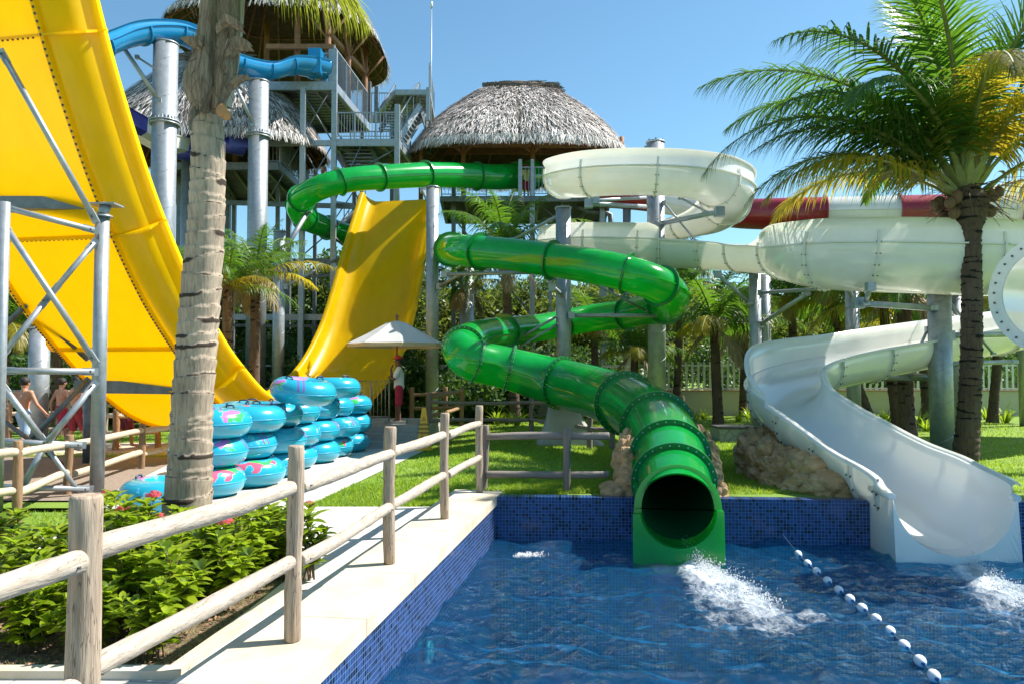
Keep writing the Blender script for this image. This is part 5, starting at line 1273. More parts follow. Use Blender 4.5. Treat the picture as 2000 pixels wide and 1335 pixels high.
def text_mesh(body, size, loc, par, mt, name='lettering', rotx=math.pi/2, ext=.002):
    cu = bpy.data.curves.new('t', 'FONT'); cu.body = body; cu.size = size; cu.align_x = 'CENTER'; cu.extrude = ext; cu.space_character = .95; cu.offset = size*.02
    tmp = bpy.data.objects.new('t', cu); COL.objects.link(tmp); dg = bpy.context.evaluated_depsgraph_get(); me = bpy.data.meshes.new_from_object(tmp.evaluated_get(dg))
    bpy.data.objects.remove(tmp); me.name = name; me.materials.clear(); me.materials.append(mt)
    o = bpy.data.objects.new(name, me); COL.objects.link(o); o.parent = par; o.location = loc; o.rotation_euler = (rotx, 0, 0); return o
cp = G(828, 878, -.185); cone = thing('caution_cone', 'tall yellow wet-floor cone with black warning text beside the steps', 'safety cone', (cp.x, cp.y, -.185))
CONE = mat('yellow_plastic', (.85, .42, .02), .4, var=.05); BLK = mat('black_print', (.02, .015, .01), .5)
hc = 1.02; mb = MB(); lv = [(.0, .225), (.03, .225), (.032, .175), (hc-.03, .055), (hc, .045)]; rows = []
for z, w in lv: rows.append([(w*x*.98, w*y*.75, z) for x, y in ((-1, -.85), (-.9, -1), (.9, -1), (1, -.85), (1, .85), (.9, 1), (-.9, 1), (-1, .85))])
mb.grid(rows, 0, False, True); mb.add(rows[-1], [tuple(range(8))], 0, False); mb.v = [(x+cp.x, y+cp.y, z-.185) for x, y, z in mb.v]; mb.build('cone_body', CONE, cone)
def fy(z): return -(.175-(z-.03)/(hc-.06)*.12)*.75-.005
tilt = math.pi/2+math.atan(.12*.75/(hc-.06))*-1
for body, z, s in (('CAUTION', .60, .068), ('CUIDADO', .50, .068), ('ATTENTION', .40, .062)):
    text_mesh(body, s, (0, fy(z)-.004, z), cone, BLK, rotx=tilt)
def tri(p, q, r, par, mt, nm='symbol'):
    pass
mb = MB(); c = Vector((cp.x, cp.y-.0, -.185)); z = .72; k = fy(z)
for a, b in (((-.045, 0), (.045, 0)), ((.045, 0), (0, .08)), ((0, .08), (-.045, 0))): mb.beam(c+V(a[0], fy(z+a[1])-.002, z+a[1]), c+V(b[0], fy(z+b[1])-.002, z+b[1]), .006, .008, up=(0, 1, 0))
mb.beam(c+V(0, fy(z+.02)-.002, z+.022), c+V(0, fy(z+.05)-.002, z+.055), .006, .008, up=(0, 1, 0)); mb.build('warning_triangle', BLK, cone)
mb = MB(); z = .27   # a slipping figure
for a, b, w in (((-.02, .055), (.03, .02), .022), ((.03, .02), (.075, .045), .014), ((.03, .02), (.06, -.02), .014), ((.06, -.02), (.09, -.01), .012), ((-.01, .05), (-.06, .06), .010), ((.0, .04), (-.035, .0), .010), ((-.08, -.03), (.09, -.03), .008)):
    mb.beam(c+V(a[0], fy(z+a[1])-.002, z+a[1]), c+V(b[0], fy(z+b[1])-.002, z+b[1]), .006, w, up=(0, 1, 0))
mb.ball(c+V(-.035, fy(z+.08), z+.082), .014, 0, 8, 6, (1, .4, 1)); mb.build('slipping_figure', BLK, cone)
# ------------------------------------------------------------------ float line
fa = G(1530, 1056, WZ+.02); fb = G(1826, 1322, WZ+.02)
FL = [(1559, 1081), (1577, 1099), (1595, 1115), (1616, 1133), (1638, 1151), (1660, 1168), (1684, 1186), (1711, 1207), (1738, 1231), (1766, 1259), (1797, 1289), (1824, 1318)]
ln = thing('float_line', 'thin dark rope with white floats crossing the pool from the tiled wall', 'rope', fa)
pts = [P(1526, 1040, 10.25)]+[G(x, y, WZ+.02) for x, y in FL]+[G(1845, 1345, WZ+.02)]
pts2 = spline([list(p) for p in pts], 6); MB().tube([Vector(p) for p in pts2], .008, 6).build('rope', HANDLE, ln)
FLT = mat('white_float', (.72, .74, .78), .3, coat=.3); FLB = mat('blue_float_band', (.03, .12, .35), .4)
for i, (x, y) in enumerate(FL):
    q = G(x, y, WZ+.035); d = (pts[i+2]-pts[i]).normalized(); mb = MB(); prof = [(-.062, .012), (-.054, .025), (-.037, .038), (-.012, .045), (.012, .045), (.037, .038), (.054, .025), (.062, .012)]
    mb.tube([q+d*a for a, _ in prof], [b for _, b in prof], 14); mb.cyl(q-d*.074, q-d*.060, .015, 8, 1); mb.cyl(q+d*.060, q+d*.074, .015, 8, 1)
    mb.build('float', [FLT, FLB], ln)
# ------------------------------------------------------------------ people
SKIN = mat('tanned_skin', (.50, .25, .16), .55, var=.08); SKIND = mat('brown_skin', (.16, .075, .045), .55, var=.08)
HAIR = mat('dark_hair', (.02, .015, .012), .7); EYE = mat('eye_white', (.7, .7, .68), .3)
def capsules(mb, J, bones):
    for a, b, ra, rb in bones:
        a = Vector(J[a] if isinstance(a, str) else a); b = Vector(J[b] if isinstance(b, str) else b); n = 6
        mb.tube([lerp(a, b, k/n) for k in range(n+1)], [lerp(ra, rb, k/n) for k in range(n+1)], 12); mb.ball(a, ra, nu=12, nv=8); mb.ball(b, rb, nu=12, nv=8)
def remesh(o, vx, it=4):
    m = o.modifiers.new('r', 'REMESH'); m.mode = 'VOXEL'; m.voxel_size = vx; m.use_smooth_shade = True
    s = o.modifiers.new('s', 'SMOOTH'); s.factor = .5; s.iterations = it
    dg = bpy.context.evaluated_depsgraph_get(); me = bpy.data.meshes.new_from_object(o.evaluated_get(dg)); mt = o.data.materials[:]
    o.modifiers.clear(); o.data = me; me.materials.clear(); [me.materials.append(k) for k in mt]
def person(label, loc, rz, J, skin, shorts, shirt=None, cap=None, scale=1.0, group=None, fine=.011, long_short=.26):
    t = thing('person', label, 'person', (0, 0, 0), 0, group)
    B = [('hip', 'waist', .125, .115), ('waist', 'chest', .115, .135), ('hipL', 'hipR', .095, .095), ('chest', 'neck', .12, .07), ('shL', 'shR', .062, .062), ('chestL', 'chestR', .10, .10), ('neck', 'headb', .052, .055), ('headb', 'head', .075, .098), ('head', 'headt', .098, .088), ('face', 'chin', .05, .038),
         ('hipL', 'knL', .088, .058), ('knL', 'anL', .056, .038), ('hipR', 'knR', .088, .058), ('knR', 'anR', .056, .038), ('anL', 'toL', .038, .030), ('anR', 'toR', .038, .030), ('shL', 'elL', .054, .042), ('elL', 'wrL', .040, .028), ('shR', 'elR', .054, .042), ('elR', 'wrR', .040, .028)]
    mb = MB(); capsules(mb, J, B)
    h = Vector(J['head']); f = (Vector(J['face'])-h); f.z = 0; f.normalize(); s = Vector((f.y, -f.x, 0))
    capsules(mb, J, [(tuple(h+f*.095+V(0, 0, .005)), tuple(h+f*.118-V(0, 0, .025)), .010, .015)])
    for k in (1, -1): mb.ball(h+s*k*.098-V(0, 0, .01), .026, 0, 8, 6, (.5, .8, 1.2))
    for sd_ in 'LR':
        w = Vector(J['wr'+sd_]); e = Vector(J['el'+sd_]); hd = Vector(J['ha'+sd_])-w; hd.normalize(); sp = hd.cross(f if abs(hd.dot(f)) < .8 else V(0, 0, 1)).normalized(); cu_ = sp.cross(hd).normalized()
        capsules(mb, J, [(tuple(w), tuple(w+hd*.085), .026, .032), (tuple(w+hd*.05-sp*.018), tuple(w+hd*.085-sp*.022), .019, .018), (tuple(w+hd*.05+sp*.018), tuple(w+hd*.085+sp*.022), .019, .018)])
        for k in range(4):
            o_ = (k-1.5)*.020; L_ = (.065, .078, .074, .058)[k]; a = w+hd*.09+sp*o_; b = a+hd*L_*.55+cu_*.004; c_ = b+hd*L_*.38+cu_*.022; capsules(mb, J, [(tuple(a), tuple(b), .0095, .009), (tuple(b), tuple(c_), .009, .0085)])
        a = w+hd*.03+sp*.028; b = a+hd*.035+sp*.028; capsules(mb, J, [(tuple(a), tuple(b), .012, .010), (tuple(b), tuple(b+hd*.03), .010, .009)])
    o = mb.build('body', skin, t); remesh(o, fine, 3)
    def lathe_cloth(nm, BB, mt, vx=.014):
        mb = MB(); capsules(mb, J, BB); o = mb.build(nm, mt, t); remesh(o, vx, 3); return o
    def cut(a, b, f): return tuple(lerp(Vector(J[a]), Vector(J[b]), f))
    kk = min(1, long_short/.42*1.0+.35)
    lathe_cloth('shorts', [('hip', cut('hip', 'waist', .45), .137, .128), ('hipL', 'hipR', .108, .108), ('hipL', cut('hipL', 'knL', kk), .103, .098), ('hipR', cut('hipR', 'knR', kk), .103, .098)], shorts)
    if shirt: lathe_cloth('shirt', [(cut('hip', 'waist', .1), 'waist', .142, .135), ('waist', 'chest', .135, .150), ('chest', cut('chest', 'neck', .75), .137, .082), ('chestL', 'chestR', .116, .116), ('shL', 'shR', .076, .076), ('shL', cut('shL', 'elL', .72), .074, .066), ('shR', cut('shR', 'elR', .72), .074, .066)], shirt)
    mb = MB(); mb.ball(h+V(0, 0, .035)-f*.018, .112, 0, 18, 12, (1, 1, 1.0)); mb.v = [q for q in mb.v]
    keep = [];  hh_ = mb
    fs = [(fc, m_, s_) for fc, m_, s_ in zip(mb.f, mb.m, mb.s) if (lambda c_: not ((c_-h).dot(f) > .045 and c_.z < h.z+.065) and c_.z > h.z-.075+.05*((c_-h).dot(f) > 0))(sum((Vector(mb.v[i]) for i in fc), Vector())/len(fc))]
    mb.f = [q[0] for q in fs]; mb.m = [q[1] for q in fs]; mb.s = [q[2] for q in fs]; mb.build('hair', HAIR, t)
    for k in (1, -1): MB().ball(h+f*.088+s*k*.034+V(0, 0, .012), .013, 0, 8, 6).build('eye', EYE, t)
    if cap:
        mb = MB(); c_ = h+V(0, 0, .055); rows = []
        for j in range(6):
            ph = j/5*math.pi/2; rows.append([c_+s*(.116*math.sin(ph)*math.cos(a))+f*(.120*math.sin(ph)*math.sin(a)-.005)+V(0, 0, .098*math.cos(ph)) for a in [2*math.pi*k/20 for k in range(20)]])
        mb.grid(rows, 0, True, True); rows = []
        for j in range(4):
            q = j/3; rows.append([c_+f*(.09+.12*q*math.cos(x*.9))+s*(.088*x*(1-.15*q))+V(0, 0, .004-.022*q) for x in (-1, -.66, -.33, 0, .33, .66, 1)])
        mb.grid(rows, 0, True); rows2 = [[p_-V(0, 0, .006) for p_ in r_] for r_ in rows]; mb.grid(rows2, 0, True); mb.build('cap', cap, t)
    for ob in t.children:
        me = ob.data; me.transform(Matrix.Scale(scale, 4))
    t.location = loc; t.rotation_euler = (0, 0, rz)
    return t
def base_pose(**k):
    J = dict(hip=(0, 0, .93), waist=(0, 0, 1.08), chest=(0, .01, 1.27), chestL=(-.08, .01, 1.30), chestR=(.08, .01, 1.30), neck=(0, 0, 1.47), headb=(0, .015, 1.54), head=(0, .025, 1.63), headt=(0, .01, 1.67), face=(0, .06, 1.60), chin=(0, .075, 1.555),
             shL=(-.19, 0, 1.41), shR=(.19, 0, 1.41), elL=(-.25, -.03, 1.12), elR=(.25, -.03, 1.12), wrL=(-.26, .06, .87), wrR=(.26, .06, .87), haL=(-.25, .11, .77), haR=(.25, .11, .77),
             hipL=(-.09, 0, .90), hipR=(.09, 0, .90), knL=(-.10, .02, .50), knR=(.10, .02, .50), anL=(-.10, -.02, .07), anR=(.10, -.02, .07), toL=(-.11, .14, .03), toR=(.11, .14, .03))
    J.update(k); return J
REDS = mat('red_shorts', (.42, .02, .05), .8, var=.1); WSH = mat('white_tshirt', (.72, .72, .73), .85, trans=.1); REDC = mat('red_cap', (.55, .02, .03), .7)
# lifeguard under the umbrella, facing left, one arm folded, the other hand at the chin
gx = P(779, 820, 20.5)
person('lifeguard in red cap, white T-shirt and red shorts, hand at chin, under the umbrella', V(gx.x, 20.5, P(779, 824, 20.5).z), math.pi/2+.1,
       base_pose(elL=(-.21, .12, 1.15), wrL=(-.02, .27, 1.18), haL=(.1, .27, 1.19), elR=(.19, .20, 1.20), wrR=(.05, .22, 1.42), haR=(.01, .17, 1.50), face=(0, .062, 1.59), knL=(-.09, .0, .50), toL=(-.12, .14, .03)), SKIND, REDS, WSH, REDC, scale=1.0, fine=.009)
mb = MB()
BLUES = mat('blue_check_shorts', (.20, .36, .60), .85, col2=(.5, .6, .72), vscale=22); REDP = mat('red_dark_shorts', (.35, .02, .03), .85, col2=(.03, .03, .05), vscale=3, stretch=(3, 3, .6)); DARKS = mat('dark_striped_shorts', (.04, .02, .03), .85, col2=(.30, .03, .06), vscale=6, stretch=(4, 4, .3))
walk = dict(knL=(-.10, .16, .52), anL=(-.10, .22, .10), toL=(-.11, .37, .07), knR=(.10, -.04, .50), anR=(.10, -.24, .14), toR=(.11, -.14, .04), elR=(.30, .06, 1.14), wrR=(.36, .24, .94), haR=(.38, .30, .85), elL=(-.26, -.12, 1.13), wrL=(-.26, -.10, .88), haL=(-.26, -.08, .78))
def low(J, dz):
    return J
q = P(40, 860, 17.3); person('bare-chested man in pale blue swim shorts walking away at the far left', V(P(45, 860, 17.4).x, 17.4, -.17), -.25, base_pose(**walk), SKIN, BLUES, scale=.99, group='swimmers walking behind the gravel')
walk2 = dict(walk); walk2.update(knL=(-.10, -.02, .50), anL=(-.10, -.20, .12), toL=(-.11, -.10, .04), knR=(.10, .14, .52), anR=(.10, .18, .08), toR=(.11, .32, .05), elL=(-.28, .02, 1.15), wrL=(-.24, .18, .95), haL=(-.22, .26, .88))
person('bare-chested man in red and dark shorts walking behind the truss', V(P(147, 860, 18.6).x, 18.6, -.17), -.6, base_pose(**walk2), SKIN, REDP, scale=1.0, group='swimmers walking behind the gravel')
person('bare-chested boy in red trunks walking close behind the taller man', V(P(118, 860, 19.6).x, 19.6, -.17), -.5, base_pose(**walk), SKIN, REDS, scale=.97, group='swimmers walking behind the gravel')
person('swimmer in dark striped shorts, only legs showing below the yellow half-pipe', V(P(242, 880, 19.0).x, 19.0, -.17), -1.2, base_pose(**walk2), SKIN, DARKS, scale=1.0, group='swimmers walking behind the gravel')
YSH = mat('yellow_tshirt', (.75, .68, .25), .85)
person('attendant in yellow shirt and red shorts at the rail of the middle hut', V(P(1028, 380, 32.8).x, 32.9, zc+.01), math.pi+.3, base_pose(), SKIND, REDS, YSH, REDC, scale=.86, fine=.014)
PINK = mat('pink_top', (.7, .2, .25), .85)
person('small child in pink on the far deck left of the green bend', V(P(630, 345, 35).x, 35.2, zd+.01), math.pi-.6, base_pose(), SKIN, PINK, PINK, None, scale=.62, fine=.016)
person('dark-haired visitor in grey standing on the lower hut deck', V(P(581, 335, 34).x, 34.6, zd+.01), math.pi+.5, base_pose(), SKIN, HAIR, mat('grey_top', (.2, .22, .25), .85), None, scale=.92, fine=.016)
# ------------------------------------------------------------------ palms
def frond_np(L, e0, e1, pairs, ll, seed, w=.02, hang=.55, rbase=.035, curl=.0, bare=.16, roll=0.0):
    """a pinnate frond: base at the origin, running out along +X; e0/e1 = elevation (rad) at base and tip.
    returns verts, quads, material index (0 leaflet, 1 stalk)"""
    rr = random.Random(seed); n = 26; pos = [np.zeros(3)]; tan = []
    for i in range(n):
        f = (i+.5)/n; e = e0+(e1-e0)*(f**1.35); yaw = curl*f*f
        t = np.array([math.cos(e)*math.cos(yaw), math.cos(e)*math.sin(yaw), math.sin(e)]); tan.append(t); pos.append(pos[-1]+t*L/n)
    tan.append(tan[-1]); pos = np.array(pos); tan = np.array(tan); V_ = []; F_ = []; M_ = []
    up = np.array([0, 0, 1.0])
    def at(f):
        x = f*n; i = min(int(x), n-1); k = x-i; return pos[i]*(1-k)+pos[i+1]*k, tan[i]*(1-k)+tan[min(i+1, n)]*k
    # stalk, five-sided
    for i in range(n+1):
        f = i/n; t = tan[i]/np.linalg.norm(tan[i]); s = np.cross(t, up); s /= np.linalg.norm(s)+1e-9; u = np.cross(s, t)
        rw = rbase*(1-f)**.8*(1.6 if f < .08 else 1)+.004; rh = rw*.55
        for k in range(5):
            a = 2*math.pi*k/5; V_.append(pos[i]+s*math.cos(a)*rw+u*math.sin(a)*rh)
    for i in range(n):
        for k in range(5): F_.append((i*5+k, i*5+(k+1) % 5, (i+1)*5+(k+1) % 5, (i+1)*5+k)); M_.append(1)
    for p_ in range(pairs):
        f = bare+(1-bare)*(p_+rr.random()*.5)/pairs; c, t = at(min(f, .995)); t = t/np.linalg.norm(t)
        s = np.cross(t, up); s /= np.linalg.norm(s)+1e-9; u = np.cross(s, t); g = (f-bare)/(1-bare)
        l = ll*(math.sin(math.pi*min(1, .18+.80*g))**.65)*(1-.25*g)
        ang = math.radians(62-34*g)
        for sd in (1, -1):
            if rr.random() < .04: continue
            ro = roll+rr.gauss(0, .08); d = s*sd*math.sin(ang)+t*math.cos(ang)+u*(.25+rr.gauss(0, .10)+ro*sd); d /= np.linalg.norm(d)
            m = 4; b = len(V_); q = c.copy(); ww = w*rr.uniform(.8, 1.15)*(1-.3*g); lk = l*rr.uniform(.85, 1.08); hg = hang*rr.uniform(.7, 1.35)
            for j in range(m+1):
                h = j/m; wd = ww*(1-h**1.6)*(.65+.35*math.sin(math.pi*min(1, h+.2))); ac = np.cross(d, u); na = np.linalg.norm(ac); ac = ac/na if na > .05 else t
                V_.append(q-ac*wd+0); V_.append(q+ac*wd)
                if j < m:
                    d = d+np.array([0, 0, -1.0])*hg*(.35+.5*h); d /= np.linalg.norm(d); q = q+d*lk/m
            for j in range(m): F_.append((b+2*j, b+2*j+1, b+2*j+3, b+2*j+2)); M_.append(0)
    return np.array(V_), np.array(F_), np.array(M_)
def frond(par, name, base, az, e0, e1, L, pairs, ll, seed, mats, **k):
    v, f, m = frond_np(L, math.radians(e0), math.radians(e1), pairs, ll, seed, **k)
    o = np_mesh(name, v, f, mats, par, m); o.location = Vector(base)-Vector(par.location) if par else base; o.rotation_euler = (0, 0, math.radians(az)); return o
def trunk_mat(name, pale, dark, vs=1.0):
    m = bpy.data.materials.new(name); m.use_nodes = True; N, L = nodes_of(m); pb = principled(m); pb.inputs['Roughness'].default_value = .85; pb.inputs['Specular IOR Level'].default_value = .25
    tc = N.new('ShaderNodeTexCoord'); at = N.new('ShaderNodeAttribute'); at.attribute_name = 'scar'
    mp = N.new('ShaderNodeMapping'); mp.inputs['Scale'].default_value = (38*vs, 38*vs, 5*vs); L.new(tc.outputs['Object'], mp.inputs[0])
    nz = N.new('ShaderNodeTexNoise'); nz.inputs['Scale'].default_value = 1; nz.inputs['Detail'].default_value = 5; nz.inputs['Roughness'].default_value = .7; L.new(mp.outputs[0], nz.inputs['Vector'])
    n2 = N.new('ShaderNodeTexNoise'); n2.inputs['Scale'].default_value = 6*vs; n2.inputs['Detail'].default_value = 6; L.new(tc.outputs['Object'], n2.inputs['Vector'])
    cr = N.new('ShaderNodeValToRGB'); e = cr.color_ramp.elements; e[0].position = .33; e[0].color = (*[lerp(a, b, .55) for a, b in zip(pale, dark)], 1); e[1].position = .56; e[1].color = (*pale, 1)
    L.new(nz.outputs['Fac'], cr.inputs[0])
    a1 = N.new('ShaderNodeMath'); a1.operation = 'ADD'; L.new(at.outputs['Fac'], a1.inputs[0]); L.new(n2.outputs['Fac'], a1.inputs[1])
    mr = N.new('ShaderNodeMapRange'); mr.inputs[1].default_value = .76; mr.inputs[2].default_value = .96; L.new(a1.outputs[0], mr.inputs[0])
    mx = N.new('ShaderNodeMixRGB'); L.new(mr.outputs[0], mx.inputs[0]); L.new(cr.outputs[0], mx.inputs[1]); mx.inputs[2].default_value = (*dark, 1)
    n3 = N.new('ShaderNodeTexNoise'); n3.inputs['Scale'].default_value = 1.6*vs; n3.inputs['Detail'].default_value = 3; L.new(tc.outputs['Object'], n3.inputs['Vector'])
    hv = N.new('ShaderNodeHueSaturation'); m3 = N.new('ShaderNodeMapRange'); m3.inputs[1].default_value = .3; m3.inputs[2].default_value = .7; m3.inputs[3].default_value = .75; m3.inputs[4].default_value = 1.15; L.new(n3.outputs['Fac'], m3.inputs[0]); L.new(m3.outputs[0], hv.inputs['Value']); L.new(mx.outputs[0], hv.inputs['Color'])
    L.new(hv.outputs[0], pb.inputs['Base Color'])
    bm = N.new('ShaderNodeBump'); bm.inputs['Strength'].default_value = .5; bm.inputs['Distance'].default_value = .01; L.new(nz.outputs['Fac'], bm.inputs['Height']); L.new(bm.outputs[0], pb.inputs['Normal'])
    return m
TRK = trunk_mat('pale_palm_bark', (.45, .36, .27), (.05, .036, .027)); TRKD = trunk_mat('dark_palm_bark', (.13, .09, .065), (.014, .011, .009), .7)
def palm_trunk(par, pts, seed, mt, step=.022, sides=44, ring=.12, depth=.05, scarp=.55):
    "pts rows (x, y, z, r)"
    S = spline(pts, 12); seg = np.linalg.norm(np.diff(S[:, :3], axis=0), axis=1); H = np.concatenate([[0], np.cumsum(seg)]); n = max(8, int(H[-1]/step))
    hs = np.linspace(0, H[-1], n); Q = np.stack([np.interp(hs, H, S[:, k]) for k in range(4)], 1); rr = random.Random(seed); V_ = []; sc = []
    edges = [0]; 
    while edges[-1] < H[-1]+.3: edges.append(edges[-1]+ring*rr.uniform(.55, 1.4))
    sl = [(rr.uniform(0, 6.28), rr.uniform(.1, .42)*ring) for _ in edges]; patch_ = [(rr.uniform(0, 6.28), rr.uniform(0, 1)) for _ in edges]
    for i in range(n):
        for k in range(sides):
            a = 2*math.pi*k/sides; h = hs[i]
            j = max(0, np.searchsorted(edges, h)-1); hh = h
            # slanting ring edges
            for jj in (j-1, j, j+1):
                if 0 <= jj < len(edges)-1:
                    lo = edges[jj]+sl[jj][1]*math.cos(a-sl[jj][0])+.012*noise.noise((math.cos(a)*3, math.sin(a)*3, jj*1.7)); hi = edges[jj+1]+sl[jj+1][1]*math.cos(a-sl[jj+1][0])+.012*noise.noise((math.cos(a)*3, math.sin(a)*3, (jj+1)*1.7))
                    if lo <= h < hi: j = jj; f = (h-lo)/max(1e-4, hi-lo); break
            else: f = .5
            r = Q[i][3]*(1+depth*(f-.6)+.03*noise.noise((math.cos(a)*1.5, math.sin(a)*1.5, h*1.2+seed))+.012*noise.noise((math.cos(a)*6, math.sin(a)*6, h*9)))
            V_.append((Q[i][0]+r*math.cos(a), Q[i][1]+r*math.sin(a), Q[i][2]))
            pp = patch_[j]; da = math.cos(a-pp[0]); s_ = max(0, 1-abs(f-.97)*9)*.5
            if f < .22: s_ = max(s_, (.20 if f < .07 else .0))
            if pp[1] < scarp and da > .0 and f > .55: s_ = max(s_, .62*min(1, da*2)*min(1, (f-.55)*4))
            sc.append(s_)
    idx = np.arange(n*sides).reshape(n, sides); nx = np.roll(idx, -1, 1)
    F_ = np.stack([idx[:-1], nx[:-1], nx[1:], idx[1:]], -1).reshape(-1, 4)
    o = np_mesh('trunk', np.array(V_)-np.array(par.location), F_, mt, par, smooth=True)
    at = o.data.attributes.new('scar', 'FLOAT', 'POINT'); at.data.foreach_set('value', np.array(sc, np.float32)); return o
def pr(px, py, D, wpx): p = P(px, py, D); return [p.x, p.y, p.z, wpx*D/3000.0]
# ---- foreground palm
DP = 7.0
lp = thing('coconut_palm', 'large pale ringed palm trunk rising from the flower bed at the left', 'palm tree', G(392, 1145, -.18), group='coconut palms')
palm_trunk(lp, [pr(398, 1150, DP, 96)[:2]+[-.25, .24], pr(380, 1080, DP, 96), pr(366, 1005, DP, 95), pr(372, 905, DP, 83), pr(375, 800, DP, 79), pr(386, 650, DP, 77), pr(398, 500, DP, 73), pr(404, 400, DP, 69), pr(406, 300, DP, 64), pr(405, 215, DP, 60), pr(412, 120, DP, 62), pr(424, -20, DP, 56), pr(432, -90, DP, 50)], 4, TRK, step=.016, sides=72, ring=.125, depth=.085, scarp=.6)
BOOT = mat('palm_sheath', (.36, .275, .20), .85, col2=(.09, .06, .04), vscale=3, stretch=(10, 10, 1.2), bump=.8, bscale=9)
def boot(par, pts, wid, th, mt=BOOT):
    "a broad sheath that wraps the trunk: pts centre line, wid half-widths"
    S = spline([list(p)+[w] for p, w in zip(pts, wid)], 6); mb = MB(); rows = []
    for i in range(len(S)):
        p = Vector(S[i][:3]); t = (Vector(S[min(i+1, len(S)-1)][:3])-Vector(S[max(i-1, 0)][:3])).normalized(); s = t.cross(V(0, 1, 0)).normalized(); o_ = s.cross(t).normalized()
        if o_.y > 0: o_ = -o_
        w = S[i][3]; rows.append([p+s*w*math.cos(a)+o_*th*math.sin(a)*(1+.3*math.cos(a*3)) for a in [2*math.pi*k/20 for k in range(20)]])
    mb.grid(rows, 0, True, True); mb.add(rows[-1], [tuple(range(20))], 0, False); return mb.build('leaf_sheath', mt, par)
k_ = DP/1500
boot(lp, [P(395, 222, DP-.12), P(392, 165, DP-.16), P(402, 110, DP-.14), P(412, 20, DP-.1), P(405, -60, DP-.1)], [.06, .155, .12, .09, .05], .10)
boot(lp, [P(425, 215, DP-.1), P(432, 150, DP-.14), P(438, 90, DP-.12), P(446, 0, DP-.1), P(455, -70, DP-.1)], [.05, .13, .14, .11, .06], .09)
boot(lp, [P(443, 210, DP-.05), P(455, 120, DP-.08), P(462, 50, DP-.05), P(470, -50, DP)], [.04, .055, .06, .05], .06, mat('pale_sheath', (.5, .45, .38), .8, col2=(.33, .27, .21), vscale=3, stretch=(10, 10, 1.2)))
#boot(lp, [P(378, 95, DP-.02), P(366, 82, DP-.04), P(362, 76, DP-.05)], [.10, .05, .012], .03)
#boot(lp, [P(470, 160, DP), P(478, 152, DP-.02), P(486, 148, DP-.02)], [.05, .03, .01], .02)
#boot(lp, [P(462, 90, DP), P(478, 84, DP-.06), P(490, 92, DP-.08)], [.09, .07, .02], .06)
#boot(lp, [P(384, 200, DP-.22), P(376, 228, DP-.24), P(372, 250, DP-.24)], [.03, .045, .02], .04)
def flap(pts, w0, w1, mt=BOOT):
    mb = MB(); S = spline([list(p) for p in pts], 6); rows = []
    for i in range(len(S)):
        f = i/(len(S)-1); w = lerp(w0, w1, f); p = Vector(S[i]); rows.append([p+V(.0, -.02-.03*math.sin(3*f), w)+V(.01*math.sin(9*f), 0, 0), p+V(0, -.045, w*.3), p+V(.0, -.04, -w*.4), p+V(.01*math.sin(7*f+1), .01, -w)])
    mb.grid(rows, 0, True); mb.grid([[q+V(0, .008, 0) for q in r_][::-1] for r_ in rows], 0, True); return mb.build('torn_sheath', mt, lp)
flap([P(400, 88, DP-.22), P(378, 84, DP-.24), P(356, 78, DP-.25)], .07, .012); flap([P(440, 100, DP-.22), P(472, 88, DP-.24), P(494, 96, DP-.25)], .10, .015); flap([P(452, 165, DP-.2), P(470, 158, DP-.22), P(487, 150, DP-.22)], .05, .008)
flap([P(386, 212, DP-.2), P(378, 226, DP-.26), P(372, 250, DP-.25)], .035, .03); flap([P(425, 60, DP-.26), P(447, 42, DP-.3), P(478, 60, DP-.3)], .06, .03)
mb = MB(); rf_ = random.Random(8)
for i in range(60):
    x0 = rf_.uniform(372, 465); y0 = rf_.uniform(20, 215); q = P(x0, y0, DP-.24-rf_.uniform(0, .04)); d = V(rf_.gauss(0, .05), -.02, rf_.choice((-1, 1))*rf_.uniform(.05, .2)); mb.tube([q, q+d*.5+V(rf_.gauss(0, .02), -.01, 0), q+d], [.004, .003, .001], 4)
tag(mb.build('sheath_fibres', TWIG, lp), kind='stuff')
ORG = mat('ripe_orange_husk', (.55, .26, .07), .6, col2=(.38, .20, .10), vscale=6)
for (x, y, r) in ((433, 216, .055), (443, 226, .04)): MB().ball(P(x, y, DP-.19), r, 0, 16, 10, (1, .6, 1.15)).build('husk', ORG, lp)
cc = P(440, -70, DP)
LY = [LEAFP, RACH]; YM = mat('yellow_green_leaflet', (.14, .17, .015), .4, trans=.5, island=.4, tcol=(.34, .38, .03)); LYY = [YM, RACH]
for (az, e0, e1, L_, sd, mt, hg, ll) in ((-12, 14, -50, 1.45, 1, LYY, .8, .85), (10, 4, -46, 1.3, 2, LYY, .9, .8), (-35, 16, -55, 1.4, 3, LYY, .85, .8), (178, 26, -40, 2.6, 4, LY, .9, .8), (40, 20, -50, 1.6, 5, LYY, .9, .8), (-60, 40, -40, 2.6, 12, LYY, .9, .8), (60, 55, -20, 3.6, 6, LY, .6, .9), (120, 60, -15, 3.6, 7, LY, .6, .9), (235, 62, -10, 3.4, 8, LY, .6, .9), (290, 70, 0, 3.4, 9, LY, .5, .9), (30, 75, 20, 3.4, 10, LY, .5, .9), (160, 76, 10, 3.6, 11, LY, .5, .9)):
    frond(lp, 'frond', cc+V(0, 0, .1), az, e0, e1, L_, 62, ll, sd, mt, w=.017, hang=hg, rbase=.04)
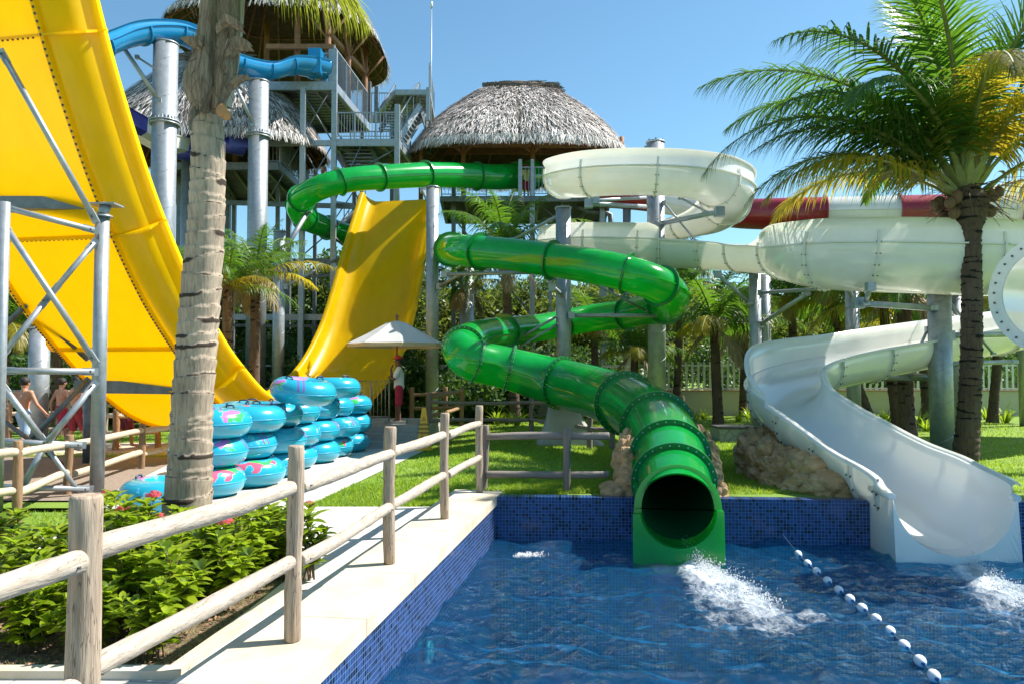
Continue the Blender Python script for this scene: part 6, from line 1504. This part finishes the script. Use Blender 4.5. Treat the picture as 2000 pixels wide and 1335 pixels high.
# ---- right palm
DR = 14.8
rp = thing('coconut_palm', 'tall coconut palm with dark ringed trunk and drooping yellow-tipped fronds at right', 'palm tree', G(1885, 902), group='coconut palms')
palm_trunk(rp, [pr(1881, 912, DR, 54), pr(1886, 880, DR, 47), pr(1893, 800, DR, 42), pr(1897, 700, DR, 40), pr(1898, 560, DR, 38), pr(1896, 460, DR, 38), pr(1893, 425, DR, 62), pr(1890, 395, DR, 74), pr(1888, 370, DR, 50), pr(1888, 330, DR, 24)], 11, TRKD, step=.028, sides=36, ring=.14, depth=.12, scarp=.8)
rc = P(1889, 385, DR)
FR = [(183, 50, -58, 6.0, 1.05, .9, 0), (188, 34, -52, 4.5, .85, .9, 2), (172, 62, -26, 5.8, 1.1, .95, 0), (150, 66, -35, 5.4, 1.1, 1.0, 0), (198, 72, -30, 5.4, 1.1, 1.0, 0), (176, 52, -38, 4.6, .9, .8, 0), (192, 58, -48, 5.2, 1.0, .9, 0), (165, 44, -56, 4.6, .9, .9, 0), (100, 84, 40, 5.2, 1.0, .4, 0), (-60, 84, 20, 5.0, 1.0, .4, 0), (215, 62, -55, 4.6, .95, .7, 0), (250, 70, -60, 4.4, 1.0, .9, 2), (285, 66, -70, 4.2, 1.0, 1.0, 1), (320, 56, -60, 4.6, .95, .9, 2),
      (350, 42, -45, 4.8, .95, .8, 1), (8, 60, -20, 5.0, .95, .6, 0), (20, 28, -50, 4.2, .85, .8, 2), (60, 66, -20, 5.0, .95, .6, 0), (335, 76, 5, 5.0, 1.0, .5, 0), (130, 40, -50, 4.6, .9, .7, 1), (90, 50, -40, 4.8, .9, .7, 0), (230, 78, 0, 5.0, 1.0, .5, 0), (210, 80, 30, 5.0, 1.0, .45, 0), (350, 82, 30, 5.2, 1.0, .4, 0)]
TIPY = mat('yellow_tipped_leaflet', (.16, .15, .012), .4, trans=.5, island=.45, tcol=(.62, .50, .03))
for i, (az, e0, e1, L_, ll, hg, c_) in enumerate(FR):
    frond(rp, 'frond', rc+V(math.cos(math.radians(az))*.12, math.sin(math.radians(az))*.12, .10 if e0 > 55 else -.05), az, e0, e1, L_*(1.05 if e0 > 60 else 1.0), 108, ll*(1.6 if i < 9 else 1.35), 40+i, [[LEAFP, RACH], [TIPY, RACH], [TIPY, RACH]][c_], w=.029, hang=hg*.9, rbase=.075, bare=.15)
NUT = mat('brown_husk', (.16, .09, .045), .7)
for i in range(13):
    a = random.Random(i).uniform(2.3, 4.2) if i < 9 else random.Random(i).uniform(-.6, .4); rr = random.Random(i+50)
    q = rc+V(math.cos(a)*rr.uniform(.35, .62), math.sin(a)*rr.uniform(.3, .5), rr.uniform(-.42, .1)); MB().ball(q, rr.uniform(.085, .12), 0, 14, 10, (1, 1, 1.15)).build('coconut', NUT, rp)
mb = MB(); rr = random.Random(77)
for i in range(90):
    a = rr.uniform(0, 6.28); q = rc+V(math.cos(a)*.25, math.sin(a)*.25, rr.uniform(-.3, .2)); d = V(math.cos(a), math.sin(a), rr.uniform(-.9, .5)); L_ = rr.uniform(.3, .8)
    mb.tube([q, q+d*L_*.5, q+d*L_-V(0, 0, .12)], [.010, .007, .004], 4)
mb.build('dry_flower_stalks', TWIG, rp)
# ---- middle-distance palms: crowns built as one mesh of fronds, four kinds
def crown_np(seed, n, L, pairs=40, droop=1.0, ll=.75, dead=0):
    rr = random.Random(seed); VV = []; FF = []; MM = []; b = 0; ll = ll*1.35
    for i in range(n+dead):
        az = i*2.399+rr.uniform(-.2, .2); f = i/max(1, n-1)
        if i < n: e0 = 82-70*f+rr.uniform(-6, 6); e1 = e0-(62+rr.uniform(-15, 25))*droop
        else: e0 = -25; e1 = -88
        v, q, m = frond_np(L*rr.uniform(.85, 1.1)*(1 if i < n else .6), math.radians(e0), math.radians(max(-89, e1)), pairs, ll, seed*100+i, w=.030, hang=.75+.45*f, rbase=.04)
        c, s = math.cos(az), math.sin(az); v = np.stack([v[:, 0]*c-v[:, 1]*s, v[:, 0]*s+v[:, 1]*c, v[:, 2]], 1)
        VV.append(v); FF.append(q+b); b += len(v); MM.append(np.where(m == 0, 2 if i >= n else (0 if f < .72 or rr.random() < .6 else 3), 1))
    return np.concatenate(VV), np.concatenate(FF), np.concatenate(MM)
def crown_mesh(seed, n, L, **k):
    v, f, m = crown_np(seed, n, L, **k); me_o = np_mesh('crown', v, f, [LEAFP, RACH, LEAFD, TIPY], None, m); me = me_o.data; bpy.data.objects.remove(me_o); return me
CM = [crown_mesh(1, 16, 2.9), crown_mesh(2, 18, 3.3, dead=3), crown_mesh(3, 14, 2.5, droop=.8, dead=2), crown_mesh(4, 20, 3.0, droop=1.15)]
def mid_palm(px, py, D, base_px, k, sc, label, rz=0.0, r=.15, mt=TRKD, by=None):
    c = P(px, py, D); bz = -.2 if px < 700 else 0; bx = (base_px-1000)/1500*D; t = thing('palm_tree', label, 'palm tree', V(bx, D, bz), group='palms behind the slides')
    palm_trunk(t, [[bx, D, bz-.1, r*1.45], [lerp(bx, c.x, .15), D, lerp(bz, c.z, .15), r*1.1], [lerp(bx, c.x, .6), D, lerp(bz, c.z, .55), r], [c.x, D, c.z, r*.9]], int(px), mt, step=.06, sides=16, ring=.13, depth=.10)
    o = bpy.data.objects.new('crown', CM[k]); COL.objects.link(o); o.parent = t; o.location = c-Vector(t.location); o.rotation_euler = (0, 0, rz); o.scale = (sc,)*3; return t
MP = [(500, 540, 22.5, 497, 1, .70, 'green palm between the two tall columns left of the yellow ramp', .4), (445, 560, 20.5, 447, 0, .7, 'bright palm peeping out just right of the foreground trunk', 2.0),
      (985, 492, 26.5, 1008, 1, .95, 'palm with brown dry fronds behind the upper green run', 1.0), (905, 560, 30, 900, 2, .9, 'low palm in the shade under the middle hut', 2.2),
      (1395, 640, 23.5, 1402, 2, 1.0, 'palm with a bright upright spear and tan skirt right of the green bend', .6), (1545, 590, 27, 1560, 3, 1.1, 'shaded palm behind the joint of the straight white run', 1.3), (1625, 600, 25, 1700, 0, 1.05, 'leaning palm behind the column below the wide white bend', 2.9),
      (1725, 600, 23, 1752, 3, 1.0, 'palm with swollen base just behind the white chute', .2), (1800, 640, 27.5, 1808, 1, .9, 'palm seen between the thick column and the palm behind it', 1.9), (1955, 600, 26, 1935, 0, 1.0, 'palm at the far right behind the big palm trunk', 2.6), (1330, 560, 29.5, 1320, 3, .9, 'bushy palm beyond the green bend', 4.0), (1455, 640, 29, 1450, 1, .8, 'low palm left of the thin column', 5.0),
      (112, 620, 23.0, 114, 3, 1.0, 'palm behind the swimmers under the half-pipe', .5), (10, 640, 21.5, 5, 0, .9, 'palm at the left edge behind the truss', 3.3), (1160, 640, 29.5, 1166, 3, .85, 'palm showing under the returning green run', 1.7), (745, 650, 33, 748, 0, .8, 'palm behind the foot of the yellow ramp', 2.4), (1240, 690, 27, 1236, 2, .8, 'short dark palm beside the tallest right-hand column', .9)]
for q in MP: mid_palm(*q)
bs = mid_palm(1765, 560, 20.5, 1768, 1, .8, 'stout leaning palm trunk rising close behind the chute', 1.1, r=.20, mt=TRKD)
# ---- broadleaf trees beyond
def leaf_cloud(clumps, n, size, seed):
    rg = np.random.default_rng(seed); C_ = np.array([c[:3] for c in clumps]); Rr = np.array([c[3] for c in clumps]); p = Rr**2/np.sum(Rr**2); k = rg.choice(len(C_), n, p=p)
    d = rg.normal(size=(n, 3)); d /= np.linalg.norm(d, axis=1)[:, None]; rad = Rr[k]*rg.random(n)**.38; c = C_[k]+d*rad[:, None]*np.array([1, 1, .8])
    a = rg.normal(size=(n, 3)); a /= np.linalg.norm(a, axis=1)[:, None]; b = np.cross(a, rg.normal(size=(n, 3))); b /= np.linalg.norm(b, axis=1)[:, None]
    s = size*rg.uniform(.55, 1.25, n)[:, None]; v = np.stack([c-a*s, c-b*s*.42, c+a*s, c+b*s*.42], 1); return v.reshape(-1, 3), np.arange(n*4).reshape(-1, 4)
def tree_kind(seed, h, wd, n, size, mt):
    rr = random.Random(seed); cl = [(rr.gauss(0, wd*.33), rr.gauss(0, wd*.3), h*rr.uniform(.38, .95), rr.uniform(.5, 1.05)*wd*.30) for _ in range(26)]
    v, f = leaf_cloud(cl, n, size, seed); o = np_mesh('crown', v, f, mt); me = o.data; bpy.data.objects.remove(o)
    mb = MB(); mb.tube([(0, 0, -.3), (.05, 0, h*.25), (.1, .05, h*.5)], [.17, .13, .10], 10)
    for c in cl[:9]: mb.tube([(.05, 0, h*rr.uniform(.2, .42)), (c[0]*.5, c[1]*.5, c[2]*.75), (c[0], c[1], c[2])], [.07, .045, .02], 6)
    o = mb.build('trunk', BARK); tm = o.data; bpy.data.objects.remove(o); return tm, me
TK = [tree_kind(21, 7.5, 6.0, 16000, .15, LEAFT), tree_kind(22, 6.2, 6.5, 16000, .14, LEAFT2), tree_kind(23, 8.2, 5.2, 15000, .14, LEAFT), tree_kind(24, 5.0, 5.5, 13000, .13, LEAFT2)]
def tree(px, D, k, sc, label, rz):
    t = thing('broadleaf_tree', label, 'tree', V((px-1000)/1500*D, D, -.1), rz, 'trees beyond the slides')
    for nm, me in zip(('trunk', 'crown'), TK[k]): o = bpy.data.objects.new(nm, me); COL.objects.link(o); o.parent = t; o.scale = (sc,)*3
TR = [(470, 40, 0, 1.0, 'tree behind the tallest columns left of the ramp'), (565, 43, 1, 1.05, 'bright tree seen through the stair tower legs'), (655, 41, 2, 1.0, 'dark tree reaching highest beside the left edge of the ramp'), (770, 45, 0, 1.0, 'tree hidden behind the yellow ramp'), (868, 42, 1, .95, 'light green tree right of the yellow ramp'), (935, 44, 3, 1.2, 'low bright tree under the middle hut'),
      (1045, 43, 2, .85, 'dark tree below the hut deck centre'), (1130, 41, 1, .95, 'yellow-green tree behind the gap in the green loops'), (1215, 44, 0, .9, 'tree behind the tallest right-hand column'), (1310, 42, 3, 1.1, 'tree beyond the outer green bend'), (1400, 45, 0, .85, 'dark tree beyond the cream wall left of the chute'), (1490, 42, 1, .9, 'light tree beyond the thin column'), (1590, 45, 2, .75, 'dark tree beyond the wide white bend'), (1690, 42, 3, 1.1, 'bright low tree beyond the picket railing centre'), (1790, 44, 0, .85, 'tree beyond the picket railing by the thick column'), (1880, 42, 1, .9, 'tree beyond the palm trunk at right'), (1985, 43, 2, .8, 'tree at the right edge beyond the picket railing'), (2090, 44, 1, .9, 'tree just past the right edge'),
      (380, 42, 2, .9, 'tree behind the foreground palm trunk'), (290, 40, 1, .8, 'tree behind the rising half-pipe'), (190, 38, 0, .8, 'tree behind the truss columns'), (90, 36, 1, .8, 'tree behind the walking swimmers'), (-10, 35, 2, .8, 'tree at the left edge beyond the log fences')]
for i, q in enumerate(TR): tree(*q[:4], q[4], i*1.7)
# dense underbrush that reads as one mass
rg = random.Random(5); cl = []
for i in range(240):
    px_ = rg.uniform(410, 2050); D_ = rg.uniform(31.5, 37); cl.append(((px_-1000)/1500*D_, D_, rg.uniform(.0, 2.6), rg.uniform(.6, 1.1)))
for i in range(90):
    px_ = rg.uniform(-60, 440); D_ = rg.uniform(25, 31); cl.append(((px_-1000)/1500*D_, D_, rg.uniform(.0, 2.2), rg.uniform(.6, 1.0)))
for i in range(110):
    px_ = rg.uniform(560, 1180); D_ = rg.uniform(27.5, 29.6); cl.append(((px_-1000)/1500*D_, D_, rg.uniform(-.1, 1.7), rg.uniform(.45, .85)))
v, f = leaf_cloud(cl, 90000, .13, 8); o = np_mesh('underbrush', v, f, LEAFT); tag(o, 'dense dark underbrush filling the background between columns', 'bushes', kind='stuff')
# strap-leaved clumps in front of the cream wall
def strap(seed, n=34, L=.75):
    rr = random.Random(seed); V_ = []; F_ = []
    for i in range(n):
        a = rr.uniform(0, 6.28); e = math.radians(rr.uniform(48, 86)); q = np.array([math.cos(a)*.06, math.sin(a)*.06, 0.0]); l = L*rr.uniform(.6, 1.1); b = len(V_); s = np.array([-math.sin(a), math.cos(a), 0])
        for j in range(6):
            h = j/5; w = .022*(1-h**2.2)+.001; V_ += [q-s*w, q+s*w]; d = np.array([math.cos(a)*math.cos(e), math.sin(a)*math.cos(e), math.sin(e)]); q = q+d*l/5; e -= math.radians(rr.uniform(10, 26))
        for j in range(5): F_.append((b+2*j, b+2*j+1, b+2*j+3, b+2*j+2))
    o = np_mesh('leaves', np.array(V_), np.array(F_), LEAFS); me = o.data; bpy.data.objects.remove(o); return me
SM = [strap(k) for k in range(3)]
rr = random.Random(31)
for i, px_ in enumerate([1352, 1372, 1440, 1460, 1640, 1655, 1672, 1690, 1712, 1728, 1790, 1806, 1822, 1838, 1852, 1925, 1960, 990, 1010, 970, 1216, 1240]):
    D_ = rr.uniform(25.5, 29) if px_ > 1300 else rr.uniform(24, 26); D_ = D_ if not 1640 <= px_ <= 1860 else rr.uniform(21.5, 25); t = thing('strap_plant', 'clump of strap-shaped green leaves growing along the foot of the cream wall', 'plant', V((px_-1000)/1500*D_, D_, -.03), rr.uniform(0, 6), 'strap-leaved plants along the wall')
    o = bpy.data.objects.new('leaves', SM[i % 3]); COL.objects.link(o); o.parent = t; s = rr.uniform(.8, 1.35); o.scale = (s, s, s)
# ------------------------------------------------------------------ flowering shrubs in the bed
def shrub_np(seed, h, spread, stems):
    rr = random.Random(seed); V_ = []; F_ = []; T = MB(); tips = []
    def leaf(q, d, up_, l, w):
        b = len(V_); s = np.cross(d, up_); s /= np.linalg.norm(s)+1e-9; n_ = np.cross(s, d); cur = q.copy(); dd = d.copy()
        prof = (0.12, .78, 1.0, .72, .03)
        for j, pf in enumerate(prof):
            V_.append(cur-s*w*pf+n_*w*.35*pf); V_.append(cur.copy()); V_.append(cur+s*w*pf+n_*w*.35*pf)
            dd = dd-n_*.16; dd /= np.linalg.norm(dd); cur = cur+dd*l/4
        for j in range(4):
            for k in (0, 1): F_.append((b+3*j+k, b+3*j+k+1, b+3*j+k+4, b+3*j+k+3))
    for s_ in range(stems):
        a = rr.uniform(0, 6.28); lean = rr.random()**.6*spread; H = h*rr.uniform(.6, 1.08)*(1-.25*lean/spread); p0 = np.array([rr.gauss(0, .05), rr.gauss(0, .05), 0.]); p1 = np.array([math.cos(a)*lean, math.sin(a)*lean, H]); mid = (p0+p1)/2+np.array([-math.cos(a), -math.sin(a), 0])*.04*lean/spread+np.array([0, 0, .02])
        pts = [p0*(1-t)**2+2*mid*t*(1-t)+p1*t*t for t in (0, .25, .5, .75, 1)]; T.tube([tuple(q) for q in pts], [.007, .006, .005, .004, .003], 5)
        t = .22; k = 0
        while t < 1.0:
            q = p0*(1-t)**2+2*mid*t*(1-t)+p1*t*t; tn = 2*(1-t)*(mid-p0)+2*t*(p1-mid); tn /= np.linalg.norm(tn); az = k*1.57+a; base = np.array([math.cos(az), math.sin(az), 0]); 
            for sg in (1, -1):
                if rr.random() < .10: continue
                d = base*sg*rr.uniform(.75, 1)+tn*rr.uniform(.35, .8)+np.array([0, 0, rr.uniform(-.15, .2)]); d /= np.linalg.norm(d); l = rr.uniform(.11, .18)*(1-.2*(t > .9)); leaf(q, d, np.array([0, 0, 1.0])+.3*tn, l, l*.26)
            t += rr.uniform(.075, .11); k += 1
        for j in range(5):
            az = rr.uniform(0, 6.28); d = np.array([math.cos(az)*.6, math.sin(az)*.6, rr.uniform(.5, 1)]); d /= np.linalg.norm(d); leaf(p1, d, np.array([0, 0, 1.0]), rr.uniform(.08, .13), .028)
        tips.append(p1)
    return np.array(V_), np.array(F_), T, tips
SH = []
for k in range(5):
    v, f, T, tips = shrub_np(60+k, (.68, .60, .74, .54, .60)[k], (.26, .26, .26, .26, .12)[k], (13, 12, 14, 12, 6)[k]); o = np_mesh('foliage', v, f, LEAFS, smooth=True); me = o.data; bpy.data.objects.remove(o); o = T.build('stems', TWIG); tm = o.data; bpy.data.objects.remove(o); SH.append((me, tm, tips))
def flower(par, p, s=1.0, seed=0):
    rr = random.Random(seed); V_ = []; F_ = []
    for i in range(46):
        d = Vector((rr.gauss(0, 1), rr.gauss(0, 1), abs(rr.gauss(0, .8))+.1)).normalized(); c = Vector(p)+Vector((d.x*.050, d.y*.050, d.z*.034))*s; u = d.cross(V(.3, .2, 1)).normalized(); w = d.cross(u); ro = rr.uniform(0, 1.57)
        for q in range(4):
            a = ro+q*1.57; e = u*math.cos(a)+w*math.sin(a); g_ = u*math.cos(a+.6)+w*math.sin(a+.6); h_ = u*math.cos(a-.6)+w*math.sin(a-.6); b = len(V_); V_ += [tuple(c), tuple(c+g_*.008*s), tuple(c+e*.015*s+d*.002), tuple(c+h_*.008*s)]; F_.append((b, b+1, b+2, b+3))
    o = np_mesh('flower_head', np.array(V_), np.array(F_), FLOWER, par); return o
def shrub(x, y, k, sc, rz, label='glossy green shrub without open flowers in the bed behind the near fence', grp='shrubs in the planting bed'):
    t = thing('flowering_shrub', label, 'shrub', V(x, y, -.165), 0, grp)
    for nm, me in zip(('foliage', 'stems'), SH[k][:2]): o = bpy.data.objects.new(nm, me); COL.objects.link(o); o.parent = t; o.scale = (sc,)*3; o.rotation_euler = (0, 0, rz)
    return t
rr = random.Random(99); 
for D_ in (5.12, 5.5, 5.95, 6.45, 6.95, 7.4):
    x = -2.2-(D_-5.1)*-.06; xl = -.70*D_-.35
    x = -2.35 if D_ < 5.6 else -2.22
    while x > xl:
        dx = rr.uniform(-.08, .08); dy = rr.uniform(-.12, .12); pxx = 1000+1500*(x+dx)/(D_+dy)
        thin = .35 if D_ > 6.8 and pxx < 330 else 1.0
        if not (abs(pxx-388) < 42 and abs(D_-7) < .4) and rr.random() < thin: shrub(x+dx, D_+dy, rr.randrange(4) if D_ < 6.8 else rr.choice((0, 1, 3)), rr.uniform(.95, 1.2)*(.82 if D_ < 5.3 else 1), rr.uniform(0, 6.28))
        x -= rr.uniform(.36, .48)
FLW = [(240, 1000, 6.3, .9, 'pink flower head low beside the palm base'), (299, 972, 6.6, 1.15, 'tall pink bloom in front of the single blue ring'), (310, 1012, 6.3, .7, 'small pink bloom just under the tall one'), (440, 1024, 6.2, 1.1, 'wide pink bloom right of the palm trunk'), (462, 1010, 6.4, .8, 'coral bloom right of the palm trunk, a little higher'), (604, 966, 7.1, .8, 'single pink bloom right of the second fence post'), (208, 966, 7.2, .8, 'dry brown bloom near the steel column')]
for i, (x_, y_, D_, s_, lb) in enumerate(FLW):
    p = P(x_, y_+6, D_); k = 2 if i != 5 else 4; tip = max(SH[k][2], key=lambda q: q[2]); hh_ = p.z+.165; sc = hh_/tip[2]; sc = max(.85, min(1.3, sc))
    t = shrub(p.x-tip[0]*sc, p.y-tip[1]*sc, k, sc, 0, 'flowering shrub with '+lb, 'flowering shrubs in the planting bed'); q = P(x_, y_, D_); tp = Vector((tip[0]*sc, tip[1]*sc, tip[2]*sc+.045)); flower(t, tp, s_*1.15, i)
for (x, y, s_) in ((-2.12, 7.0, .6),): shrub(x, y, 1, s_, x*9)
# litter, weeds and small stones on the bed soil
rg_ = np.random.default_rng(3); n = 2600; x = rg_.uniform(-5, -2.05, n); y = rg_.uniform(4.9, 6.6, n); z = np.full(n, -.155); a = rg_.uniform(0, 6.28, n); l = rg_.uniform(.006, .028, n); w = l*rg_.uniform(.2, .7, n)
v = np.stack([np.stack([x+l*np.cos(a), y+l*np.sin(a), z], 1), np.stack([x-w*np.sin(a), y+w*np.cos(a), z+.012], 1), np.stack([x-l*np.cos(a), y-l*np.sin(a), z], 1), np.stack([x+w*np.sin(a), y-w*np.cos(a), z+.006], 1)], 1)
LIT = mat('leaf_litter', (.20, .12, .06), .9, island=.8); o = np_mesh('leaf_litter', v.reshape(-1, 3), np.arange(n*4).reshape(-1, 4), LIT); tag(o, 'dry brown leaf litter strewn over the bed soil', 'leaf litter', kind='stuff')
n = 5200; x = rg_.uniform(-3.2, -2.02, n); y = rg_.uniform(4.88, 7.4, n); k = (x > -2.6) | (y < 5.1); x, y = x[k], y[k]; n = len(x); v = np.zeros((n, 3, 3)); h = rg_.uniform(.015, .05, n); a = rg_.uniform(0, 6.28, n); 
v[:, 0] = np.stack([x-.002*np.cos(a), y-.002*np.sin(a), np.full(n, -.165)], 1); v[:, 1] = np.stack([x+.002*np.cos(a), y+.002*np.sin(a), np.full(n, -.165)], 1); v[:, 2] = np.stack([x+rg_.normal(0, .02, n), y+rg_.normal(0, .02, n), -.165+h], 1)
o = np_mesh('weeds', v.reshape(-1, 3), np.arange(n*3).reshape(-1, 3), mat('dry_weed', (.30, .30, .08), .7, trans=.3, island=.5)); tag(o, 'thin yellowish weeds at the edge of the planting bed', 'weeds', kind='stuff')
